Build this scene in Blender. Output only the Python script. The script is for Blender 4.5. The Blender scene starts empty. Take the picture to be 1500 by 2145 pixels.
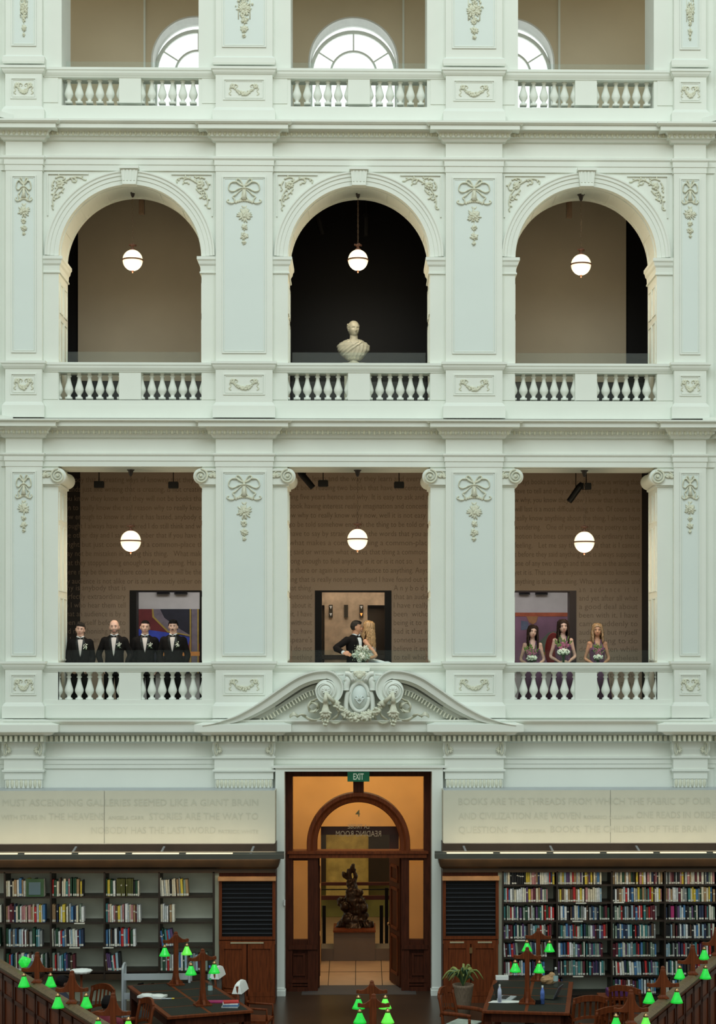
import bpy, bmesh, math, random
from mathutils import Vector, Matrix, Euler
C = bpy.context.scene.collection
SC = bpy.context.scene
PI = math.pi
R = math.radians
# ------------------------------------------------------------------ camera, world, light, exposure
YAW = R(-0.9)
cd = bpy.data.cameras.new('camera'); cam = bpy.data.objects.new('camera', cd); C.objects.link(cam)
cam.location = (0, -30, 5.8); cam.rotation_euler = (R(90), 0, YAW)
cd.sensor_fit = 'VERTICAL'; cd.sensor_height = 24; cd.sensor_width = 24
cd.lens = 3600 / 2145 * 24
cd.shift_y = (1385 - 1072.5) / 2145
cd.shift_x = -(3600 * math.tan(abs(YAW)) + 2) / 2145
cd.clip_end = 200
SC.camera = cam
SC.view_settings.view_transform = 'Standard'; SC.view_settings.look = 'None'
SC.view_settings.gamma = 1; SC.view_settings.use_curve_mapping = False
SC.view_settings.exposure = -0.14
w = bpy.data.worlds.new('daylight'); SC.world = w; w.use_nodes = True
nt = w.node_tree; bg = nt.nodes['Background']
tc = nt.nodes.new('ShaderNodeTexCoord'); sx = nt.nodes.new('ShaderNodeSeparateXYZ')
rp = nt.nodes.new('ShaderNodeValToRGB'); mr = nt.nodes.new('ShaderNodeMapRange')
nt.links.new(tc.outputs['Generated'], sx.inputs[0]); nt.links.new(sx.outputs['Z'], mr.inputs['Value'])
mr.inputs['From Min'].default_value = -1; mr.inputs['From Max'].default_value = 1
nt.links.new(mr.outputs[0], rp.inputs[0]); nt.links.new(rp.outputs[0], bg.inputs[0])
rp.color_ramp.elements[0].position = 0.30; rp.color_ramp.elements[0].color = (0.62, 0.46, 0.26, 1)
rp.color_ramp.elements[1].position = 0.85; rp.color_ramp.elements[1].color = (0.80, 0.98, 0.97, 1)
e = rp.color_ramp.elements.new(0.5); e.color = (0.86, 0.76, 0.56, 1)
e = rp.color_ramp.elements.new(0.62); e.color = (0.82, 0.93, 0.87, 1)
bg.inputs[1].default_value = 0.78

def area(name, loc, rot, size, sizey, power, col, parent=None):
    l = bpy.data.lights.new(name, 'AREA'); l.shape = 'RECTANGLE'; l.size = size; l.size_y = sizey
    l.energy = power; l.color = col
    o = bpy.data.objects.new(name, l); C.objects.link(o); o.location = loc; o.rotation_euler = rot
    o.parent = parent
    return o
def point(name, loc, power, col, r=0.05, parent=None):
    l = bpy.data.lights.new(name, 'POINT'); l.energy = power; l.color = col; l.shadow_soft_size = r
    o = bpy.data.objects.new(name, l); C.objects.link(o); o.location = loc; o.parent = parent
    return o
area('dome_skylight', (0, -23, 28), (R(52), 0, 0), 20, 16, 4300, (0.90, 1.0, 0.99))

# ------------------------------------------------------------------ materials
def lin(h):
    if isinstance(h, str):
        v = [int(h[i:i + 2], 16) / 255 for i in (0, 2, 4)]
        return tuple((c / 12.92 if c <= 0.04045 else ((c + 0.055) / 1.055) ** 2.4) for c in v)
    return tuple(h)
MATS = {}
def mat(name, col, rough=0.6, metal=0.0, var=0.06, scale=4.0, bump=0.0, emit=None, es=0.0, trans=0.0, stretch=None, spec=None, coat=0.0):
    if name in MATS: return MATS[name]
    m = bpy.data.materials.new(name); m.use_nodes = True; n = m.node_tree; b = n.nodes['Principled BSDF']
    c = lin(col)
    b.inputs['Roughness'].default_value = rough; b.inputs['Metallic'].default_value = metal
    if spec is not None: b.inputs['Specular IOR Level'].default_value = spec
    if coat: b.inputs['Coat Weight'].default_value = coat
    t = n.nodes.new('ShaderNodeTexCoord'); mp = n.nodes.new('ShaderNodeMapping')
    if stretch: mp.inputs['Scale'].default_value = stretch
    no = n.nodes.new('ShaderNodeTexNoise'); no.inputs['Scale'].default_value = scale; no.inputs['Detail'].default_value = 5
    r = n.nodes.new('ShaderNodeValToRGB')
    r.color_ramp.elements[0].position = 0.3; r.color_ramp.elements[1].position = 0.7
    r.color_ramp.elements[0].color = tuple(max(0, x * (1 - var)) for x in c) + (1,)
    r.color_ramp.elements[1].color = tuple(min(1, x * (1 + var)) for x in c) + (1,)
    n.links.new(t.outputs['Object'], mp.inputs[0]); n.links.new(mp.outputs[0], no.inputs[0])
    n.links.new(no.outputs[0], r.inputs[0]); n.links.new(r.outputs[0], b.inputs['Base Color'])
    if bump:
        bp = n.nodes.new('ShaderNodeBump'); bp.inputs['Strength'].default_value = bump; bp.inputs['Distance'].default_value = 0.02
        n.links.new(no.outputs[0], bp.inputs['Height']); n.links.new(bp.outputs[0], b.inputs['Normal'])
    if emit is not None:
        b.inputs['Emission Color'].default_value = lin(emit) + (1,); b.inputs['Emission Strength'].default_value = es
    if trans: b.inputs['Transmission Weight'].default_value = trans
    MATS[name] = m
    return m
PAINT = mat('ivory_wall_paint', (0.76, 0.80, 0.74), 0.6, var=0.025, scale=1.3, spec=0.3)
PANEL = mat('pale_blue_panel_paint', (0.70, 0.775, 0.745), 0.6, var=0.02, scale=1.0, spec=0.3)
ORN = mat('cream_plaster_ornament', (0.66, 0.67, 0.54), 0.65, var=0.12, scale=22)
BEIGE = mat('beige_gallery_wall', (0.54, 0.48, 0.37), 0.8, var=0.05, scale=1.2)
BEIGE3 = mat('sand_gallery_wall', (0.66, 0.57, 0.41), 0.8, var=0.03, scale=1.2)
TEXTW = mat('taupe_lettered_wall', (0.41, 0.315, 0.24), 0.85, var=0.08, scale=60, bump=0.1)
LETTER = mat('brown_wall_lettering', (0.235, 0.178, 0.132), 0.9)
BLACK = mat('black_paint', (0.004, 0.004, 0.005), 0.5, spec=0.2)
DADO = mat('dark_dado_board', (0.008, 0.010, 0.014), 0.35)
WOOD = mat('red_brown_oak', (0.125, 0.028, 0.007), 0.5, var=0.35, scale=6, stretch=(6, 6, 0.6), spec=0.18)
WOODD = mat('dark_stained_oak', (0.055, 0.013, 0.005), 0.5, var=0.35, scale=6, stretch=(6, 6, 0.6), spec=0.15)
WOODL = mat('honey_oak', (0.26, 0.105, 0.038), 0.4, var=0.3, scale=6, stretch=(1, 6, 6), coat=0.2)
RAILW = mat('worn_oak_capping', (0.12, 0.075, 0.033), 0.5, var=0.35, scale=5, stretch=(5, 0.5, 5))
SHELFW = mat('near_black_shelf_wood', (0.022, 0.013, 0.008), 0.45, var=0.3)
BRONZE = mat('dark_bronze', (0.035, 0.02, 0.012), 0.4, 0.6, var=0.3, scale=30)
BRASS = mat('antique_brass', (0.45, 0.28, 0.13), 0.3, 0.9)
COPPER = mat('copper_brown_fitting', (0.14, 0.06, 0.035), 0.45, 0.4)
GLOBE = mat('lit_opal_glass', (0.9, 0.85, 0.7), 0.3, emit=(1.0, 0.82, 0.52), es=1.25)
GREEN = mat('lit_green_glass', (0.02, 0.45, 0.06), 0.12, emit=(0.012, 0.50, 0.03), es=0.85, var=0.25, scale=18)
GREENL = mat('lit_lime_glass', (0.1, 0.5, 0.06), 0.12, emit=(0.11, 0.66, 0.05), es=0.95, var=0.25, scale=18)
LEATHER = mat('dark_green_grey_leather', (0.018, 0.019, 0.015), 0.7, spec=0.2)
MARBLE = mat('cream_marble', (0.42, 0.40, 0.31), 0.45, var=0.1, scale=14)
SKIN = mat('light_skin', (0.70, 0.43, 0.34), 0.5, var=0.06, scale=30)
SKINT = mat('tanned_skin', (0.60, 0.30, 0.18), 0.5, var=0.06, scale=30)
SKIND = mat('brown_skin', (0.16, 0.06, 0.035), 0.5)
SUIT = mat('black_wool_suit', (0.010, 0.008, 0.008), 0.85, spec=0.15, bump=0.1, scale=200)
SATIN = mat('black_satin', (0.005, 0.005, 0.005), 0.45, spec=0.3)
SHIRT = mat('white_shirt_cotton', (0.66, 0.58, 0.56), 0.7, var=0.05, scale=8, stretch=(20, 1, 1))
SHIRTW = mat('bright_white_shirt', (0.74, 0.78, 0.80), 0.7)
PURPLE = mat('dusky_purple_fabric', (0.15, 0.065, 0.125), 0.55, var=0.3, scale=10, stretch=(8, 8, 0.7))
SILVER = mat('silver_white_satin', (0.62, 0.66, 0.70), 0.35, var=0.15, scale=30)
WHITE = mat('white_petals', (0.80, 0.80, 0.70), 0.6)
PETALB = mat('bright_white_paint', (0.75, 0.77, 0.74), 0.5)
LEAF = mat('fresh_leaf_green', (0.12, 0.19, 0.04), 0.5, var=0.3, scale=20)
LEAFD = mat('dark_leaf_green', (0.04, 0.09, 0.035), 0.5, var=0.3)
PINK = mat('dusky_pink_petals', (0.48, 0.15, 0.25), 0.6)
HAIRD = mat('dark_brown_hair', (0.026, 0.013, 0.009), 0.7, spec=0.15, var=0.4, scale=40)
HAIRB = mat('near_black_hair', (0.008, 0.006, 0.006), 0.75, spec=0.12)
HAIRG = mat('greying_dark_hair', (0.032, 0.025, 0.021), 0.7, var=0.4, scale=60, spec=0.15)
BLONDE = mat('wavy_blonde_hair', (0.44, 0.26, 0.12), 0.4, var=0.4, scale=40)
BLOND2 = mat('honey_blonde_hair', (0.30, 0.18, 0.09), 0.4, var=0.35, scale=40)
LIP = mat('rose_lip', (0.35, 0.08, 0.07), 0.4)
EYEW = mat('eye_white', (0.5, 0.46, 0.42), 0.3)
DARKM = mat('charcoal_metal', (0.02, 0.02, 0.02), 0.4, 0.5)
CREAMB = mat('pale_shelf_backing', (0.80, 0.83, 0.70), 0.75)
HEADER = mat('cream_header_board', (0.56, 0.56, 0.46), 0.6, var=0.02)
ORANGEW = mat('amber_foyer_wall', (0.60, 0.37, 0.15), 0.7, var=0.1, scale=1.5)
GREYM = mat('pale_grey_enamel', (0.42, 0.45, 0.47), 0.4)

def glassmat(name, col, alpha, rough=0.03):
    m = bpy.data.materials.new(name); m.use_nodes = True; n = m.node_tree
    for x in list(n.nodes): n.nodes.remove(x)
    o = n.nodes.new('ShaderNodeOutputMaterial'); mx = n.nodes.new('ShaderNodeMixShader')
    tr = n.nodes.new('ShaderNodeBsdfTransparent'); gl = n.nodes.new('ShaderNodeBsdfPrincipled')
    tr.inputs[0].default_value = lin(col) + (1,)
    gl.inputs['Base Color'].default_value = lin(col) + (1,); gl.inputs['Roughness'].default_value = rough
    mx.inputs[0].default_value = alpha
    n.links.new(tr.outputs[0], mx.inputs[1]); n.links.new(gl.outputs[0], mx.inputs[2]); n.links.new(mx.outputs[0], o.inputs[0])
    return m
GLASS1 = glassmat('faint_green_glass', (0.93, 0.975, 0.96), 0.008)
GLASS = glassmat('green_tinted_glass', (0.95, 0.985, 0.975), 0.03)
CLEAR = glassmat('clear_door_glass', (0.98, 0.95, 0.88), 0.012)

# ------------------------------------------------------------------ object helpers
WROOT = {}
def tag(o, label=None, cat=None, group=None, kind=None):
    if label: o['label'] = label
    if cat: o['category'] = cat
    if group: o['group'] = group
    if kind: o['kind'] = kind
    return o
def thing(name, label, cat, loc=(0, 0, 0), rz=0, group=None, world=False, kind=None):
    o = bpy.data.objects.new(name, None); C.objects.link(o); o.empty_display_size = 0.1
    o.location = loc; o.rotation_euler = (0, 0, rz)
    tag(o, label, cat, group, kind)
    if world: WROOT[o.name] = Vector(loc)
    return o
def obj(name, bm, m, parent=None, smooth=False, label=None, loc=None, rot=None):
    if parent is not None:
        r = parent
        while r.parent: r = r.parent
        if r.name in WROOT: bmesh.ops.translate(bm, vec=-WROOT[r.name], verts=bm.verts)
    me = bpy.data.meshes.new(name)
    bmesh.ops.recalc_face_normals(bm, faces=bm.faces)
    if smooth:
        for f in bm.faces: f.smooth = True
    bm.to_mesh(me); bm.free()
    for x in (m if isinstance(m, (list, tuple)) else [m]): me.materials.append(x)
    o = bpy.data.objects.new(name, me); C.objects.link(o)
    if parent: o.parent = parent
    if label: o['label'] = label
    if loc: o.location = loc
    if rot: o.rotation_euler = rot
    if smooth == 'auto' or smooth == 2:
        pass
    return o
def struct(name, bm, m, parent=None, smooth=False):
    o = obj(name, bm, m, parent, smooth)
    if not parent: o['kind'] = 'structure'
    return o
def BM(): return bmesh.new()
def dup(root, loc=None, rz=None, label=None, group=None):
    r = root.copy(); C.objects.link(r)
    if loc is not None: r.location = loc
    if rz is not None: r.rotation_euler = (0, 0, rz)
    if label: r['label'] = label
    if group: r['group'] = group
    for ch in list(root.children):
        c = ch.copy(); C.objects.link(c); c.parent = r
        for g in list(ch.children):
            d = g.copy(); C.objects.link(d); d.parent = c
    return r
def remesh(o, vox=0.007, smooth=3):
    md = o.modifiers.new('remesh', 'REMESH'); md.mode = 'VOXEL'; md.voxel_size = vox; md.use_smooth_shade = True
    if smooth:
        s = o.modifiers.new('smooth', 'SMOOTH'); s.factor = 0.5; s.iterations = smooth
    return o
def bevel(o, wd=0.005, seg=2):
    b = o.modifiers.new('bevel', 'BEVEL'); b.width = wd; b.segments = seg; b.limit_method = 'ANGLE'
    return o

# ------------------------------------------------------------------ mesh helpers
def box(bm, x0, x1, y0, y1, z0, z1, mi=0, mtx=None):
    vs = [bm.verts.new(v) for v in ((x0, y0, z0), (x1, y0, z0), (x1, y1, z0), (x0, y1, z0), (x0, y0, z1), (x1, y0, z1), (x1, y1, z1), (x0, y1, z1))]
    if mtx is not None:
        for v in vs: v.co = mtx @ v.co
    for f in ((0, 3, 2, 1), (4, 5, 6, 7), (0, 1, 5, 4), (1, 2, 6, 5), (2, 3, 7, 6), (3, 0, 4, 7)):
        bm.faces.new([vs[i] for i in f]).material_index = mi
    return vs
def cbox(bm, c, s, rz=0, ry=0, rx=0, mi=0):
    m = Matrix.Translation(c) @ Euler((rx, ry, rz)).to_matrix().to_4x4()
    return box(bm, -s[0] / 2, s[0] / 2, -s[1] / 2, s[1] / 2, -s[2] / 2, s[2] / 2, mi, m)
def rings(bm, rs, closed=True, caps=True, mi=0):
    R_ = [[bm.verts.new(p) for p in r] for r in rs]
    n = len(R_[0])
    for a, b in zip(R_, R_[1:]):
        for i in range(n if closed else n - 1):
            j = (i + 1) % n
            try: bm.faces.new((a[i], a[j], b[j], b[i])).material_index = mi
            except ValueError: pass
    if caps and closed:
        try:
            bm.faces.new(R_[0][::-1]).material_index = mi; bm.faces.new(R_[-1]).material_index = mi
        except ValueError: pass
    return R_
def wrap(bm, x0, x1, yf, yb, prof):
    """moulding mitred round the front and both ends of a block; prof = (projection, z)"""
    rings(bm, [[(x0 - p, yb, z), (x0 - p, yf - p, z), (x1 + p, yf - p, z), (x1 + p, yb, z)] for p, z in prof], closed=True, caps=True)
def lathe(bm, prof, c=(0, 0, 0), n=16, mtx=None, mi=0, caps=True):
    rs = []
    for r, z in prof:
        ring = []
        for i in range(n):
            a = 2 * PI * i / n
            v = Vector((max(r, 1e-4) * math.cos(a), max(r, 1e-4) * math.sin(a), z))
            if mtx is not None: v = mtx @ v
            ring.append(v + Vector(c))
        rs.append(ring)
    rings(bm, rs, caps=caps, mi=mi)
def ball(bm, c, r, seg=10, rg=6, mtx=None, mi=0):
    s = r if isinstance(r, (tuple, list)) else (r, r, r)
    rs = []
    for k in range(rg + 1):
        t = -PI / 2 + PI * k / rg
        ct = max(math.cos(t), 0.02)
        ring = []
        for i in range(seg):
            a = 2 * PI * i / seg
            v = Vector((s[0] * ct * math.cos(a), s[1] * ct * math.sin(a), s[2] * math.sin(t)))
            if mtx is not None: v = mtx @ v
            ring.append(v + Vector(c))
        rs.append(ring)
    rings(bm, rs, mi=mi)
def tube(bm, pts, rad, n=8, flat=None, mi=0, up=None):
    """swept tube through pts; rad scalar or list; flat=(a,b) squashes the section"""
    pts = [Vector(p) for p in pts]
    rs = []
    prev = None
    for i, p in enumerate(pts):
        t = (pts[min(i + 1, len(pts) - 1)] - pts[max(i - 1, 0)])
        if t.length < 1e-9: t = Vector((0, 0, 1))
        t.normalize()
        if prev is None:
            a = Vector(up) if up else (Vector((0, 1, 0)) if abs(t.y) < 0.9 else Vector((1, 0, 0)))
        else: a = prev
        a = a - t * a.dot(t)
        if a.length < 1e-6: a = Vector((1, 0, 0)) - t * t.x
        a.normalize(); prev = a
        b = t.cross(a)
        r = rad[i] if isinstance(rad, (list, tuple)) else rad
        fa, fb = flat if flat else (1, 1)
        rs.append([p + a * (math.cos(2 * PI * k / n) * r * fa) + b * (math.sin(2 * PI * k / n) * r * fb) for k in range(n)])
    rings(bm, rs, mi=mi)
def spline(pts, k=4):
    pts = [Vector(p) for p in pts]
    out = []
    for i in range(len(pts) - 1):
        p0 = pts[max(i - 1, 0)]; p1 = pts[i]; p2 = pts[i + 1]; p3 = pts[min(i + 2, len(pts) - 1)]
        for j in range(k):
            t = j / k
            out.append(0.5 * ((2 * p1) + (p2 - p0) * t + (2 * p0 - 5 * p1 + 4 * p2 - p3) * t * t + (3 * p1 - p0 - 3 * p2 + p3) * t ** 3))
    out.append(pts[-1])
    return out
def prism(bm, poly, y0, y1, mi=0):
    """polygon in xz extruded from y0 to y1"""
    a = [bm.verts.new((x, y0, z)) for x, z in poly]; b = [bm.verts.new((x, y1, z)) for x, z in poly]
    bm.faces.new(a).material_index = mi; bm.faces.new(b[::-1]).material_index = mi
    n = len(poly)
    for i in range(n):
        j = (i + 1) % n
        bm.faces.new((a[j], a[i], b[i], b[j])).material_index = mi
def leaf(bm, c, ang, ln, wd, th=0.3, y=0):
    """small raised leaf lying on a wall plane (xz), pointing at ang"""
    m = Matrix.Rotation(-ang, 3, 'Y')
    ball(bm, Vector(c) + m @ Vector((ln / 2, 0, 0)), (ln / 2, wd * th, wd / 2), 7, 4, m)
def frame_strip(bm, x0, x1, z0, z1, y, wd=0.02, pr=0.012):
    """picture-frame moulding on a wall face at y (towards the viewer)"""
    box(bm, x0, x1, y - pr, y, z1 - wd, z1); box(bm, x0, x1, y - pr, y, z0, z0 + wd)
    box(bm, x0, x0 + wd, y - pr, y, z0 + wd, z1 - wd); box(bm, x1 - wd, x1, y - pr, y, z0 + wd, z1 - wd)
def textmesh(s, size, font_sp=1.0, width=None, bold=0.0, word=1.0):
    cu = bpy.data.curves.new('t', 'FONT'); cu.body = s; cu.size = size; cu.space_character = font_sp; cu.space_word = word
    cu.offset = bold; cu.resolution_u = 2
    o = bpy.data.objects.new('t', cu); C.objects.link(o)
    bpy.context.view_layer.update()
    dg = bpy.context.evaluated_depsgraph_get()
    me = bpy.data.meshes.new_from_object(o.evaluated_get(dg))
    bpy.data.objects.remove(o)
    xs = [v.co.x for v in me.vertices] or [0]
    x0, x1 = min(xs), max(xs)
    for v in me.vertices:
        v.co.x = (v.co.x - x0) * (width / (x1 - x0) if width else 1)
    return me
def addtext(bm, s, x, y, z, size, width=None, mirror=False, sp=1.0, bold=0.0, word=1.0, align='L'):
    """writing standing in the xz plane, facing -y, baseline z"""
    me = textmesh(s, size, sp, width, bold, word)
    w_ = max([v.co.x for v in me.vertices] or [0])
    ox = x - (w_ / 2 if align == 'C' else (w_ if align == 'R' else 0))
    vs = []
    for v in me.vertices:
        xx = (w_ - v.co.x) if mirror else v.co.x
        vs.append(bm.verts.new((ox + xx, y, z + v.co.y)))
    for p in me.polygons:
        try: bm.faces.new([vs[i] for i in p.vertices])
        except ValueError: pass
    bpy.data.meshes.remove(me)
# photo coordinates -> place coordinates for a plane at depth y
def X(px, y=0.0): return (px - 752) * (30 + y) / 3600
def Z(py, y=0.0): return 5.8 + (1385 - py) * (30 + y) / 3600
rnd = random.Random(7)
# ------------------------------------------------------------------ the building shell
BAYS = (-3.985, 0.0, 3.97)
PIL = ((-2.5, -1.515), (1.52, 2.505))
def pilx():  # (x0, x1) of the four pilasters
    return [(-6.12, -5.49), (-2.485, -1.5), (1.51, 2.495), (5.49, 6.05)]
TH = 0.93
# levels: opening bottom (gallery floor), opening top
bm = BM(); box(bm, -14, 14, -34, 0.75, -0.12, 0); struct('floor', bm, mat('dark_polished_lino', (0.045, 0.026, 0.016), 0.3, var=0.25, scale=0.8))
bm = BM()
zt = [Z(1608), Z(978), 14.85, 20.0]
def pier(bm, x0, x1, z0, z1): box(bm, x0, x1, 0, TH, z0, z1)
def spans(hw):
    xs = [-6.6] + [v for b in BAYS for v in (b - hw, b + hw)] + [6.6]
    return [(xs[i], xs[i + 1]) for i in range(0, len(xs), 2)]
# ground storey wall, door opening px 596..905
box(bm, -6.6, X(596), 0.0, 0.6, 0, Z(1505)); box(bm, X(906), 6.6, 0.0, 0.6, 0, Z(1505)); box(bm, X(596), X(906), 0.0, 0.6, Z(1616), Z(1505))
# first gallery
box(bm, -6.6, 6.6, -.006, .4, 4.74, 4.835)
for a, b in spans(1.25): pier(bm, a, b, 4.75, Z(978))
box(bm, -6.6, 6.6, 0, TH, Z(978), 9.93); box(bm, -6.6, 6.6, -.006, .32, 9.90, 10.05)
# second gallery with round arches
ZS = Z(538); RA = 1.24
for a, b in spans(RA): pier(bm, a, b, 9.95, ZS)
for c in BAYS:
    N = 40; ztop = Z(362)
    fr = []; 
    for i in range(N + 1):
        t = PI - PI * i / N
        x = c + RA * math.cos(t); z = ZS + RA * math.sin(t)
        fr.append((x, z))
    rowf = [bm.verts.new((x, 0, z)) for x, z in fr]; rowb = [bm.verts.new((x, TH, z)) for x, z in fr]
    topf = [bm.verts.new((x, 0, ztop)) for x, z in fr]
    for i in range(N):
        bm.faces.new((rowf[i], rowf[i + 1], topf[i + 1], topf[i])); bm.faces.new((rowf[i], rowb[i], rowb[i + 1], rowf[i + 1]))
for a, b in spans(RA): pier(bm, a, b, ZS, Z(362))
box(bm, -6.6, 6.6, 0, TH, Z(362), 15.1); box(bm, -6.6, 6.6, -.006, .32, 15.0, 15.2)
# third gallery
for a, b in spans(1.19): pier(bm, a, b, 15.1, 19.2)
box(bm, -6.6, 6.6, 0, TH, 19.2, 21.5)
struct('wall_north', bm, PAINT)
# neighbouring faces of the octagon, coming towards the viewer
for s, nm in ((-1, 'wall_west'), (1, 'wall_east')):
    bm = BM(); m = Matrix.Translation((s * 6.2, 0.0, 0)) @ Matrix.Rotation(-s * R(45), 4, 'Z')
    x0, x1 = (0, 6) if s > 0 else (-6, 0)
    box(bm, x0, x1, 0, 0.5, 0, 21.5, mtx=m)
    for zz in (Z(1505), Z(878), Z(252)):
        for p, d0, d1 in ((0.32, 0.0, 0.1), (0.26, 0.1, 0.23), (0.12, 0.23, 0.34)):
            box(bm, x0, x1, -p, 0, zz - d1, zz - d0, mtx=m)
    struct(nm, bm, PAINT)
# gallery floors and ceilings
for n_, (a, b, nm, mt_) in enumerate(((4.4, 4.75, 'gallery_floor', SHELFW), (9.6, 9.93, 'gallery_floor', SHELFW), (14.87, 15.1, 'gallery_floor', SHELFW))):
    bm = BM(); box(bm, -8, 8, TH - 0.02 if n_ else 0.6, 3.5, a, b); struct(nm, bm, mt_)
bm = BM(); box(bm, -8, 8, TH, 5.2, 20.4, 20.6); struct('ceiling', bm, BEIGE3)
# end walls of galleries
bm = BM()
for s in (-1, 1): box(bm, min(s * 5.75, s * 5.9), max(s * 5.75, s * 5.9), TH + 0.02, 3.5, 4.75, 14.85)
struct('wall_gallery_end', bm, BLACK)
# ---- first gallery back wall, lettered, with three doorways
YB = 3.5
bm = BM(); zl, zh = 4.75, 9.6; zd = Z(1237, YB)
DO = [(X(273, YB), X(433, YB)), (X(660, YB), X(820, YB)), (X(1050, YB), X(1208, YB))]
xs = [-5.42] + [v for d in DO for v in d] + [X(1346, YB)]
for i in range(0, len(xs), 2): box(bm, xs[i], xs[i + 1], YB, YB + 0.3, zl, zh)
for a, b in DO: box(bm, a, b, YB, YB + 0.3, zd, zh)
wl = struct('wall_gallery_back', bm, TEXTW)
bm = BM(); box(bm, X(1346, YB) + 0.005, 5.75, YB + 0.02, YB + 0.2, zl, zh); box(bm, -5.75, -5.425, YB + 0.02, YB + 0.2, zl, zh); struct('wall_gallery_corner', bm, mat('dark_brown_board', (0.02, 0.014, 0.01), 0.6))
L = []
rowsL = ['sounds just like writing that is creating, is not creating', 'you know they know that they will not be books that', 'can to really know the real reason why to really know', 'new enough to know it after it has lasted, anybody of', 'thought I always have wondered I do still think and wo', 'the other day and I said remember that if you have to', 'bright but just common and a common-place th', 'may not be mistaken in saying this thing.   What make', 'that they stopped long enough to feel anything. Has an', 'there may be there is there could be there will be ther', 'my audience is not alike or is and is mostly either one']
rowsC = ['e just been reading two books that have concentration', 'ading five years hence and why. It is easy to ask and to', 'y book having interest reality imagination and concentra', ' now why to really know why now, well it is not easy in', 'is to be told somehow enough the thing to be told or of', 'u have to say by strain or it in the words that you are', 's what makes a common thing a common-place', 'ing said or written what makes that thing a common-pl', 'g long enough to feel anything is it or is it not so.   Let a', 'een there or again is not an audience to anything. Anythi', 'thing that is really not anything and I have found out tha']
rowsR = ['have to tell and they are interesting and all the time', 'w why, you know they know I know that this is true', 'will last is a most difficult thing to do. Of course it is', 'really know anything about the thing, I always have', 'wondering.   One of you brought me poetry to read', 'motion becomes common it is not ordinary that is', 'feeling.   Let me say that to you that is I cannot', 't before they said anything that is always supposing', 'one of any two things and that one is the audience', 'yet it is. That is what anyone is inclined to know that', 'anything is that one thing. What is an audience and']
bm = BM(); yt = YB - 0.004
def rows(rws, x0, x1, y0, dy, size=0.155, **k):
    for i, s in enumerate(rws):
        w_ = (x1 - x0) * (33.5) / 3600 * (0.955 + 0.045 * min(1, len(s) / 52))
        addtext(bm, s, X(x0, YB), yt, Z(y0 + i * dy, YB), size, w_, bold=-0.0008, **k)
rows(rowsL, 133, 428, 1031, 19.2); rows(rowsC, 596, 905, 1027, 19.2); rows(rowsR, 1078, 1342, 1033, 19.0)
rows(['anybody that is creating ways of knowing that they will', 'every and book and the way they learn and everyone know', 'always books read there and knowing now is writing that'][:1], 133, 428, 1011, 19)
rows(['only they learn and the way they learn and everyone'], 596, 905, 1008, 19); rows(['always books and there is reading now is writing that'], 1078, 1342, 1014, 19)
rows(['why is anybody that is', 'perfectly extraordinary', 'do I who hear them tell', 'what an audience is by a', 'been myself before to', 'and nonphonishg that it', 'to I who is an audience', 'what is it to know that', 'if they hear them tell'], 131, 268, 1237, 18.1)
rows(['that thing.', 'mentioned', 'w about it.', 'h it. I have', 'n without', 'ng to have', 'espeare\'s', 'n I do not', 'something'], 599, 656, 1237, 18.1)
rows(['A n y b o d y', 'that an audie', 'I have really', 'been  witho', 'being it to m', 'had it that it', 'sonnets and', 'believe it eve', 'to tell which'], 825, 900, 1237, 18.1)
rows(['a n   a u d i e n c e   i t   i s', 'and yet after all what', 'a good deal about', 'been with it, I have', 'came suddenly to', 'audience but myself', 'something to do', 'do to listen while', 'often nevertheless', 'an audience it', 'knows it is and', 'know it and'], 1214, 1341, 1240, 17.9)
ll = obj('wall_lettering', bm, LETTER, wl)
# door frames, black reveals
for i, (a, b) in enumerate(DO):
    bm = BM()
    box(bm, a, a + 0.13, YB - 0.02, YB + 0.34, zl, zd); box(bm, b - 0.13, b, YB - 0.02, YB + 0.34, zl, zd)
    box(bm, a + 0.13, b - 0.13, YB - 0.02, YB + 0.34, zd - 0.025, zd)
    struct('door_%d' % (i + 1), bm, BLACK if i < 2 else mat('dark_plum_frame', (0.035, 0.018, 0.02), 0.5))
# rooms behind the doorways
bm = BM(); YL = 7.5
for a, b in ((-9, -2.0), (2.0, 9)): box(bm, a, b, YL, YL + 0.2, zl, 9.0)
box(bm, -2.0, 2.0, 6.0, 6.2, zl, 9.0)
struct('wall_back_room', bm, mat('grey_white_room_wall', (0.50, 0.50, 0.50), 0.8))
bm = BM(); 
for x in (-2.2, 2.05): box(bm, x, x + 0.15, YB + 0.3, YL, zl, 9.0)
struct('wall_room_divider', bm, TEXTW)
bm = BM(); box(bm, -9, 9, YB + 0.3, YL + .2, zl - 0.1, zl); struct('floor_back_rooms', bm, SHELFW)
bm = BM(); box(bm, -9, 9, YB + 0.3, YL + .2, 8.2, 8.4); struct('ceiling_back_rooms', bm, GREYM)
area('back_room_lamp_west', (-3.6, 5.6, 8.1), (0, 0, 0), 2.5, 1.5, 55, (1, 0.97, 0.95))
area('back_room_lamp_east', (3.6, 5.6, 8.1), (0, 0, 0), 2.5, 1.5, 45, (1, 0.95, 0.95))
area('lift_lobby_lamp', (0, 4.9, 8.1), (0, 0, 0), 2.2, 1.0, 34, (1, 0.82, 0.62))
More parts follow.
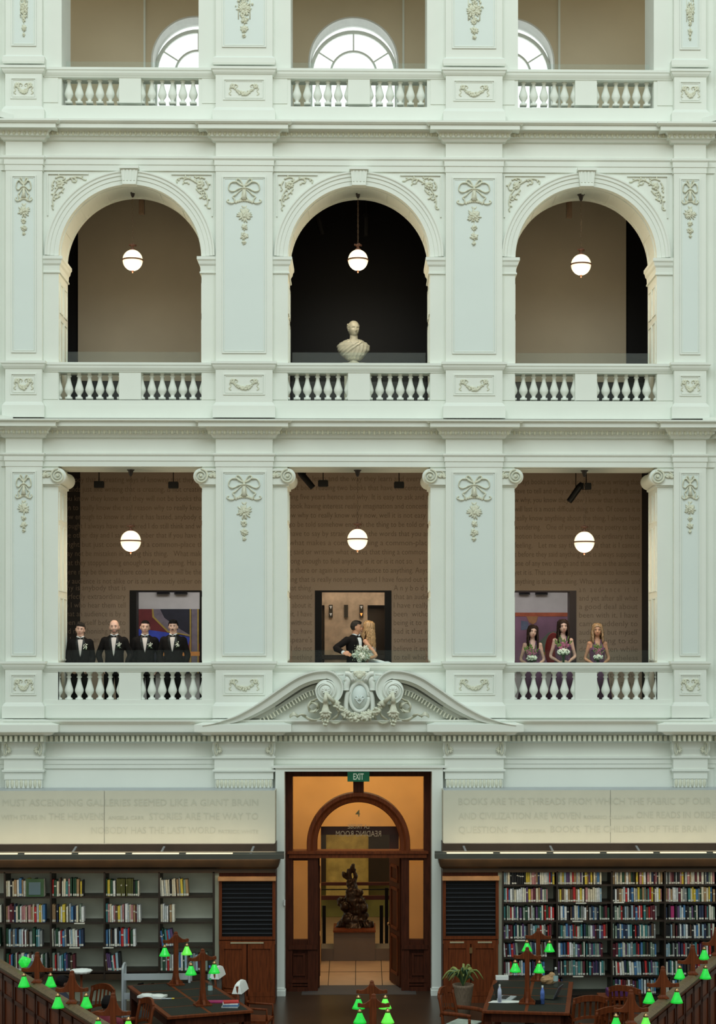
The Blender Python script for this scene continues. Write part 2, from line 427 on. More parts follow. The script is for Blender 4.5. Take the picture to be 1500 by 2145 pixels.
# lift lobby
t = thing('marble_panel_wall', 'mottled cream marble lobby wall seen through the middle doorway', 'wall', (0, 5.95, zl), world=True)
bm = BM(); box(bm, X(680, 5.9), X(770, 5.9), 5.88, 5.98, zl, 8.2); box(bm, -1.8, 1.8, 5.885, 5.98, Z(1268, 5.9), 8.2); obj('marble_panel', bm, mat('mottled_cream_marble', (0.52, 0.42, 0.31), 0.5, var=0.3, scale=4.5), t)
bm = BM(); box(bm, -1.3, 1.3, 5.85, 5.88, Z(1381, 5.9), Z(1372, 5.9)); obj('skirting_strip', bm, SHELFW, t)
for nm, a, b, lab in (('lift_door', 640, 679, 'dark lift door on the left of the marble lobby wall'), ('lift_door', 771, 822, 'dark lift door on the right of the marble lobby wall')):
    t = thing(nm, lab, 'lift door', (X((a + b) / 2, 5.9), 5.9, zl), world=True)
    bm = BM(); box(bm, X(a, 5.9), X(b, 5.9), 5.90, 5.99, zl, Z(1268, 5.9)); obj('door_leaf', bm, mat('dark_bronze_lift_door', (0.03, 0.02, 0.013), 0.25, 0.4), t)
    bm = BM(); box(bm, X(a, 5.9), X(b, 5.9), 5.86, 5.90, Z(1274, 5.9), Z(1268, 5.9)); obj('door_lintel', bm, BLACK, t)
for i, px in enumerate((693, 725, 757)):
    t = thing('lift_indicator', ['lift indicator panel with two pale arrows, left of the three', 'plain dark lift indicator panel with no arrows', 'lift indicator panel with a lit amber lower arrow'][i], 'indicator panel', (X(px, 5.86), 5.86, Z(1280, 5.86)), world=True, group='lift indicator panels on the marble wall')
    bm = BM(); box(bm, X(px - 4, 5.86), X(px + 4, 5.86), 5.84, 5.88, Z(1293, 5.86), Z(1267, 5.86)); obj('panel', bm, mat('dark_olive_metal', (0.04, 0.035, 0.025), 0.4), t)
    if i != 1:
        for k, py in enumerate((1272.5, 1287.5)):
            bm = BM(); c = (X(px, 5.83), Z(py, 5.83))
            prism(bm, [(c[0] - 0.027, c[1] + 0.03), (c[0], c[1] - 0.034), (c[0] + 0.027, c[1] + 0.03)], 5.83, 5.84)
            lit = (i == 2 and k == 1)
            obj('arrow', bm, mat('amber_lit_arrow', (0.9, 0.4, 0.1), emit=(1, 0.36, 0.08), es=1.3) if lit else mat('pale_arrow', (0.5, 0.5, 0.46), emit=(0.5, 0.5, 0.46), es=0.35), t, label='lit amber arrow' if lit else None)
# paintings
def stroke(nm, t, poly, y0, y1, m): bm = BM(); prism(bm, [(X(a, y0), Z(b, y0)) for a, b in poly], y0, y1); return obj(nm, bm, m, t)
t = thing('painting', 'large dark abstract canvas with yellow-edged grey band, red and blue fields', 'painting', (-4, 7.4, zl), world=True)
yy = 7.40
cc = lambda n, c: mat(n, c, 0.7, var=0.2, scale=6)
stroke('canvas', t, [(225, 1276), (470, 1276), (470, 1410), (225, 1410)], yy, yy + 0.08, cc('blue_black_paint_field', (0.010, 0.012, 0.024)))
stroke('red_field', t, [(225, 1276), (322, 1276), (322, 1292), (352, 1322), (352, 1330), (225, 1318)], yy - .006, yy, cc('dull_red_paint_field', (0.13, 0.018, 0.02)))
stroke('blue_field', t, [(225, 1316), (300, 1318), (345, 1324), (398, 1335), (398, 1362), (225, 1362)], yy - .008, yy - .002, cc('cobalt_paint_field', (0.03, 0.06, 0.42)))
stroke('grey_band', t, [(322, 1276), (336, 1276), (345, 1294), (368, 1312), (398, 1330), (398, 1334), (350, 1322), (322, 1292)], yy - .010, yy - .004, cc('violet_grey_paint_band', (0.15, 0.13, 0.16)))
stroke('yellow_edge', t, [(319, 1276), (322, 1276), (324, 1292), (354, 1322), (398, 1330), (398, 1332), (352, 1325), (320, 1293)], yy - .013, yy - .006, cc('mustard_paint_line', (0.33, 0.24, 0.05)))
stroke('grey_upright', t, [(402, 1276), (414, 1276), (414, 1410), (402, 1410)], yy - .010, yy - .004, cc('violet_grey_paint_band', 0))
for a in (398, 414): stroke('yellow_edge', t, [(a, 1276), (a + 3, 1276), (a + 3, 1410), (a, 1410)], yy - .013, yy - .006, cc('mustard_paint_line', 0))
stroke('orange_bar', t, [(340, 1365), (470, 1365), (470, 1374), (340, 1374)], yy - .014, yy - .006, cc('orange_paint_bar', (0.62, 0.24, 0.05)))
stroke('red_foot', t, [(398, 1340), (402, 1340), (470, 1376), (470, 1400), (380, 1400), (392, 1365)], yy - .009, yy - .004, cc('dull_red_paint_field', 0))
t = thing('painting', 'large abstract canvas of mauve and pink fields under an orange strip', 'painting', (4, 7.4, zl), world=True)
stroke('canvas', t, [(1080, 1283), (1260, 1283), (1260, 1400), (1080, 1400)], yy, yy + 0.08, mat('mauve_paint_field', (0.22, 0.12, 0.19), 0.7, var=0.45, scale=0.9))
stroke('orange_strip', t, [(1080, 1283), (1260, 1283), (1260, 1291), (1080, 1291)], yy - .006, yy, cc('rust_orange_paint', (0.36, 0.09, 0.04)))
stroke('ochre_patch', t, [(1103, 1291), (1128, 1291), (1124, 1303), (1117, 1308), (1109, 1304)], yy - .006, yy, cc('ochre_paint_patch', (0.32, 0.16, 0.07)))
stroke('grey_blue_patch', t, [(1092, 1300), (1106, 1302), (1110, 1318), (1092, 1320)], yy - .006, yy, cc('slate_blue_paint_patch', (0.10, 0.13, 0.2)))
stroke('green_patch', t, [(1130, 1345), (1150, 1325), (1165, 1322), (1168, 1368), (1132, 1366)], yy - .006, yy, cc('sage_paint_patch', (0.09, 0.12, 0.09)))
stroke('yellow_line', t, [(1135, 1366), (1260, 1366), (1260, 1372), (1135, 1372)], yy - .008, yy, cc('mustard_paint_line', 0))
for i, (a, b) in enumerate(((1088, 1111), (1122, 1148), (329, 356), (366, 393))):
    t = thing('wall_vent', ['dark slotted vent above the mauve canvas, nearer the pier', 'dark slotted vent above the mauve canvas, nearer the door frame', 'dark slotted vent above the dark canvas, nearer the black frame', 'dark slotted vent above the dark canvas, nearer the pier'][i], 'vent', (X((a + b) / 2, 7.4), 7.45, Z(1242, 7.4)), world=True, group='dark vents high on the white room walls')
    bm = BM(); x0, x1, z0, z1 = X(a, 7.4), X(b, 7.4), Z(1245.5, 7.4), Z(1238, 7.4)
    frame_strip(bm, x0, x1, z0, z1, 7.45, 0.02, 0.05); obj('frame', bm, DARKM, t)
    bm = BM(); box(bm, x0 + .02, x1 - .02, 7.44, 7.49, z0 + .02, z1 - .02)
    for k in range(3): box(bm, x0 + .02, x1 - .02, 7.42, 7.44, z0 + .03 + k * 0.025, z0 + .04 + k * 0.025)
    obj('grille', bm, BLACK, t)
t = thing('red_chair', 'red upholstered chair back showing behind the middle bridesmaid', 'chair', (X(1157, 4.6), 4.6, zl), world=True)
bm = BM(); ball(bm, (X(1160, 4.6), 4.62, Z(1362, 4.6)), (0.17, 0.05, 0.36), 16, 10); obj('backrest', bm, mat('crimson_upholstery', (0.28, 0.02, 0.02), 0.6), t, True)
bm = BM(); cbox(bm, (X(1160, 4.6), 4.38, zl + .44), (0.42, 0.42, 0.08)); bevel(obj('seat', bm, MATS['crimson_upholstery'], t), 0.02)
for sx in (-.17, .17):
    for sy in (4.22, 4.58):
        bm = BM(); box(bm, X(1160, 4.6) + sx - .02, X(1160, 4.6) + sx + .02, sy - .02, sy + .02, zl, zl + .42); obj('leg', bm, WOODD, t)
# ---- second gallery: beige wall either side of a black recess, dark dado
bm = BM(); zl, zh = 9.93, 14.87
for a, b in ((X(165, YB), -2.1), (2.1, X(1313, YB))): box(bm, a, b, YB, YB + 0.2, 11.25, zh)
struct('wall_upper_gallery_back', bm, BEIGE)
bm = BM(); box(bm, -5.8, 5.8, YB + 0.02, YB + 0.22, zl, 11.25); struct('baseboard_upper_gallery', bm, DADO)
bm = BM(); box(bm, -2.1, 2.1, YB + 0.1, YB + 0.3, 11.25, zh)
for a, b in ((-5.8, X(165, YB)), (X(1313, YB), 5.8)): box(bm, a, b, YB + 0.1, YB + 0.3, 11.25, zh)
for x in (-2.1, 2.1): box(bm, x - 0.05, x + 0.05, TH + .02, YB + 0.1, zl, zh)
struct('wall_black_recess', bm, BLACK)
# ---- third gallery: sand wall with tall round-headed windows
Y3 = 3.9; zl = 15.1
WC = [X(412, Y3), X(740.5, Y3), X(1068, Y3)]; WR = 0.87; WS = Z(130, Y3)
bm = BM()
def archwall(bm, cs, r, zspring, x0, x1, z0, z1, y0, y1, sill=None):
    xs = [x0] + [v for c in cs for v in (c - r, c + r)] + [x1]
    for i in range(0, len(xs), 2): box(bm, xs[i], xs[i + 1], y0, y1, z0, z1)
    for c in cs:
        N = 32
        if sill: box(bm, c - r, c + r, y0, y1, z0, sill)
        f = [(c - r * math.cos(PI * i / N), zspring + r * math.sin(PI * i / N)) for i in range(N + 1)]
        a = [bm.verts.new((x, y0, z)) for x, z in f]; b = [bm.verts.new((x, y1, z)) for x, z in f]
        t_ = [bm.verts.new((x, y0, z1)) for x, z in f]
        for i in range(N):
            bm.faces.new((a[i], a[i + 1], t_[i + 1], t_[i])); bm.faces.new((a[i], b[i], b[i + 1], a[i + 1]))
archwall(bm, WC, WR, WS, -6.6, 6.6, zl, 20.4, Y3, Y3 + 0.55, 15.35)
struct('wall_top_gallery_back', bm, BEIGE3)
for c in WC:
    bm = BM(); pr = [(WR - .012, Y3 - .012), (WR + .02, Y3 - .012), (WR + .02, Y3 + .01), (WR + .002, Y3 + .54), (WR - .012, Y3 + .54)]
    pth = [(-1, 15.36 - WS)] + [(math.cos(PI - PI * k / 32), None, math.sin(PI * k / 32)) for k in range(33)] + [(1, 15.36 - WS)]
    rings(bm, [[(c + q[0] * r, y, WS + (q[1] if q[1] is not None else q[2] * r)) for r, y in pr] for q in pth], caps=True); struct('trim_window_reveal', bm, PETALB)
bm = BM(); box(bm, -6.6, 6.6, 3.45, 4.8, 14.9, 15.1); struct('floor_top_gallery', bm, SHELFW)
bm = BM()
for px in (304, 845, 1172): box(bm, X(px, Y3) - 0.02, X(px, Y3) + 0.02, Y3 - 0.03, Y3, zl, 20.3)
struct('trim_wall_strips', bm, PAINT)
DAY = mat('bright_daylight_pane', (0.9, 0.93, 0.93), 0.4, emit=(0.95, 1.0, 1.0), es=1.25)
for i, c in enumerate(WC):
    y = Y3 + 0.45
    bm = BM()
    for a0, r0, r1 in ((0, WR - 0.06, WR + 0.01), (0, 0.44, 0.48)):
        rings(bm, [[(c - r * math.cos(PI * k / 24), yy_, WS - 0.1 + r * math.sin(PI * k / 24)) for r, yy_ in ((r0, y - .03), (r1, y - .03), (r1, y + .03), (r0, y + .03))] for k in range(25)], caps=True)
    for k in range(1, 5):
        a = PI * k / 5 if False else PI * (0.18 + 0.32 * (k - 1)) if k < 4 else None
        if a is None: continue
        d = Vector((math.cos(a), 0, math.sin(a)))
        tube(bm, [Vector((c, y, WS - 0.1)) + d * 0.46, Vector((c, y, WS - 0.1)) + d * (WR - 0.03)], 0.018, 6)
    box(bm, c - WR, c + WR, y - .03, y + .03, WS - 0.14, WS - 0.08)
    for xx in (-WR + 0.03, -0.46, 0.46, WR - 0.03): box(bm, c + xx - .02, c + xx + .02, y - .03, y + .03, 15.35, WS - 0.1)
    for zz in (15.37, 16.1): box(bm, c - WR, c + WR, y - .025, y + .025, zz, zz + 0.03)
    wf = struct('window_%d' % (i + 1), bm, PAINT)
    bm = BM(); 
    pts = [(c - WR, 15.35), (c + WR, 15.35)] + [(c + WR * math.cos(PI * k / 24), WS + WR * math.sin(PI * k / 24)) for k in range(25)]
    prism(bm, pts, y + 0.04, y + 0.06)
    obj('window_pane', bm, DAY, wf, label='bright white glass with daylight behind')

# ------------------------------------------------------------------ entablatures (cornice, frieze, architrave)
def entab_prof(ys, base):
    """ys: dictionary of photo rows; base = plane of the frieze (negative towards the room)"""
    return [(p, Z(py, base - p)) for p, py in ys]
E2 = [(.0, 878), (.34, 878), (.34, 881), (.30, 884), (.28, 884), (.28, 893.5), (.17, 895), (.13, 903), (.13, 907), (.09, 909), (.05, 917), (.0, 919), (0, 949), (.05, 950), (.05, 953), (.025, 957), (.025, 966), (.01, 967), (.01, 978), (-.05, 978)]
def shiftrows(E, d, k=1.0): return [(p, (y - 878) * k + 878 + d) for p, y in E]
E3 = [(.0, 251), (.34, 251), (.34, 255), (.30, 260), (.28, 260), (.28, 270), (.17, 272), (.13, 278), (.13, 286), (.09, 288), (.05, 296), (.0, 299), (0, 328), (.05, 329), (.05, 333), (.025, 337), (.025, 347), (.01, 348), (.01, 360), (-.05, 360)]
E1 = [(.0, 1508), (.36, 1508), (.36, 1511), (.31, 1516), (.29, 1517), (.29, 1533), (.19, 1535), (.15, 1540), (.07, 1541), (.07, 1553), (.04, 1555), (.0, 1557), (0, 1584), (.05, 1585), (.05, 1589), (.025, 1592), (.025, 1600), (.01, 1601), (.01, 1609), (-.05, 1609)]
tn = 1
for E, nm in ((E1, 'low'), (E2, 'mid'), (E3, 'high')):
    bm = BM(); wrap(bm, -6.4, 6.4, -0.02, 0.2, entab_prof(E, -0.02)); s = struct('trim_%d' % tn, bm, PAINT); tn += 1
    bm = BM()
    if nm == 'low':
        x = -6.4
        while x < 6.4:
            box(bm, x, x + 0.05, -0.21, -0.08, Z(1553, -.2), Z(1541, -.2)); x += 0.088
    else:
        # egg-and-leaf course under the corona
        py = 906 if nm == 'mid' else 282
        x = -6.3
        while x < 6.3:
            ball(bm, (x, -0.15, Z(py, -.15)), (0.028, 0.022, 0.04), 6, 4); box(bm, x + 0.043, x + 0.05, -.165, -.14, Z(py + 3, -.15), Z(py - 3, -.15)); x += 0.09
    o = obj('dentil_course' if nm == 'low' else 'egg_moulding', bm, ORN, s, True if nm != 'low' else False)
# ------------------------------------------------------------------ ornament makers (relief on a wall plane)
def P3(px, py, y): return Vector((X(px, y), y, Z(py, y)))
def bowdrop(cx, y0, yp, sc=1.0, narrow=1.0, seed=1):
    """ribbon bow with a bell fringe; cx centre px, y0 px of panel top"""
    bm = BM(); k = 30 / 3600
    def q(dx, dy, d=0.012): return P3(cx + dx * sc * narrow, y0 + dy * sc, yp) + Vector((0, -d, 0))
    r = 0.015 * sc
    for s in (-1, 1):
        lp = spline([q(0, 22.7), q(s * 10, 25, .03), q(s * 18, 29), q(s * 26, 31, .03), q(s * 32, 26), q(s * 31, 17, .03), q(s * 26, 12), q(s * 18, 11, .03), q(s * 10, 13), q(0, 21)], 3)
        tube(bm, lp, r, 6, flat=(1.2, 0.75))
        tube(bm, spline([q(0, 21), q(s * 5, 12), q(s * 11, 5, .03), q(s * 16, 7), q(s * 13, 13, .03), q(s * 3, 19)], 3), r * 0.9, 6)
        tube(bm, spline([q(s * 1, 23), q(s * 11, 31), q(s * 18, 38, .03), q(s * 24, 42), q(s * 20, 47, .03), q(s * 21, 54), q(s * 29, 55, .03), q(s * 36, 51), q(s * 32, 47)], 3), r * 0.85, 6)
        tube(bm, spline([q(s * 1, 24), q(s * 4, 34), q(s * 5, 42), q(s * 10, 49)], 3), r * 0.8, 6)
    for i in range(9):
        a = -1 + i / 4
        ball(bm, q(a * 17, 53 - 4 * (1 - a * a)), (0.024 * sc, 0.018, 0.026 * sc), 7, 5)
    tube(bm, [q(0, 24), q(0, 36, .03), q(0, 48, .03)], [r, r * 1.6, r * 3.0], 8, flat=(0.5, 1))
    ball(bm, q(0, 23, .02), 0.026 * sc, 8, 5)
    return bm
def flowerdrop(cx, y0, yp, sc=1.0, seed=1):
    bm = BM(); rr = random.Random(seed)
    for (dy, rad, n) in ((80, 16, 22), (80, 11, 12), (105, 8, 8), (123, 9, 12), (137, 5, 6)):
        c = P3(cx, y0 + dy * sc, yp)
        for i in range(n):
            a = 2 * PI * i / n + rr.uniform(-.2, .2)
            leaf(bm, c + Vector((0, -.012, 0)), a, rad * sc / 120 * rr.uniform(.75, 1.15), 0.035 * sc, 0.5)
        for i in range(n // 2):
            a = rr.uniform(0, 6.28); d = rr.uniform(0, .5) * rad * sc / 120
            ball(bm, c + Vector((math.cos(a) * d, -.028, math.sin(a) * d)), rr.uniform(.012, .022) * sc, 7, 5)
    tube(bm, [P3(cx, y0 + 62 * sc, yp), P3(cx, y0 + 138 * sc, yp)], 0.008, 5)
    for s in (-1, 1): leaf(bm, P3(cx, y0 + 66 * sc, yp), PI / 2 - s * .7, 0.07 * sc, 0.035)
    return bm
def swag(cx, cy, yp, hw=24, dp=12, seed=3):
    bm = BM(); rr = random.Random(seed)
    for i in range(46):
        t = -1 + 2 * i / 45; th = 0.6 + 0.7 * (1 - t * t)
        for k in range(2):
            c = P3(cx + hw * t * .95 + rr.uniform(-1, 1), cy + dp * (1 - t * t) - 5 + rr.uniform(-2.6, 2.6) * th, yp)
            ball(bm, c + Vector((0, -.015, 0)), rr.uniform(.011, .018) * th, 6, 4)
    for s in (-1, 1):
        c = P3(cx + s * hw, cy - 7, yp)
        for i in range(8): leaf(bm, c + Vector((0, -.012, 0)), 2 * PI * i / 8 + .3, 0.05, 0.03, .5)
        tube(bm, spline([c, P3(cx + s * (hw + 6), cy - 3, yp - .015), P3(cx + s * (hw + 3), cy + 3, yp), P3(cx + s * (hw + 7), cy + 8, yp - .01), P3(cx + s * (hw + 3), cy + 12, yp)], 3), 0.011, 5)
        tube(bm, spline([c, P3(cx + s * (hw - 6), cy - 11, yp - .015), P3(cx + s * (hw - 11), cy - 7, yp), P3(cx + s * (hw - 8), cy - 4, yp)], 3), 0.009, 5)
    return bm
def spandrel(cx, cy, s, yp, seed=5):
    """acanthus scroll in the corner beside an arch; s=+1 opens towards +x"""
    bm = BM(); rr = random.Random(seed)
    c = P3(cx, cy, yp)
    for i in range(12): leaf(bm, c + Vector((0, -.012, 0)), 2 * PI * i / 12, 0.085 * rr.uniform(.7, 1.1), 0.04, .5)
    for i in range(7):
        a = rr.uniform(0, 6.28); d = rr.uniform(0, .045); ball(bm, c + Vector((math.cos(a) * d, -.03, math.sin(a) * d)), 0.018, 7, 5)
    def q(dx, dy): return P3(cx + s * dx, cy + dy, yp - .012)
    paths = [[(0, 0), (14, -8), (24, -13), (34, -10), (32, -4), (25, -5)], [(20, -12), (34, -15), (46, -12), (50, -8)], [(0, 2), (-8, 12), (-14, 24), (-9, 30), (-5, 24), (-9, 20)],
             [(-12, 22), (-16, 34), (-14, 44), (-17, 50)], [(-10, -12), (0, -16), (10, -13), (8, -8)], [(-12, -8), (-17, 2), (-14, 10)], [(8, 8), (2, 16), (-4, 20), (-3, 28)]]
    for p in paths:
        pts = spline([q(*v) for v in p], 3)
        tube(bm, pts, [0.016 - 0.008 * i / len(pts) for i in range(len(pts))], 5)
        for i in range(2, len(pts), 3):
            d = pts[i] - pts[i - 1]; leaf(bm, pts[i], math.atan2(d.z, d.x) + rr.choice((-.9, .9)), 0.055, 0.028, .5)
    return bm
# ------------------------------------------------------------------ pilasters with pedestals
PN = ['far-left corner', 'left of the centre bay', 'right of the centre bay', 'far-right corner']
YP = -0.13
def pilaster_level(i, lev):
    x0, x1 = pilx()[i]; wide = i in (1, 2); cxp = 752 + (x0 + x1) / 2 * 120 * 30 / (30 + YP)
    if lev == 3: ped = 143; cap = None; top = -40; E = None; bot = 126; ptop = -60; pbot = 101
    if lev == 2: ped = 760; E = E3; top = 360; bot = 757; ptop = 371; pbot = 741
    if lev == 1: ped = 1388; E = E2; top = 978; bot = 1386; ptop = 988; pbot = 1374
    t = thing('pilaster', '%s pilaster %s, %s' % ('white panelled' if lev < 3 else 'white top-storey', PN[i], {3: 'below the arched windows storey', 2: 'beside the round arches', 1: 'beside the wedding party gallery'}[lev]), 'pilaster', ((x0 + x1) / 2, YP, Z(bot, YP)), world=True, group='panelled pilasters of the %s storey' % {1: 'lower', 2: 'arched', 3: 'top'}[lev])
    zt_ = Z(top, YP) if lev < 3 else 19.0
    bm = BM(); box(bm, x0, x1, YP, 0.01, Z(bot, YP), zt_)
    if lev == 3:
        wrap(bm, x0, x1, YP, 0.0, [(0.04, Z(138, YP)), (.05, Z(134, YP)), (.05, Z(124, YP)), (.02, Z(121, YP)), (0, Z(119, YP))])
    obj('shaft', bm, PAINT, t)
    # recessed-look panel: frame moulding round a bluish field
    fi = 0.11 if wide else 0.10
    zt2, zb2 = (Z(ptop, YP) if lev < 3 else 18.9), Z(pbot, YP)
    bm = BM(); box(bm, x0 + fi, x1 - fi, YP - 0.004, YP + 0.01, zb2, zt2); obj('panel_field', bm, PANEL, t)
    bm = BM(); frame_strip(bm, x0 + fi, x1 - fi, zb2, zt2, YP, 0.022, 0.022); frame_strip(bm, x0 + fi + .035, x1 - fi - .035, zb2 + .035, zt2 - .035, YP, 0.012, 0.012)
    obj('panel_moulding', bm, PAINT, t)
    yy = YP - 0.004
    if lev < 3:
        oy = 372 if lev == 2 else 992
        n_ = 1.0 if wide else 0.5
        obj('ribbon_bow', bowdrop(cxp, oy, yy, 1.0 if wide else 0.95, n_), ORN, t, True)
        obj('flower_drop', flowerdrop(cxp, oy + (0 if wide else 8), yy, 1.0 if wide else .82, 3 + i + lev), ORN, t, True)
    else:
        bm = flowerdrop(cxp, -60, yy, 1.0, 11 + i)
        for s in (-1, 1): tube(bm, [P3(cxp + s * 12, -10, yy), P3(cxp + s * 12, 42, yy)], 0.012, 5)
        rr = random.Random(i)
        for k in range(60):
            v = rr.random(); ball(bm, P3(cxp + rr.gauss(0, 7 * (1.15 - v * .6)), -5 + v * 48, yy - .02), rr.uniform(.012, .024), 6, 4)
        if not wide: bmesh.ops.scale(bm, vec=(0.6, 1, 1), space=Matrix.Translation((-X(cxp, yy), 0, 0)), verts=bm.verts)
        obj('flower_drop', bm, ORN, t, True)
    # entablature block breaking forward over the pilaster (level below owns it)
    if E is not None:
        bm = BM(); wrap(bm, x0, x1, YP, 0.05, entab_prof(E, YP)); obj('entablature_block', bm, PAINT, t)
        py = 906 if lev == 1 else 282
        bm = BM(); x = x0 - .1
        while x < x1 + .1: ball(bm, (x, YP - 0.13, Z(py, YP - .13)), (0.028, 0.022, 0.04), 6, 4); x += 0.09
        obj('egg_moulding', bm, ORN, t, True)
    # pedestal standing in the balustrade line
    t2 = thing('pedestal', 'white pedestal with %s, %s, %s' % ('carved swag' if True else '', PN[i], {3: 'top balustrade', 2: 'balustrade under the round arches', 1: 'balustrade of the wedding party gallery'}[lev]), 'pedestal', ((x0 + x1) / 2, YP, Z(ped + 108, YP)), world=True, group='swag pedestals of the balustrades')
    d = ped - 760; yb = YP - 0.03
    zz = lambda py, p=0: Z(py + d, yb - p)
    bm = BM(); box(bm, x0, x1, yb, 0.02, zz(870), zz(762)); obj('die', bm, PAINT, t2)
    bm = BM(); wrap(bm, x0, x1, yb, 0.0, [(0.0, zz(757)), (.075, zz(757, .07)), (.075, zz(762, .07)), (.055, zz(764, .05)), (.045, zz(768, .05)), (.02, zz(773, .02)), (0, zz(775))]); obj('cap', bm, PAINT, t2)
    bm = BM(); wrap(bm, x0, x1, yb, 0.0, [(0, zz(843)), (.02, zz(846)), (.04, zz(850)), (.05, zz(851)), (.05, zz(876)), (0, zz(876))]); obj('base', bm, PAINT, t2)
    bm = BM(); fx = 0.13 if wide else 0.09
    frame_strip(bm, x0 + fx, x1 - fx, zz(828), zz(784), yb, 0.02, 0.018); frame_strip(bm, x0 + fx + .035, x1 - fx - .035, zz(824), zz(788), yb, 0.01, 0.01); obj('panel_moulding', bm, PAINT, t2)
    cx2 = 752 + (x0 + x1) / 2 * 3600 / (30 + yb)
    obj('swag', swag(cx2, 806 + d, yb, 24 if wide else 13, 13, i + lev), ORN, t2, True)
for lev in (1, 2, 3):
    for i in range(4): pilaster_level(i, lev)
# ground storey bracket capitals
for i in range(4):
    x0, x1 = pilx()[i]; yb = -0.16
    t = thing('pilaster', 'scrolled bracket capital above the cream board, %s' % PN[i], 'pilaster', ((x0 + x1) / 2, yb, 0), world=True, group='bracket capitals over the bookcases')
    bm = BM(); box(bm, x0, x1, yb, 0.01, 0, Z(1650, yb)); obj('shaft', bm, PAINT, t)
    bm = BM(); wrap(bm, x0 + .0, x1 - .0, yb, 0.05, [(p, Z(py, yb - p)) for p, py in [(.0, 1505), (.34, 1518), (.34, 1519), (.34, 1533), (.24, 1535), (.19, 1540), (.08, 1541), (.08, 1553), (.05, 1555), (.05, 1557), (.055, 1570), (.03, 1580), (.03, 1583), (.055, 1584), (.055, 1588), (.02, 1591), (.02, 1611), (.05, 1612), (.05, 1616), (.015, 1618), (.015, 1632), (0, 1632), (0, 1652), (-.1, 1652)]])
    obj('capital_moulding', bm, PAINT, t)
    bm = BM(); x = x0 - .06
    while x < x1 + .03: box(bm, x, x + 0.045, yb - .22, yb - .07, Z(1553, yb - .2), Z(1541, yb - .2)); x += 0.088
    obj('dentil_course', bm, ORN, t)
    bm = BM(); n = 14 if x1 - x0 > .8 else 8
    for k in range(n):
        x = x0 + (k + .5) * (x1 - x0) / n
        tube(bm, [(x, yb - .0, Z(1634, yb)), (x, yb - .025, Z(1638, yb)), (x, yb - .01, Z(1649, yb))], 0.036, 6, flat=(1, .6)) if False else ball(bm, (x, yb, Z(1641, yb)), (0.030, 0.022, 0.078), 8, 6)
    obj('fluted_necking', bm, ORN, t, True)
    bm = BM()
    for s, xx in ((1, x0 + .02), (-1, x1 - .02)):
        ctr = Vector((xx, yb - .07, Z(1568, yb)))
        tube(bm, [ctr + Vector((s * .045 * math.cos(a) * .6, -.01, .1 * math.sin(a))) for a in [j * .5 for j in range(13)]], 0.013, 5)
        for k in range(5): leaf(bm, ctr + Vector((s * .04, -.01, -.02)), -1.2 + k * .6 if s > 0 else PI + 1.2 - k * .6, .07, .03, .5)
    obj('scroll_leaf', bm, ORN, t, True)

# ------------------------------------------------------------------ balustrades
BAL = [(.050, 0), (.050, .035), (.034, .045), (.028, .06), (.034, .085), (.062, .13), (.070, .17), (.062, .21), (.042, .28), (.030, .34), (.026, .385), (.040, .395), (.040, .41), (.028, .42), (.030, .455), (.046, .47), (.052, .485), (.052, .50)]
def balustrade(ci, lev):
    c = BAYS[ci]; d = {3: -617, 2: 0, 1: 628}[lev]; hw = 1.27
    bn = ['left', 'centre', 'right'][ci]
    zr = lambda py, y=-.1: Z(py + d, y)
    solid = (lev == 1 and ci == 1)
    lab = 'white %s in the %s bay %s' % ('solid parapet' if solid else 'balustrade', bn, {3: 'below the arched windows', 2: 'under the round arch', 1: 'in front of ' + ['the four groomsmen', 'the kissing couple', 'the three bridesmaids'][ci]}[lev])
    t = thing('balustrade', lab, 'balustrade', (c, 0.1, zr(876)), world=True, group='balustrades across the gallery bays')
    x0, x1 = c - 1.5, c + 1.5
    e0 = pilx()[ci][1]; e1 = pilx()[ci + 1][0]; x0, x1 = e0 - .01, e1 + .01
    bm = BM(); wrap(bm, x0 + .02, x1 - .02, -.03, .32, [(0, zr(760)), (.06, zr(760)), (.06, zr(765)), (.045, zr(767)), (.04, zr(771)), (.02, zr(775)), (0, zr(778)), (0, zr(779))])
    obj('handrail', bm, PAINT, t)
    bm = BM(); box(bm, x0, x1, -.05, .32, zr(876), zr(848)); box(bm, x0, x1, -.03, .30, zr(848), zr(838)); obj('plinth', bm, PAINT, t)
    z0, z1 = Z(838 + d, .13), Z(778.5 + d, .13)
    if solid:
        bm = BM(); box(bm, x0, x1, -.02, .28, z0 - .05, z1 + .02); obj('parapet_panel', bm, PAINT, t); return
    bm = BM(); box(bm, c - .19, c + .19, -.015, .28, z0 - .02, z1 + .03); obj('centre_block', bm, PAINT, t)
    for u_, v_ in ((x0, c - 1.25), (c + 1.25, x1)): bm = BM(); box(bm, u_, v_, -.015, .28, z0 - .02, z1 + .03); obj('end_block', bm, PAINT, t)
    k = (z1 - z0) / .5
    first = None
    for s in (-1, 1):
        for j in range(7):
            x = c + s * (1.265 - j * .1805)
            if first is None:
                bm = BM(); lathe(bm, [(r * 1.12, z * k) for r, z in BAL], n=16); box(bm, -.058, .058, -.058, .058, 0, .035 * k); box(bm, -.055, .055, -.055, .055, .485 * k, .5 * k)
                me_o = obj('baluster', bm, PAINT, None, True); me_o.parent = t; me_o.location = Vector((x, .13, z0)) - t.location; first = me_o
            else:
                o = first.copy(); C.objects.link(o); o.location = Vector((x, .13, z0)) - t.location
for lev in (1, 2, 3):
    for ci in range(3): balustrade(ci, lev)
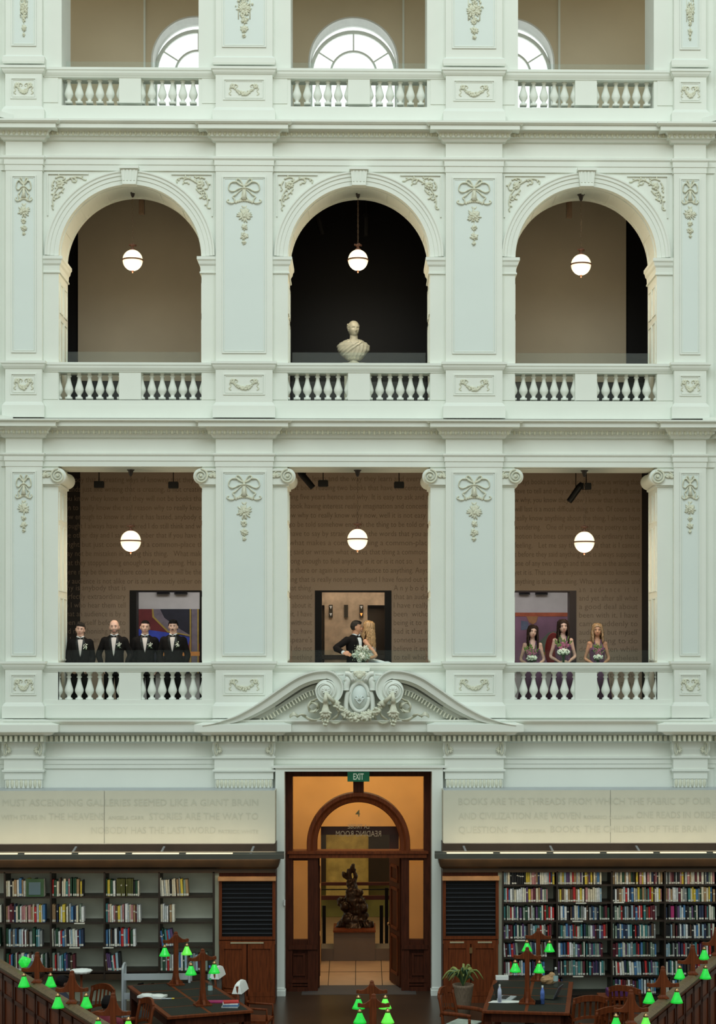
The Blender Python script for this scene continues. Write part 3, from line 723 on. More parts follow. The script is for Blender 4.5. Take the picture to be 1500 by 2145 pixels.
# glass screens behind the rails
for lev, d in ((3, -617), (2, 0), (1, 628)):
    for ci, c in enumerate(BAYS):
        t = thing('glass_screen', 'low greenish glass screen behind the %s rail of the %s bay' % ({3: 'top', 2: 'arched gallery', 1: 'wedding party gallery'}[lev], ['left', 'centre', 'right'][ci]), 'glass screen', (c, .38, Z(876 + d, .3)), world=True, group='glass screens behind the balustrades')
        ztop = Z({3: 133, 2: 739, 1: 1362}[lev], .42)
        bm = BM(); box(bm, c - 1.18, c + 1.18, .40, .412, Z(862 + d, .4), ztop); obj('pane', bm, GLASS1 if lev == 1 else GLASS, t)
        bm = BM(); box(bm, c - 1.19, c + 1.19, .385, .425, Z(876 + d, .4), Z(861 + d, .4)); obj('channel', bm, DARKM, t)
# ------------------------------------------------------------------ arches
for ci, c in enumerate(BAYS):
    bn = ['left', 'centre', 'right'][ci]
    t = thing('archivolt', 'moulded white arch ring of the %s round arch' % bn, 'arch', (c, 0, ZS), world=True, group='moulded rings of the three round arches')
    bm = BM(); pr = [(RA, 0.0), (RA, -.02), (RA + .075, -.02), (RA + .08, -.035), (RA + .14, -.035), (RA + .15, -.055), (RA + .19, -.055), (RA + .21, -.075), (RA + .235, -.075), (RA + .235, 0)]
    rings(bm, [[(c - r * math.cos(PI * k / 48), y, ZS + r * math.sin(PI * k / 48)) for r, y in pr] for k in range(49)], closed=True, caps=True)
    obj('arch_ring', bm, PAINT, t)
    # coffer strips on the soffit
    bm = BM()
    for (y0, y1) in ((.12, .16), (.77, .81)):
        rings(bm, [[(c - r * math.cos(a), y, ZS + r * math.sin(a)) for r, y in ((RA - .015, y0), (RA - .015, y1), (RA + .01, y1), (RA + .01, y0))] for a in [PI * k / 32 for k in range(33)]], closed=True)
    for a in [PI * k / 8 for k in range(1, 8)]:
        m = Matrix.Translation((c - RA * math.cos(a), .465, ZS + RA * math.sin(a))) @ Matrix.Rotation(a - PI / 2, 4, 'Y')
        box(bm, -.025, .025, -.32, .32, -.015, .01, mtx=m)
    obj('soffit_moulding', bm, PAINT, t)
    # keystone
    bm = BM(); prism(bm, [(c - .15, Z(350, -.14)), (c + .15, Z(350, -.14)), (c + .115, Z(389, -.1)), (c - .115, Z(389, -.1))], -.13, .05)
    box(bm, c - .165, c + .165, -.17, .05, Z(355, -.15), Z(349, -.15))
    for k in range(4): box(bm, c - .105 + k * .06, c - .08 + k * .06, -.145, -.13, Z(380, -.14), Z(357, -.14))
    box(bm, c - .12, c + .12, -.15, .02, Z(388, -.14), Z(384, -.14))
    k_ = obj('keystone', bm, PAINT, t)
    for s, zz in ((-1, 1), (1, 1)):
        bm = BM(); yq = -.004
        cxp = 752 + c * 120
        # corner moulding of the spandrel
        box(bm, *sorted((c + s * 1.42, c + s * .72)), -.03, 0, Z(367, 0) - .012, Z(367, 0) + .008)
        box(bm, *sorted((c + s * 1.42, c + s * 1.44)), -.03, 0, Z(455, 0), Z(366, 0))
        obj('spandrel_moulding', bm, PAINT, t)
        obj('spandrel_scroll', spandrel(cxp + s * 146, 388, -s, yq, 5 + ci), ORN, t, True)
    # imposts
    for s in (-1, 1):
        if s < 0: a0, a1 = pilx()[ci][1], c - RA
        else: a0, a1 = c + RA, pilx()[ci + 1][0]
        ti = thing('impost_capital', 'moulded impost block at the foot of the %s round arch, %s side' % (bn, 'left' if s < 0 else 'right'), 'capital', ((a0 + a1) / 2, 0, Z(575)), world=True, group='impost blocks of the round arches')
        bm = BM(); wrap(bm, a0, a1, 0, TH, [(0, Z(540)), (.075, Z(540)), (.075, Z(546)), (.055, Z(549)), (.045, Z(555)), (.02, Z(559)), (.015, Z(570)), (.03, Z(571)), (.03, Z(574)), (0, Z(575))])
        obj('impost_moulding', bm, PAINT, ti)
        bm = BM(); fx = (c - RA) if s < 0 else (c + RA)
        for (za, zb) in ((Z(757), Z(668)), (Z(655), Z(592))):
            for (ya, yb_) in ((.1, .42), (.5, .82)):
                xf = fx if s < 0 else fx
                for q in ((ya, ya + .03, za, zb), (yb_ - .03, yb_, za, zb), (ya + .03, yb_ - .03, za, za + .03), (ya + .03, yb_ - .03, zb - .03, zb)):
                    box(bm, xf - .014, xf + .014, q[0], q[1], q[2], q[3])
        obj('jamb_panelling', bm, PAINT, ti)
# Ionic capitals of the lower gallery
def spiral(bm, c, s, r0=0.125, turns=2.3, y=-.08):
    pts = []; n = 40; rads = []
    for i in range(n + 1):
        t = i / n; a = PI / 2 - t * turns * 2 * PI; r = r0 * (1 - .86 * t)
        pts.append(Vector((c[0] + s * r * math.cos(a), y - .02 * t, c[1] + r * math.sin(a)))); rads.append(.02 * (1 - .65 * t))
    tube(bm, pts, rads, 6); ball(bm, (c[0], y - .015, c[1]), .025, 8, 6)
for ci, c in enumerate(BAYS):
    for s in (-1, 1):
        fx = c + s * 1.25; a1 = pilx()[ci][1] if s < 0 else pilx()[ci + 1][0]
        t = thing('ionic_capital', 'scrolled Ionic capital at the %s top corner of the %s opening with the %s' % ('left' if s < 0 else 'right', ['left', 'centre', 'right'][ci], ['groomsmen', 'couple', 'bridesmaids'][ci]), 'capital', (fx, 0, Z(1020)), world=True, group='Ionic capitals of the lower gallery')
        zc = Z(999); vx = fx - s * .01
        bm = BM(); m = Matrix.Rotation(R(-90), 3, 'X')
        lathe(bm, [(.0, -.09), (.125, -.09), (.14, -.05), (.11, .3), (.10, .45), (.11, .6), (.14, TH - .05), (.125, TH + .0), (0, TH)], (vx, 0, zc), 20, m); obj('volute_bolster', bm, PAINT, t, True)
        bm = BM(); spiral(bm, (vx, zc), s, .125, 2.3, -.1); obj('volute_scroll', bm, ORN, t, True)
        bm = BM(); xa, xb = sorted((fx, a1)); box(bm, xa, xb, -.07, 0.02, Z(1016), Z(986)); wrap(bm, xa, xb, -.05, TH, [(.0, Z(984)), (.05, Z(984)), (.05, Z(988)), (.0, Z(991))]); wrap(bm, xa, xb, 0, TH, [(0, Z(1014)), (.03, Z(1015)), (.03, Z(1019)), (0, Z(1020))])
        obj('capital_block', bm, PAINT, t)
        bm = BM(); xm = (xa + xb) / 2 + s * .05
        for k in range(6): leaf(bm, (xm + s * .02, -.085, zc - .02), (PI / 2 + s * (-1.3 + k * .5)), .09, .04, .5)
        tube(bm, spline([(fx + s * .08, -.08, zc + .08), (xm, -.08, zc + .09), (xm + s * .07, -.085, zc + .03), (xm + s * .03, -.085, zc - .02)], 4), .014, 5)
        obj('leaf_relief', bm, ORN, t, True)
        bm = BM()
        for (za, zb) in ((Z(1384), Z(1250)), (Z(1238), Z(1100)), (Z(1090), Z(1030))):
            for (ya, yb_) in ((.1, .42), (.5, .82)):
                for q in ((ya, ya + .03, za, zb), (yb_ - .03, yb_, za, zb), (ya + .03, yb_ - .03, za, za + .03), (ya + .03, yb_ - .03, zb - .03, zb)): box(bm, fx - .014, fx + .014, *q)
        obj('jamb_panelling', bm, PAINT, t)
# ------------------------------------------------------------------ scrolled pediment over the door
yp = -0.10
t = thing('pediment', 'broken scroll pediment with oval shield and garland above the doorway', 'pediment', (0, yp, Z(1518, -.5)), world=True)
YF = -0.46
def mir(pts, s): return [(753 + (px - 753) * s, py) for px, py in pts]
bm = BM(); prism(bm, [(X(px, -.15), Z(py, -.15)) for px, py in [(500, 1519), (583, 1478), (640, 1442), (662, 1433), (845, 1433), (866, 1442), (923, 1478), (1006, 1519)]], -.16, -.02); obj('tympanum', bm, PAINT, t)
outer = [(425, 1519), (447, 1515), (475, 1506), (500, 1496), (540, 1473), (586, 1441), (622, 1418), (655, 1406), (684, 1403)]
for s in (1, -1):
    pts = [Vector((a, b, 0)) for a, b in outer]
    sp = spline(pts, 5)
    wd = []
    for i, p in enumerate(sp): u = i / len(sp); wd.append(6 + 20 * min(1, u * 1.8))
    n = 64
    for i in range(1, n + 1):
        u = i / n; a = PI / 2 - u * 2 * PI * 1.45; r = 44 * (1 - u) ** .8 * .62 + 16.5
        r = 44 - (44 - 21) * min(1, u * 2.0) if u < .5 else 21 - (u - .5) * 2 * 13
        sp.append(Vector((683 + r * math.cos(a), 1447 - r * math.sin(a), 0))); wd.append(26 * (1 - u) ** 1.1 * .8 + 4 if u < .5 else 7 - 4 * (u - .5))
    rs = []
    for i, p in enumerate(sp):
        tg = (sp[min(i + 1, len(sp) - 1)] - sp[max(i - 1, 0)]).normalized()
        nn = Vector((-tg.y, tg.x, 0))  # towards inside (down)
        if nn.y < 0 and i < 20: nn = -nn
        elif i >= 20: nn = (Vector((683, 1447, 0)) - p).normalized() if i > len(outer) * 5 - 3 else (nn if nn.y > 0 else -nn)
        k = wd[i] / 26; ring = []
        for d, y in ((0, -.04), (0, YF - .06), (3, YF - .06), (6, YF - .02), (8, YF), (19, YF + .01), (20, YF + .10), (26, YF + .13), (26, -.04)):
            q = p + nn * d * k; ring.append((X(753 + (q.x - 753) * s, YF), y, Z(q.y, YF)))
        rs.append(ring)
    bm = BM(); rings(bm, rs, closed=True); obj('scroll_cornice', bm, PAINT, t)
    # volute disc
    bm = BM(); cx, cz = X(753 + (683 - 753) * s, YF), Z(1447, YF); m = Matrix.Rotation(R(90), 3, 'X')
    lathe(bm, [(0, 0.12), (.035, .115), (.05, .09), (.085, .085), (.095, .07), (.135, .065), (.15, .05), (.18, .045), (.19, .02), (.19, -.25)], (cx, YF + .02, cz), 28, m)
    for k in range(10): leaf(bm, (cx, YF - .10, cz), 2 * PI * k / 10, .075, .035, .6)
    tube(bm, [(cx + s * (.175 - .12 * k / 60) * math.cos(-k * .21 + 1.5), YF - .03 - .06 * k / 60, cz + (.175 - .12 * k / 60) * math.sin(-k * .21 + 1.5)) for k in range(61)], .012, 6)
    obj('volute', bm, PAINT, t, True)
    # dentils following the curve
    path = spline([Vector((a, b, 0)) for a, b in [(528, 1519), (565, 1502), (605, 1478), (640, 1457), (664, 1449)]], 12)
    bm = BM(); acc = 0; back = []
    for i in range(1, len(path)):
        back.append(path[i - 1])
        acc += (path[i] - path[i - 1]).length
        if acc > 5.4:
            acc = 0; p = path[i]; tg = (path[i] - path[i - 1]).normalized(); a = math.atan2(tg.y, tg.x)
            cbox(bm, (X(753 + (p.x - 753) * s, -.26), -.24, Z(p.y, -.26)), (.025, .10, .085), ry=a * s)
    obj('dentil_course', bm, ORN, t)
    bm = BM(); rs = []
    for p in path: rs.append([(X(753 + (p.x - 753) * s, -.2), y, Z(p.y + dd, -.2)) for dd, y in ((-7, -.1), (-7, -.22), (-5, -.22), (-5, -.19), (7, -.17), (7, -.1))])
    rings(bm, rs); obj('dentil_band', bm, PAINT, t)
    # tassel of bellflowers
    def q(px, py, y=-.5): return Vector((X(753 + (px - 753) * s, y), y, Z(py, y)))
    bm = BM(); rr = random.Random(4)
    c = q(683, 1450, -.58)
    tube(bm, [c, q(682, 1462, -.6), q(682, 1471, -.58)], [.02, .035, .045], 10); tube(bm, [c, q(690, 1460, -.6), q(699, 1470, -.56)], [.02, .032, .042], 10)
    lathe(bm, [(.02, .02), (.055, .0), (.055, -.02), (.035, -.03), (.05, -.09), (.075, -.16), (.085, -.19), (.0, -.17)], q(682, 1470, -.56), 12)
    for k in range(36):
        v = rr.random(); r_ = .085 * (1 - v * .75)
        a = rr.uniform(0, 6.28); ball(bm, q(682, 1493 + v * 27, -.54) + Vector((math.cos(a) * r_, math.sin(a) * r_ * .6, 0)), rr.uniform(.022, .036) * (1 - v * .35), 7, 5)
    for k in range(6): leaf(bm, q(682, 1490, -.6), -PI / 2 + (k - 2.5) * .5, .12, .05, .4)
    obj('bellflower_tassel', bm, ORN, t, True)
    bm = BM()
    for pa, fl in (([(676, 1455), (666, 1463), (654, 1469), (646, 1478), (649, 1488), (658, 1490), (662, 1484)], 1), ([(655, 1472), (664, 1474), (668, 1482), (660, 1492)], 1), ([(690, 1478), (684, 1496), (668, 1507), (652, 1508), (640, 1501), (632, 1496), (624, 1500), (616, 1495), (608, 1500)], 1), ([(712, 1488), (706, 1500), (694, 1510), (704, 1516), (716, 1510), (722, 1498)], 1)):
        pts = spline([q(a, b, -.30 - .10 * (i % 2)) for i, (a, b) in enumerate(pa)], 4)
        tube(bm, pts, [.045 - .02 * abs(i / len(pts) - .3) for i in range(len(pts))], 8, flat=(1.3, .45))
    obj('ribbon', bm, ORN, t, True)
# garland
bm = BM(); rr = random.Random(9)
for i in range(190):
    v = rr.uniform(-1, 1); px = 753 + v * 50; py = 1472 + 31 * (1 - v * v) ** .8
    th = .045 + .045 * (1 - v * v); a = rr.uniform(0, 6.28); d = th * math.sqrt(rr.random())
    ball(bm, (X(px, -.5) + math.cos(a) * d * .3, -.48 - abs(math.cos(a)) * d * .9, Z(py, -.5) + math.sin(a) * d), rr.uniform(.02, .034), 7, 5)
for i in range(26):
    v = rr.uniform(-.95, .95); leaf(bm, (X(753 + v * 50, -.55), -.56, Z(1473 + 31 * (1 - v * v) ** .8, -.55)), rr.uniform(0, 6.28), .09, .04, .4)
for s in (-1, 1): lathe(bm, [(.02, .0), (.05, -.03), (.075, -.10), (0, -.09)], (X(753 + s * 53, -.5), -.5, Z(1467, -.5)), 10, Matrix.Rotation(-s * R(-35), 3, 'Y'))
obj('garland', bm, ORN, t, True)
# cartouche
bm = BM(); K = 3600 / 29.6
prism(bm, [(X(753 + dx, -.3), Z(py, -.3)) for dx, py in [(-34, 1519), (-34, 1478), (-30, 1450), (-32, 1424), (-26, 1412), (-10, 1406), (10, 1406), (26, 1412), (32, 1424), (30, 1450), (34, 1478), (34, 1519)]], -.30, -.1)
obj('shield_backing', bm, PAINT, t)
bm = BM(); ball(bm, (X(753, -.34), -.32, Z(1460, -.34)), (17 / K, .14, 26 / K), 28, 16); sh = obj('oval_shield', bm, PANEL, t, True)
bm = BM(); pts = [(X(753, -.36) + 20 / K * math.cos(a), -.36, Z(1460, -.36) + 30 / K * math.sin(a)) for a in [2 * PI * i / 36 for i in range(37)]]; tube(bm, pts, .036, 8); obj('oval_frame', bm, PAINT, t, True)
bm = BM(); c = (X(753, -.5), -.47, Z(1462, -.5))
for k in range(5): leaf(bm, (c[0], c[1], c[2] - .04), PI / 2 + (k - 2) * .6, .10, .035, .3)
for s in (-1, 1): tube(bm, spline([(c[0], c[1], c[2] - .10), (c[0] + s * .05, c[1], c[2] - .04), (c[0] + s * .08, c[1] + .02, c[2] + .0), (c[0] + s * .06, c[1] + .01, c[2] + .03)], 4), .011, 5)
obj('shield_foliage', bm, PANEL, sh, True)
bm = BM()
for s in (-1, 1):
    def q(dx, py, y=-.4): return Vector((X(753 + s * dx, y), y, Z(py, y)))
    tube(bm, spline([q(28, 1444), q(27, 1434), q(25, 1426), q(30, 1421)], 4), .055, 8, flat=(1, 1)); cbox(bm, q(28, 1445), (.10, .12, .03))
    tube(bm, spline([q(30, 1411), q(22, 1412), q(16, 1418), q(13, 1424), q(10, 1421)], 4), .042, 8); cbox(bm, q(42, 1413), (.14, .14, .03))
    tube(bm, spline([q(24, 1500), q(28, 1485), q(27, 1462), q(23, 1448)], 4), .04, 8)
obj('scroll_bracket', bm, PAINT, t, True)
bm = BM()
for k in range(7): a = PI * (k + .5) / 7; leaf(bm, (X(753, -.45), -.46, Z(1416, -.45)), a, .10, .05, .7)
for k in (-1, 1): ball(bm, (X(753 + k * 9, -.45), -.46, Z(1410, -.45)), .035, 8, 6)
ball(bm, (X(753, -.45), -.48, Z(1417, -.45)), .05, 8, 6); obj('shell_crest', bm, ORN, t, True)
bm = BM(); wrap(bm, X(740), X(768), -.05, 0, [(.02, Z(1407)), (.05, Z(1406)), (.06, Z(1398)), (0, Z(1397))]); obj('crest_ledge', bm, PAINT, t)

# ------------------------------------------------------------------ pendant globe lamps
def pendant(px, py, r, ptop, lab, grp):
    y = .5; c = Vector((X(px, y), y, Z(py, y))); zt_ = Z(ptop, y)
    t = thing('pendant_lamp', lab, 'pendant lamp', (c.x, c.y, c.z - r - .04), world=True, group=grp)
    bm = BM(); ball(bm, c, (r, r, r * 1.04), 28, 18); obj('globe', bm, GLOBE, t, True, label='glowing warm white globe')
    bm = BM(); lathe(bm, [(r + .004, -.012), (r + .012, -.012), (r + .012, .012), (r + .004, .012)], c, 32); obj('equator_band', bm, COPPER, t)
    bm = BM(); lathe(bm, [(.03, 0), (.055, .015), (.05, .03), (.025, .05), (.022, .075), (.05, .085), (.065, .105), (.03, .115), (.015, .13)], c + Vector((0, 0, r - .01)), 12)
    for k in range(4): ball(bm, c + Vector((.06 * math.cos(k * PI / 2 + .4), .06 * math.sin(k * PI / 2 + .4), r + .09)), (.015, .015, .022), 6, 4)
    obj('fitter', bm, COPPER, t, True)
    bm = BM(); lathe(bm, [(.03, .01), (.02, -.01), (.012, -.02), (.018, -.035), (.005, -.05)], c - Vector((0, 0, r)), 10); obj('finial', bm, COPPER, t, True)
    bm = BM(); lathe(bm, [(.07, 0), (.07, -.015), (.045, -.04), (.03, -.10), (.012, -.13)], (c.x, c.y, zt_ + .005), 14); obj('canopy', bm, mat('dark_iron', (0.03, 0.022, 0.02), .4), t, True)
    bm = BM(); z0 = c.z + r + .11; n = int((zt_ - .12 - z0) / .05)
    for k in range(n):
        zz = z0 + k * .05 + .02; a = k * PI / 2 + .3; pts = []
        for j in range(9):
            b = 2 * PI * j / 8; pts.append((c.x + .012 * math.cos(b) * math.cos(a), c.y + .012 * math.cos(b) * math.sin(a), zz + .030 * math.sin(b)))
        tube(bm, pts, .003, 4)
    obj('chain', bm, mat('dull_brown_chain', (0.16, 0.10, 0.06), .5, .5), t)
    point('globe_light', (0, 0, -.12), 42, (1, .78, .5), r + .02, t)
for px, py, pt, n in ((279, 547, 404, 'left'), (750, 545, 406, 'centre'), (1218, 553, 411, 'right')):
    pendant(px, py, .177, 389 + 12 + (0 if n != 'right' else 4), 'glowing globe lamp hanging in the %s round arch' % n, 'globe lamps of the round arches')
for px, py, n in ((275, 1134, 'above the groomsmen'), (749, 1130, 'above the kissing couple'), (1225, 1135, 'above the bridesmaids')):
    pendant(px, py, .18, 984, 'glowing globe lamp on a chain %s' % n, 'globe lamps of the lower gallery')

# gallery spotlights
def spot(px, py, y, lab, kind='box', ang=0):
    c = Vector((X(px, y), y, Z(py, y)))
    t = thing('gallery_spotlight', lab, 'spotlight', c, world=True, group='small spotlights in the galleries')
    zc = 9.58 if c.z < 10 else 14.85
    bm = BM()
    if kind == 'box': cbox(bm, c, (.17, .12, .12)); cbox(bm, c - Vector((0, 0, .0)), (.19, .02, .10))
    elif kind == 'strip': cbox(bm, c, (.10, .08, .34)); cbox(bm, c + Vector((.0, -.045, 0)), (.05, .01, .30))
    else: lathe(bm, [(0, -.22), (.055, -.22), (.06, .12), (.04, .2), (0, .2)], c, 12, Matrix.Rotation(ang, 3, 'Y'))
    obj('housing', bm, mat('brown_metal_housing', (0.22, 0.15, 0.10), .4) if kind == 'strip' else DARKM, t)
    bm = BM(); tube(bm, [c + Vector((0, 0, .03)), (c.x, c.y, zc)], .01, 6); obj('hanger_rod', bm, DARKM, t)
spot(209, 1016, 2.0, 'small black spotlight left of the chain above the groomsmen')
spot(364, 1017, 2.0, 'small black spotlight right of the chain above the groomsmen')
spot(677, 1013, 2.0, 'small black spotlight left of the chain above the couple')
spot(836, 1016, 2.0, 'small black spotlight right of the chain above the couple')
spot(1229, 1018, 2.0, 'small black spotlight directly behind the lamp chain over the bridesmaids')
spot(640, 1003, 1.9, 'slanting tube spotlight in the top left corner over the couple', 'tube', R(-40))
spot(1207, 1030, 1.9, 'slanting tube spotlight beside the lamp chain over the bridesmaids', 'tube', R(35))
spot(298, 432, 1.8, 'upright wall fitting right of the chain in the left arch', 'strip')
spot(1193, 436, 1.8, 'upright wall fitting left of the chain in the right arch', 'strip')
spot(669, 468, 2.4, 'dim slanting spotlight in the dark centre arch, left of the chain', 'tube', R(-15))
spot(767, 470, 2.4, 'dim upright spotlight in the dark centre arch, right of the chain', 'tube', 0)

# ------------------------------------------------------------------ ground storey: header boards, light troughs, bookcases
YH = -.72
def xq(px, y): return X(px, y)
sides = {'left': (-6.6, X(577, YH)), 'right': (X(928, YH), 6.6)}
for sd, (a, b) in sides.items():
    t = thing('header_board', 'pale lettered board above the %s bookcases' % sd, 'sign board', ((a + b) / 2, YH, 2.5), world=True, group='lettered boards above the bookcases')
    bm = BM(); js = [a, X(220, YH), b] if sd == 'left' else [a, X(1280, YH), b]
    for u, v in zip(js, js[1:]): box(bm, u + .004, v - .004, YH, -.05, Z(1766, YH), Z(1656, YH))
    obj('board', bm, HEADER, t)
    bm = BM(); box(bm, a + .02, b - .02, YH + .03, -.0, Z(1768, YH), Z(1655.4, YH)); obj('board_edge', bm, GREYM, t)
    ym = YH - .004; FL = mat('faint_grey_lettering', (0.505, 0.51, 0.415), .7)
    def tx(s, x0, x1, py, size): bm = BM(); addtext(bm, s, X(x0, ym), ym, Z(py, ym), size, (x1 - x0) * (30 + ym) / 3600); obj('lettering_line', bm, FL, t)
    if sd == 'left':
        tx('MUST ASCENDING GALLERIES SEEMED LIKE A GIANT BRAIN', 8, 541, 1687.5, .165); tx('WITH STARS IN', 5, 97, 1716.5, .12); tx('THE HEAVENS', 104, 220, 1716.5, .165); tx('ANGELA CARR', 228, 303, 1716.5, .09); tx('STORIES ARE THE WAY TO', 314, 541, 1716.5, .165)
        tx('NOBODY HAS THE LAST WORD', 193, 452, 1745.5, .165); tx('PATRICK WHITE', 458, 541, 1745.5, .09)
    else:
        tx('BOOKS ARE THE THREADS FROM WHICH THE FABRIC OF OUR', 961, 1492, 1686, .165); tx('AND CIVILIZATION ARE WOVEN', 961, 1217, 1716.5, .165); tx('ROSARIO SULLIVAN', 1224, 1328, 1716.5, .09); tx('ONE READS IN ORDER', 1335, 1512, 1715, .165)
        tx('QUESTIONS', 961, 1064, 1745.5, .165); tx('FRANZ KAFKA', 1072, 1144, 1745.5, .09); tx('BOOKS, THE CHILDREN OF THE BRAIN', 1154, 1482, 1744.5, .165)
    # light trough
    yt_ = -1.12
    xa, xb = (-6.6, X(595, yt_)) if sd == 'left' else (X(911, yt_), 6.6)
    t = thing('light_trough', 'long dark light trough with a glowing strip above the %s bookcases' % sd, 'light fitting', ((xa + xb) / 2, yt_, 2.5), world=True, group='light troughs above the bookcases')
    bm = BM(); box(bm, xa, xb, yt_ - .08, yt_ + .08, Z(1798, yt_), Z(1788, yt_)); box(bm, xa, xb, yt_ + .06, yt_ + .08, Z(1798, yt_), Z(1784, yt_)); obj('housing', bm, mat('olive_grey_metal', (0.06, 0.062, 0.05), .5), t)
    bm = BM(); x = xa + .1
    e = 0
    while x < xb - .2:
        if sd == 'left' and x + .8 > X(580, yt_): break
        if sd == 'right' and x < X(935, yt_): x += .1; continue
        box(bm, x, min(x + .78, xb), yt_ - .02, yt_ + .03, Z(1788, yt_), Z(1786, yt_)); x += .9
    obj('glowing_tube', bm, mat('warm_lit_tube', (0.9, 0.8, 0.6), emit=(1, .80, .50), es=0.9), t)
    bm = BM(); 
    for px in ((155, 340, 528) if sd == 'left' else (975, 1158, 1340)):
        cbox(bm, (X(px, yt_ + .1), yt_ + .17, Z(1783, yt_)), (.035, .28, .02), rx=R(20), rz=R(-8 if sd == 'left' else 8))
    obj('support_bracket', bm, mat('blue_grey_metal', (0.18, 0.2, 0.23), .4, .4), t)
    area('trough_light_' + sd, ((xa + xb) / 2, yt_ + .02, Z(1783, yt_)), (PI - R(38), 0, 0), xb - xa - .3, .05, 9, (1, .78, .52))
    area('shelf_light_' + sd, ((xa + xb) / 2, yt_ + .1, Z(1799, yt_)), (R(28), 0, 0), xb - xa - .3, .05, 8, (1, .80, .52))
# bookcases
YK = -.85; YBK = -.38
bm = BM()
t_l = thing('bookcase', 'half-empty dark bookcase wall left of the doorway', 'bookcase', (-4, YK, 0), world=True)
t_r = thing('bookcase', 'crowded dark bookcase wall right of the doorway', 'bookcase', (4, YK, 0), world=True)
LP = [15 - 100, 12, 108, 220, 334, 448]; RP = [1054, 1168, 1283, 1395, 1508, 1560]
lrow = [1877, 1931, 1982, 2033]; rrow = [1854, 1891, 1929, 1968, 2006.5, 2045, 2084]
for t, P_, rw, xa, xb, sd in ((t_l, LP, lrow, -6.6, X(577, YK), 'left'), (t_r, RP, rrow, X(928, YK), 6.6, 'right')):
    ca, cb = (-6.6, X(449, YK)) if sd == 'left' else (X(1053, YK), 6.6)
    bm = BM(); wrap(bm, xa, xb, YK + .0, 0, [(-.3, Z(1797, YK)), (.07, Z(1797, YK)), (.07, Z(1800, YK)), (.05, Z(1815, YK)), (.02, Z(1819, YK)), (0, Z(1820, YK)), (0, Z(1828, YK))]); obj('cornice', bm, mat('brown_black_oak', (0.032, 0.017, 0.007), .45, var=.3), t)
    bm = BM(); box(bm, xa, xb - (.0), YK + .25, -.05, Z(1800, YK), Z(1767, YH)); obj('recess_shade_block', bm, SHELFW, t)  # near-black block stands in for the shade in the recess under the header
    bm = BM(); box(bm, ca, cb, YBK, YBK + .03, .1, Z(1822, YBK)); obj('back_panel', bm, CREAMB, t)
    for px in P_:
        bm = BM(); x = X(px, YK); w_ = .028 if px != P_[-1] or sd == 'right' else .035
        box(bm, x - w_ / 2, x + w_ / 2, YK, YBK, 0 if sd == 'right' else Z(2050, YK), Z(1826, YK)); obj('upright', bm, SHELFW, t)
    for k, py in enumerate(rw):
        for p0, p1 in zip(P_, P_[1:]):
            x0, x1 = X(p0, YK) + .014, X(p1, YK) - .014
            z_ = Z(py, YK) - .0
            bm = BM(); box(bm, x0, x1, YK + .02, YBK, z_ - .028, z_); obj('shelf', bm, SHELFW, t)
    bm = BM()
    if sd == 'left': box(bm, ca, cb, YK + .01, YBK, Z(2051, YK), Z(2039, YK)); obj('bottom_rail', bm, mat('brown_black_oak', 0), t); bm = BM(); box(bm, ca, X(458, YK), -.60, -.5, 0, Z(2045, YK)); obj('lower_panel', bm, mat('cream_low_panel', (0.27, 0.27, 0.20), .7), t); bm = BM(); box(bm, X(449, YK), X(459, YK), YK + .03, -.4, 0, Z(1828, YK)); obj('side_fillet', bm, mat('cream_low_panel', 0), t)
    else: box(bm, ca, cb, YK + .0, YBK, 0, .1); obj('bottom_rail', bm, SHELFW, t); bm = BM(); box(bm, X(1044, YK), X(1053, YK), YK + .03, -.4, 0, Z(1828, YK)); obj('side_fillet', bm, mat('cream_low_panel', 0), t)
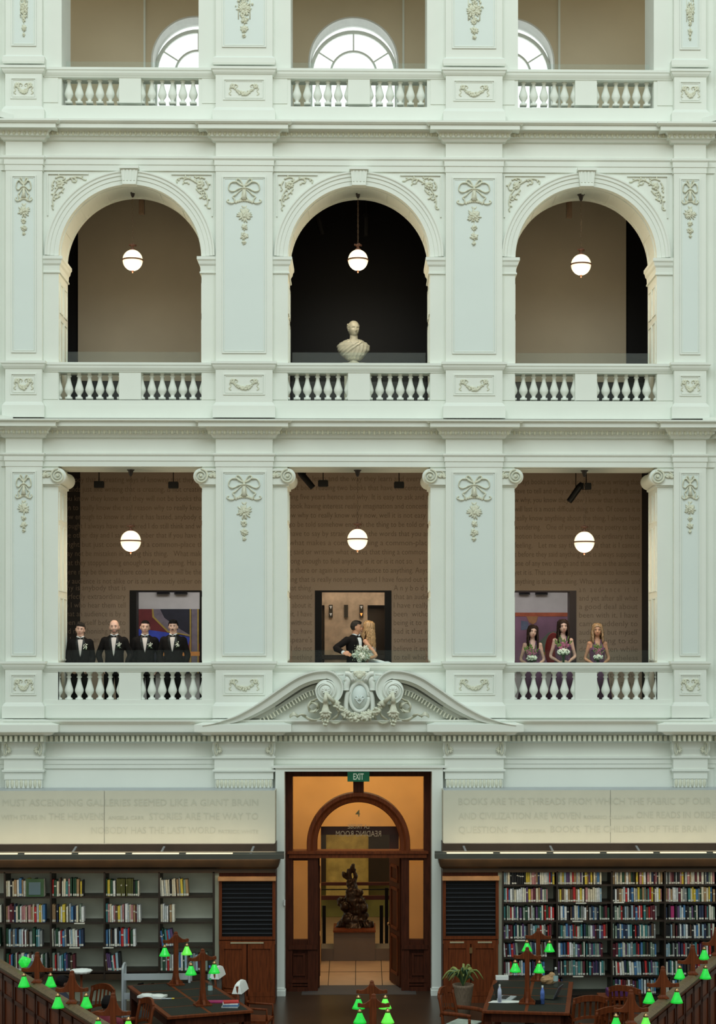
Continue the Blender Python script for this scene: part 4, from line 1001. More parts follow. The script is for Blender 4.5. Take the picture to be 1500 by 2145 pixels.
# louvred cabinets beside the door
for sd, a, b in (('left', 459, 577), ('right', 928, 1045)):
    y = -.85; x0, x1 = X(a, y), X(b, y)
    t = thing('louvred_cabinet', 'oak cabinet with black louvred grille %s of the doorway' % sd, 'cabinet', ((x0 + x1) / 2, y, 0), world=True, group='louvred cabinets beside the doorway')
    bm = BM(); box(bm, x0, x1, y + .05, -.1, 0, Z(1828, y)); obj('carcass', bm, WOODD, t)
    bm = BM(); frame_strip(bm, x0, x1, Z(1968, y), Z(1840, y), y + .05, .05, .05); obj('grille_frame', bm, WOOD, t)
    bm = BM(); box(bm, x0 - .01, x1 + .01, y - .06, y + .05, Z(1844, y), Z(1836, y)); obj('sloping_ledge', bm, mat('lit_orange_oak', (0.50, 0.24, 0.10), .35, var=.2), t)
    bm = BM(); box(bm, x0 + .05, x1 - .05, y + .045, y + .06, Z(1964, y), Z(1844, y)); obj('grille_mesh', bm, BLACK, t)
    bm = BM()
    for k in range(12):
        z_ = Z(1853 + k * 9.3, y); cbox(bm, ((x0 + x1) / 2, y + .035, z_), (x1 - x0 - .1, .03, .008), rx=R(25))
    obj('louvre_slats', bm, mat('dark_steel_slat', (0.06, 0.065, 0.075), .35, .5), t)
    zt_ = Z(1970, y)
    bm = BM(); box(bm, x0, x1, y - .01, y + .05, zt_ - .06, zt_); box(bm, x0, x1, y - .01, y + .06, 0, .12); obj('rail', bm, WOOD, t)
    xm = (x0 + x1) / 2
    for q, (u, v) in enumerate(((x0 + .01, xm - .01), (xm + .01, x1 - .01))):
        bm = BM(); box(bm, u, v, y + .005, y + .05, .12, zt_ - .06); d = obj('door', bm, WOOD, t)
        bm = BM(); frame_strip(bm, u, v, .12, zt_ - .06, y + .005, .075, .02); obj('door_frame', bm, WOOD, d)
        if sd == 'right' or q == 0:
            bm = BM(); xx = (u + v) / 2 if sd == 'right' else xm; hw_ = .12 if sd == 'right' else .28; box(bm, xx - hw_, xx + hw_, y - .022, y - .01, zt_ - .045, zt_ - .02); obj('label_strip', bm, mat('yellowed_paper', (0.38, 0.32, 0.2), .7), t)
    if sd == 'right': bm = BM(); box(bm, xm - .025, xm + .025, y - .03, y, zt_ - .22, zt_ - .12); obj('lock_plate', bm, BRASS, t)
# ------------------------------------------------------------------ books
PAL = [('cream', (0.62, 0.55, 0.40)), ('ivory', (0.66, 0.63, 0.52)), ('pale blue', (0.30, 0.42, 0.48)), ('mid blue', (0.06, 0.17, 0.34)), ('navy', (0.018, 0.03, 0.07)), ('teal', (0.05, 0.20, 0.20)), ('grey-green', (0.20, 0.26, 0.2)), ('dark green', (0.015, 0.06, 0.03)), ('black', (0.01, 0.01, 0.012)), ('brown', (0.09, 0.05, 0.03)), ('maroon', (0.10, 0.012, 0.02)), ('red', (0.45, 0.02, 0.02)), ('dusky pink', (0.45, 0.2, 0.2)), ('yellow', (0.60, 0.45, 0.05)), ('tan', (0.32, 0.2, 0.1)), ('grey', (0.25, 0.26, 0.25)), ('purple', (0.10, 0.05, 0.13)), ('white', (0.7, 0.7, 0.68)), ('orange', (0.55, 0.2, 0.05)), ('silver grey', (0.40, 0.43, 0.43)), ('magenta', (0.35, 0.02, 0.12)), ('olive green', (0.10, 0.10, 0.025))]
BM_ = {n: mat(n.replace(' ', '_').replace('-', '_') + '_book_cloth', c, .6, var=.15, scale=25) for n, c in PAL}
PAGES = mat('book_label_white', (0.60, 0.58, 0.50), .7)
LIGHTN = ['cream', 'ivory', 'white', 'tan', 'dusky pink', 'silver grey', 'yellow', 'cream']
DARKN = ['navy', 'black', 'teal', 'mid blue', 'maroon', 'grey-green', 'dark green', 'grey', 'brown', 'purple', 'pale blue', 'white', 'ivory', 'red']
def bookgeo(bm, x, w_, h, z, yf, dep, lean, idx):
    m = Matrix.Translation((x + w_ / 2, 0, z)) @ Matrix.Rotation(lean, 4, 'Y')
    b = bmesh.new() if False else None
    a = w_ / 2 - .0012
    sec = [(-a, 0), (-a * .5, -.006), (a * .5, -.006), (a, 0), (a, dep), (-a, dep)]
    lab = rnd.random() < .75; lz0, lz1 = h * .03, h * .15
    def ring(zz): return [m @ Vector((u, yf + v, zz)) for u, v in sec]
    zs = [0, lz0, lz1, h] if lab else [0, h * .6, h * .68, h]
    rs = [[bm.verts.new(p) for p in ring(zz)] for zz in zs]
    for k in range(3):
        for i in range(6):
            j = (i + 1) % 6; f = bm.faces.new((rs[k][i], rs[k][j], rs[k + 1][j], rs[k + 1][i]))
            f.material_index = idx[0] if not (k == 1 and i in (0, 1, 2)) else (idx[1] if lab else idx[2])
    bm.faces.new(rs[0][::-1]).material_index = idx[0]; bm.faces.new(rs[3]).material_index = idx[0]
ORD = ['first', 'second', 'third', 'fourth', 'fifth', 'sixth', 'seventh', 'eighth', 'ninth', 'tenth', 'eleventh', 'twelfth', 'thirteenth', 'fourteenth', 'fifteenth', 'sixteenth', 'seventeenth', 'eighteenth', 'nineteenth', 'twentieth'] + ['twenty-' + q for q in ('first', 'second', 'third', 'fourth', 'fifth', 'sixth', 'seventh', 'eighth', 'ninth')] + ['thirtieth'] + ['thirty-' + q for q in ('first', 'second', 'third', 'fourth', 'fifth', 'sixth', 'seventh', 'eighth', 'ninth')] + ['fortieth']
ROWN = ['top', 'second', 'third', 'fourth', 'fifth', 'sixth', 'lowest']
COLL = {0: 'leftmost', 1: 'second', 2: 'third', 3: 'fourth', 4: 'fifth'}
allb = []
Lf = {0: [.45, .95, .9, .0], 1: [.85, .85, .82, .9], 2: [.62, .6, .6, .42], 3: [.64, .64, .56, .3], 4: [.50, .26, .27, .9]}
Rf = {1: [.97, .82, .94, .88, .80, .80, 0], 2: [.80, .82, 1, .93, .86, .90, .07], 3: [.96, 1, .84, .84, .84, .88, .86], 4: [.95, 1, .98, .92, .86, .7, .3], 5: [.3, .3, .3, .3, .3, .3, 0]}
for sd, P_, rw, F in (('left', LP, lrow, Lf), ('right', RP, rrow, Rf)):
    for ci, (p0, p1) in enumerate(zip(P_, P_[1:])):
        col = ci if sd == 'left' else ci + 1
        for ri, py in enumerate(rw):
            x0, x1 = X(p0, YK) + .02, X(p1, YK) - .02; lim = x0 + (x1 - x0) * F[col][ri]; x = x0; k = 0
            h0 = .29 if sd == 'left' else .238
            if x0 > X(1540, YK): continue
            leans = {('left', 2, 0): 0, ('left', 4, 0): -.05, ('left', 4, 2): -.14, ('left', 3, 3): -.12, ('right', 1, 4): -.10, ('left', 2, 2): -.03, ('right', 3, 5): -.06}
            ln = leans.get((sd, col, ri), -.015)
            while x < lim:
                w_ = rnd.uniform(.02, .046) if sd == 'left' else rnd.uniform(.02, .042)
                h = h0 * rnd.uniform(.86, 1.06)
                nm = rnd.choice(LIGHTN if (ri <= 1 and rnd.random() < .62) else DARKN)
                if sd == 'left' and (col, ri) == (3, 0) and .20 < (x - x0) / (x1 - x0) < .5: nm, h, w_ = 'olive green', h0, .021
                if sd == 'left' and (col, ri) == (2, 0) and .33 < (x - x0) / (x1 - x0) < .47: nm = 'dark green'; h = h0 * 1.05
                if sd == 'right' and (col, ri) == (1, 0) and .1 < (x - x0) / (x1 - x0) < .35: nm = 'black'
                if sd == 'right' and (col, ri) == (1, 0) and .40 < (x - x0) / (x1 - x0) < .48: nm = 'yellow'
                if sd == 'right' and (col, ri) == (2, 1) and .28 < (x - x0) / (x1 - x0) < .33: nm = 'red'; w_ = .045
                if sd == 'right' and (col, ri) == (4, 2) and .08 < (x - x0) / (x1 - x0) < .16: nm = 'magenta'; w_ = .06
                if x + w_ > x1: break
                if not (sd == 'right' and (col, ri) == (1, 4) and .25 < (x - x0) / (x1 - x0) < .5):
                    allb.append((x, w_, h, Z(py, YK) + .001, nm, ln * rnd.uniform(.5, 1.3), sd, col, ri, k)); k += 1
                x += w_ + (.003 if rnd.random() < .9 else .02)
order = sorted(range(len(allb)), key=lambda i: -(allb[i][1] * allb[i][2]))
indiv = set(order[:300])
rest = BM(); names = [n for n, _ in PAL]; restm = [BM_[n] for n in names] + [PAGES]
for i, (x, w_, h, z_, nm, ln, sd, col, ri, k) in enumerate(allb):
    yf = YK + .035 + rnd.uniform(0, .02)
    if x + w_ / 2 < -6.45 or x > 6.5: continue
    z2 = z_ + abs(math.sin(ln)) * w_ * .5
    if i in indiv:
        bm = BM(); bookgeo(bm, 0, w_, h, 0, 0, .17, ln, (0, 1, 1)); o = obj('book', bm, [BM_[nm], PAGES]); o.location = (x, yf, z2)
        cn = (COLL[col] + ' column of the left bookcase') if sd == 'left' else (['first', 'second', 'third', 'fourth', 'fifth'][col - 1] + ' column right of the right cabinet')
        tag(o, '%s book, %s along the %s shelf, %s' % (nm, ORD[k], ROWN[ri] if not (sd == 'left' and ri == 3) else 'lowest', cn), 'book', 'library books on the %s bookcase wall' % sd)
    else:
        j = names.index(nm); bookgeo(rest, x, w_, h, z2, yf, .17, ln, (j, len(names), len(names)))
o = obj('packed_books', rest, restm); tag(o, 'further slim library books filling the gaps along both bookcase walls', 'books', None, 'stuff')
# picture-like grey boxes on the far-left column
for px, py, w_, h, m_, lab in ((75, 1877, .30, .30, LEAFD, 'framed grey box standing on the top shelf, leftmost column'), (70, 2033, .34, .22, GREYM, 'grey cardboard file box on the lowest shelf, leftmost column')):
    t = thing('storage_box', lab, 'box', (X(px, YK), YK + .1, Z(py, YK)), world=True)
    bm = BM(); cbox(bm, (X(px, YK), YK + .02, Z(py, YK) + h / 2 + .001), (w_, .04, h)); obj('frame', bm, m_, t)
    bm = BM(); cbox(bm, (X(px, YK), YK - .004, Z(py, YK) + h / 2 - .01), (w_ * .66, .01, h * .7)); obj('panel', bm, mat('slate_panel', (0.10, 0.15, 0.17), .4), t)
bm = BM()
for px, row in ((250, 0), (418, 0)): pass
# little shelf label holders
k = 0
for px, py in ((168, 1932), (158, 1983), (228, 1983), (1218, 1892), (1211, 1930), (1298, 1891), (1212, 2046), (1090, 1970)):
    bm = BM(); box(bm, X(px - 11, YK), X(px + 11, YK), YK - .006, YK + .02, Z(py + 2, YK), Z(py, YK)); o = obj('shelf_label', bm, PAGES)
    tag(o, ['white label strip under the second shelf, books beside the storage boxes column', 'white label strip on the third shelf, second column of the left bookcase', 'white label strip on the third shelf, third column of the left bookcase', 'white label strip under the shelf that holds a bright red book', 'white label strip on the third shelf, second column right of the grille', 'white label strip on the second shelf, third column right of the grille', 'white label strip on the sixth shelf, second column right of the grille', 'white label strip on the fourth shelf, above the leaning books'][k], 'label', 'label strips on the shelf edges'); k += 1
bm.free() if False else None

# ------------------------------------------------------------------ doorway
YD = .28
dx = lambda p: X(p, YD); dz = lambda p: Z(p, YD)
t = thing('door_4', 'tall oak door surround with glazed fanlight and open doors', 'doorway', (0, YD, 0), world=True); t['kind'] = 'structure'; del t['category']; del t['label']
bm = BM()
for a, b in ((596, 613), (888, 905)): box(bm, dx(a), dx(b), YD - .06, YD + .25, 0, dz(1616))
box(bm, dx(613), dx(888), YD - .06, YD + .25, dz(1626), dz(1616)); obj('outer_frame', bm, WOODD, t)
bm = BM(); box(bm, dx(606), dx(894), YD - .10, YD + .2, dz(1796), dz(1781)); box(bm, dx(603), dx(897), YD - .13, YD + .2, dz(1787), dz(1782)); obj('transom', bm, WOOD, t)
cx, cz = 751, 1767
bm = BM(); rs = []
pts = [(0, 1781)] + [(PI * k / 40, None) for k in range(41)] + [(PI, 1781)]
for a, py in pts:
    zz = dz(py) if py else None; r = []
    for rad, y in ((.725, YD + .15), (.725, YD + .02), (.74, YD - .02), (.80, YD - .04), (.84, YD - .08), (.90, YD - .08), (.91, YD - .04), (.91, YD + .15)):
        if zz: r.append((dx(cx) + (rad if a == 0 else -rad), y, zz))
        else: r.append((dx(cx) + rad * math.cos(a), y, dz(cz) + rad * math.sin(a)))
    rs.append(r)
rings(bm, rs, closed=True); obj('arch_frame', bm, WOOD, t)
bm = BM(); box(bm, dx(740), dx(762), YD - .04, YD + .15, dz(1662), dz(1626)); obj('mullion', bm, WOODD, t)
bm = BM(); box(bm, dx(613), dx(888), YD + .16, YD + .17, dz(1781), dz(1626)); obj('fanlight_glass', bm, CLEAR, t)
for a, b, c_, d in ((605, 614, 645, 666), (896, 888, 857, 841)):
    x0, x1, x2, x3 = dx(a), dx(b), dx(c_), dx(d)
    bm = BM(); box(bm, *sorted((x0, x1)), YD - .03, YD + .2, 0, dz(1796)); box(bm, *sorted((x2, x3)), YD - .06, YD + .22, 0, dz(1796)); box(bm, *sorted((x1, x2)), YD - .02, YD + .1, dz(1802), dz(1796)); box(bm, *sorted((x1, x2)), YD - .02, YD + .1, dz(1985), dz(1968)); box(bm, *sorted((x0, x3)), YD - .09, YD + .1, dz(1987), dz(1978)); obj('sidelight_frame', bm, WOODD, t)
    bm = BM(); box(bm, *sorted((x1, x2)), YD + .04, YD + .05, dz(1968), dz(1802)); obj('sidelight_glass', bm, CLEAR, t)
    bm = BM(); xl, xr = sorted((x0, x2)); box(bm, xl, xr, YD - .0, YD + .1, 0, dz(1987)); frame_strip(bm, xl + .05, xr - .05, dz(2043), dz(1996), YD, .035, .03); box(bm, xl, xr, YD - .07, YD, dz(2057), dz(2050)); box(bm, xl, xr, YD - .05, YD, dz(2064), dz(2059)); box(bm, xl, xr, YD - .09, YD, 0, dz(2066)); obj('dado_panel', bm, WOODD, t)
for s, px in ((-1, 667), (1, 840)):
    bm = BM(); m = Matrix.Translation((dx(px), YD + .2, 0)) @ Matrix.Rotation(R(90 - s * (4 if s < 0 else -14)) if s < 0 else R(104), 4, 'Z')
    wdt = .70; box(bm, 0, wdt, -.02, .02, .02, dz(1798), mtx=m); d = obj('door_leaf', bm, WOODD, t)
    bm = BM()
    for z0, z1 in ((.2, .9), (1.0, 1.75), (1.85, 2.15)):
        for yy in (-.035, .022):
            for q in ((.1, .15, z0, z1), (.55, .6, z0, z1), (.1, .6, z0, z0 + .05), (.1, .6, z1 - .05, z1)): box(bm, q[0], q[1], yy, yy + .015, q[2], q[3], mtx=m)
    obj('leaf_panelling', bm, WOOD, d)
    bm = BM(); ball(bm, m @ Vector((wdt - .06, .05, 1.05)), .03, 8, 6); obj('door_handle', bm, BRASS, d)
bm = BM(); addtext(bm, '4', dx(749.5), YD + .155, dz(1712), .17, .085, align='C', bold=.002); obj('fanlight_number', bm, mat('olive_gilt_lettering', (0.20, 0.15, 0.05), .5), t); bm = BM(); addtext(bm, 'LA TROBE', dx(751), YD + .155, dz(1737.5), .11, .38, mirror=True, align='C'); addtext(bm, 'READING ROOM', dx(751), YD + .155, dz(1754), .145, .80, mirror=True, align='C')
obj('fanlight_lettering', bm, mat('tan_lettering', (0.36, 0.25, 0.15), .6), t)
# white door jamb strips with bases
for s, a, b in ((-1, 577, 596), (1, 905, 928)):
    x0, x1 = X(a, -.2), X(b, -.2)
    t2 = thing('door_jamb_column', 'plain white upright strip on the %s of the doorway' % ('left' if s < 0 else 'right'), 'column', ((x0 + x1) / 2, -.2, 0), world=True, group='white uprights beside the doorway')
    bm = BM(); box(bm, x0, x1, -.2, YD + .3, 0, Z(1616, -.2)); obj('shaft', bm, PAINT, t2)
    bm = BM(); wrap(bm, x0 + .01, x1 - .01, -.2, 0, [(0, 0), (.03, 0), (.03, .09), (.015, .10), (.015, .13), (0, .15)]); obj('base', bm, PAINT, t2)
bm = BM(); box(bm, X(577, -.2), X(928, -.2), -.2, .0, Z(1616, -.2), Z(1606, -.2)); box(bm, X(570, -.22), X(935, -.22), -.23, 0, Z(1609, -.23), Z(1604, -.23)); struct('trim_9', bm, PAINT)
t = thing('exit_sign', 'green EXIT sign hung at the top of the doorway', 'sign', (X(751, .1), .1, dz(1637)), world=True)
bm = BM(); box(bm, X(728, .1), X(774, .1), .07, .13, Z(1637, .1), Z(1617, .1)); obj('sign_box', bm, mat('exit_green', (0.0, 0.12, 0.055), .4, emit=(0, .10, .05), es=.35), t)
bm = BM(); addtext(bm, 'EXIT', X(751, .1), .066, Z(1633, .07), .155, 22 * 30.07 / 3600, align='C', bold=.003); obj('sign_letters', bm, mat('pale_sign_letters', (0.5, 0.6, 0.5), .5, emit=(.5, .62, .5), es=.4), t)
bm = BM(); box(bm, X(594.5, -.22), X(598, -.22), -.24, -.2, Z(1896, -.2), Z(1884, -.2)); o = obj('wall_switch', bm, PETALB); tag(o, 'small white switch on the white upright left of the doorway', 'switch')
# ------------------------------------------------------------------ foyer beyond
YW = 2.9
bm = BM(); zt_ = Z(1731, YW)
box(bm, -4, X(672, YW), YW, YW + .2, 0, 4.3); box(bm, X(836, YW), 4, YW, YW + .2, 0, 4.3); box(bm, X(672, YW), X(836, YW), YW, YW + .2, zt_, 4.3)
struct('wall_foyer', bm, ORANGEW)
bm = BM(); 
for s in (-1, 1): box(bm, min(s * 2.4, s * 2.55), max(s * 2.4, s * 2.55), .62, YW, 0, 4.3)
struct('wall_foyer_side', bm, ORANGEW)
m_ = mat('cream_foyer_tile', (0.42, 0.27, 0.16), .35, var=.08)
bm = BM(); box(bm, -4, 4, .75, 14, -.12, -.004); struct('floor_foyer', bm, m_)
bm = BM()
for px in (690, 745, 799): tube(bm, [(X(px, 2) * 1.0, .76, .0), (X(px, 2) * 1.03, 3.4, .0)], .006, 4)
box(bm, -4, 4, 2.1, 2.112, -.003, .001)
struct('trim_tile_joints', bm, SHELFW)
bm = BM(); box(bm, -1.0, 1.0, -.1, .75, -.1, .004); struct('trim_threshold_mat', bm, mat('grey_brown_mat', (0.06, 0.05, 0.045), .8))
bm = BM(); box(bm, -4, 4, .6, 14, 4.25, 4.4); struct('ceiling_foyer', bm, ORANGEW)
area('foyer_lamp', (0, 1.6, 4.15), (R(12), 0, 0), 3.6, 1.0, 62, (1, .74, .42))
area('stair_lamp', (0, 5.5, 4.1), (0, 0, 0), 3, 2, 60, (1, .85, .4))
t = thing('foyer_platform', 'low grey plinth wall with raised block under the dark statue', 'plinth', (0, 3.6, 0), world=True); gp = mat('grey_mauve_plinth', (0.13, 0.095, 0.075), .6)
bm = BM(); box(bm, X(660, 3.3), X(830, 3.3), 3.3, 3.9, 0, Z(1987, 3.3)); obj('low_wall', bm, gp, t)
bm = BM(); box(bm, X(699, 3.28), X(786, 3.28), 3.28, 4.1, 0, Z(1952, 3.28)); obj('raised_block', bm, gp, t)
bm = BM(); box(bm, X(698, 3.25), X(787, 3.25), 3.22, 4.15, Z(1952, 3.28), Z(1948, 3.28)); obj('top_slab', bm, WOOD, t)
zb = Z(1948, 3.28) + .001
# statue: entwined figures rising from a rocky foot
t = thing('bronze_statue', 'dark entwined bronze sculpture on a plinth seen through the doorway', 'statue', (X(742, 3.7), 3.7, zb), world=True)
def sq(px, py, dy=0): return Vector((X(px, 3.7) , 3.7 + dy, Z(py, 3.7)))
bm = BM(); rr = random.Random(12)
for i in range(26):
    a = 2 * PI * i / 26; r0 = rr.uniform(.2, .36); b = sq(743, 1945)
    tube(bm, spline([b + Vector((math.cos(a) * r0, math.sin(a) * r0 * .8, .02)), b + Vector((math.cos(a) * r0 * .6, math.sin(a) * r0 * .5, rr.uniform(.06, .2))), sq(745, 1915) + Vector((math.cos(a) * .06, math.sin(a) * .06, 0))], 3), [.035] * 4 + [.05] * 3, 6)
tube(bm, spline([sq(745, 1935), sq(750, 1910), sq(742, 1885), sq(738, 1865), sq(735, 1845)], 5), [.13] * 5 + [.15] * 6 + [.13] * 5 + [.10] * 5, 12)
tube(bm, spline([sq(735, 1850), sq(731, 1835), sq(732, 1822)], 4), [.05] * 9, 8); tube(bm, spline([sq(738, 1850), sq(745, 1838), sq(742, 1825)], 4), [.06, .055, .05, .05, .045, .045, .04, .04, .035], 8)
ball(bm, sq(739, 1818), (.05, .05, .09), 10, 8); ball(bm, sq(720, 1832), (.045, .04, .06), 10, 8); tube(bm, spline([sq(735, 1850), sq(728, 1842), sq(722, 1836)], 3), .03, 6); tube(bm, [sq(730, 1820), sq(735, 1848)], .02, 6)
for c, r in (((716, 1890), .09), ((722, 1898), .10), ((714, 1884), .05), ((731, 1905), .13), ((762, 1900), .09), ((766, 1918), .07), ((728, 1925), .12), ((760, 1930), .10), ((752, 1870), .09), ((732, 1868), .08), ((757, 1885), .07), ((735, 1880), .12), ((775, 1935), .08), ((715, 1935), .09)): ball(bm, sq(*c, rr.uniform(-.1, .05)), (r, r * .8, r * rr.uniform(.8, 1.3)), 10, 8)
tube(bm, spline([sq(722, 1900), sq(712, 1895), sq(708, 1886), sq(714, 1880)], 3), .028, 6); tube(bm, spline([sq(755, 1888), sq(764, 1882), sq(758, 1896)], 3), .03, 6)
o = obj('entwined_figures', bm, BRONZE, t); remesh(o, .018, 1); d_ = o.modifiers.new('d', 'DISPLACE'); tx_ = bpy.data.textures.new('rough_cast', 'CLOUDS'); tx_.noise_scale = .07; d_.texture = tx_; d_.strength = .06
bm = BM(); lathe(bm, [(.30, 0), (.34, .01), (.32, .03), (0, .04)], sq(743, 1948) , 24); obj('rocky_foot', bm, BRONZE, t)
# beyond: olive wall, tall yellow panel, rails
bm = BM(); box(bm, -3, 3, 9.0, 9.2, 0, 4.3); struct('wall_stair', bm, mat('olive_stair_wall', (0.20, 0.19, 0.05), .6, var=.1))
o = BM(); box(o, X(683, 8.8), X(772, 8.8), 8.75, 8.85, .45, 3.4); o = obj('stone_panel', o, mat('ochre_stone_panel', (0.50, 0.38, 0.12), .6, var=.25, scale=5)); tag(o, 'tall ochre stone panel on the wall behind the statue', 'wall panel')
bm = BM(); box(bm, X(772, 8.7), 3, 8.7, 8.95, .75, 3.4); box(bm, -3, X(683, 8.7), 8.7, 8.95, .75, 3.4); o = struct('wall_stair_dark', bm, SHELFW)
t = thing('stair_railing', 'dark red timber rails with black posts behind the statue', 'railing', (0, 4.8, 0), world=True); redw = mat('deep_red_timber', (0.11, 0.025, 0.015), .4)
for py, h in ((1848, .06), (1876, .08)): bm = BM(); box(bm, X(668, 4.8), X(840, 4.8), 4.76, 4.84, Z(py, 4.8) - h, Z(py, 4.8)); obj('rail', bm, redw, t)
bm = BM(); box(bm, X(668, 4.8), X(840, 4.8), 4.78, 4.82, Z(1864, 4.8), Z(1862, 4.8)); obj('wire', bm, DARKM, t)
for px in (679, 799, 810): bm = BM(); w_ = .035; box(bm, X(px, 4.6) - w_, X(px, 4.6) + w_, 4.56, 4.64, 0, Z(1897 if px != 810 else 1860, 4.6)); obj('post', bm, BLACK, t)
bm = BM(); box(bm, X(674, 4), X(838, 4), 3.15, 3.3, Z(1748, 3.2), zt_ + .02); box(bm, X(667, 3.15), X(673, 3.15), 3.11, 3.3, 0, zt_); box(bm, X(816, 3.15), X(838, 3.15), 3.3, 3.45, Z(1985, 3.2), zt_); struct('trim_foyer_beam', bm, mat('dark_maroon_beam', (0.05, 0.008, 0.006), .6, spec=.2))
# ------------------------------------------------------------------ people
def gauss(d, s): return math.exp(-(d / s) ** 2)
def head_point(d, fem=False, k=1.0, full=1.0):
    """d unit direction, face towards -y; origin mid-head at eye level"""
    rr_ = (abs(d.x) ** 2.5 + abs(d.y) ** 2.5 + abs(d.z) ** 2.5) ** (-1 / 2.5); rr_ = 1 + (rr_ - 1) * (1.0 if d.z > 0 else .55)
    x = d.x * .074 * rr_; y = d.y * .094 * rr_; z = d.z * .113 * (1 + (rr_ - 1) * .6)
    if d.z < 0:
        f = 1 - (.30 if not fem else .38) * (-d.z) ** 1.6; x *= f
        if d.y > 0: y *= 1 - .55 * (-d.z)
    if d.y < 0: y *= .93
    if d.y < -.15:
        w_ = min(1, (-d.y - .15) * 3); o = 0
        o += .026 * gauss(x, .012) * (gauss(z + .034, .016) + .55 * gauss(z + .012, .02))
        o -= .011 * (gauss(x - .031, .017) + gauss(x + .031, .017)) * gauss(z - .002, .014)
        o += .006 * gauss(abs(x) - .025, .025) * gauss(z - .025, .010)
        o += .008 * gauss(x, .024) * (gauss(z + .064, .005) + gauss(z + .076, .006)) - .004 * gauss(x, .028) * gauss(z + .070, .003)
        o += .010 * gauss(x, .022) * gauss(z + .104, .016)
        o += .005 * (gauss(x - .045, .02) + gauss(x + .045, .02)) * gauss(z + .03, .022)
        y -= o * w_ * full
    return Vector((x, y, z)) * k
def head_geo(bm, M_, fem=False, off=0.0, keep=None, n=56, m=44, k=1.0, full=1.0):
    vs = {}
    for j in range(m + 1):
        t = -PI / 2 + PI * j / m
        for i in range(n):
            a = 2 * PI * i / n
            d = Vector((math.cos(t) * math.cos(a), math.cos(t) * math.sin(a), math.sin(t)))
            p = head_point(d, fem, 1.0, full) + d * off
            vs[(j, i)] = (p, d)
    grid = {}
    def V(j, i):
        i %= n
        key = (j, 0 if j in (0, m) else i)
        if key not in grid: grid[key] = bm.verts.new(M_ @ (vs[key][0] * k))
        return grid[key]
    for j in range(m):
        for i in range(n):
            if keep and not keep(vs[(j, i)][0]): continue
            q = [V(j, i), V(j, i + 1), V(j + 1, i + 1), V(j + 1, i)]
            u = []
            for v in q:
                if v not in u: u.append(v)
            if len(u) > 2:
                try: bm.faces.new(u)
                except ValueError: pass
def loft(bm, secs, n=28, e=2.3, mtx=None):
    """secs: (z, half width, half depth, x centre, y centre)"""
    rs = []
    for s in secs:
        z, a, b = s[:3]; cx_ = s[3] if len(s) > 3 else 0; cy_ = s[4] if len(s) > 4 else 0
        r = []
        for i in range(n):
            t = 2 * PI * i / n; c, s_ = math.cos(t), math.sin(t)
            v = Vector((cx_ + a * abs(c) ** (2 / e) * (1 if c >= 0 else -1), cy_ + b * abs(s_) ** (2 / e) * (1 if s_ >= 0 else -1), z))
            r.append(mtx @ v if mtx is not None else v)
        rs.append(r)
    rings(bm, rs)
def surf_y(secs, x, z, off, e=2.3):
    for s0, s1 in zip(secs, secs[1:]):
        if (s0[0] - z) * (s1[0] - z) <= 0 and s0[0] != s1[0]:
            t = (z - s0[0]) / (s1[0] - s0[0]); a = s0[1] + (s1[1] - s0[1]) * t; b = s0[2] + (s1[2] - s0[2]) * t
            cy0 = s0[4] if len(s0) > 4 else 0; cy1 = s1[4] if len(s1) > 4 else 0; cx0 = s0[3] if len(s0) > 3 else 0; cx1 = s1[3] if len(s1) > 3 else 0
            u = min(.98, abs(x - (cx0 + (cx1 - cx0) * t)) / a)
            return cy0 + (cy1 - cy0) * t - b * (1 - u ** e) ** (1 / e) - off
    return -off
def patch(bm, poly_rows, secs, off, th=.006):
    """cloth patch lying on the chest: rows of (z, xleft, xright)"""
    f, b_ = [], []
    for z, xl, xr in poly_rows:
        f.append([bm.verts.new((xl + (xr - xl) * i / 8, surf_y(secs, xl + (xr - xl) * i / 8, z, off), z)) for i in range(9)])
        b_.append([bm.verts.new((xl + (xr - xl) * i / 8, surf_y(secs, xl + (xr - xl) * i / 8, z, off - th), z)) for i in range(9)])
    for r0, r1 in zip(f, f[1:]):
        for i in range(8): bm.faces.new((r0[i], r0[i + 1], r1[i + 1], r1[i]))
    for k in (0, 8):
        for j in range(len(f) - 1): bm.faces.new((f[j][k], f[j + 1][k], b_[j + 1][k], b_[j][k]))
    for j in (0, -1):
        for i in range(8): bm.faces.new((f[j][i], f[j][i + 1], b_[j][i + 1], b_[j][i]))
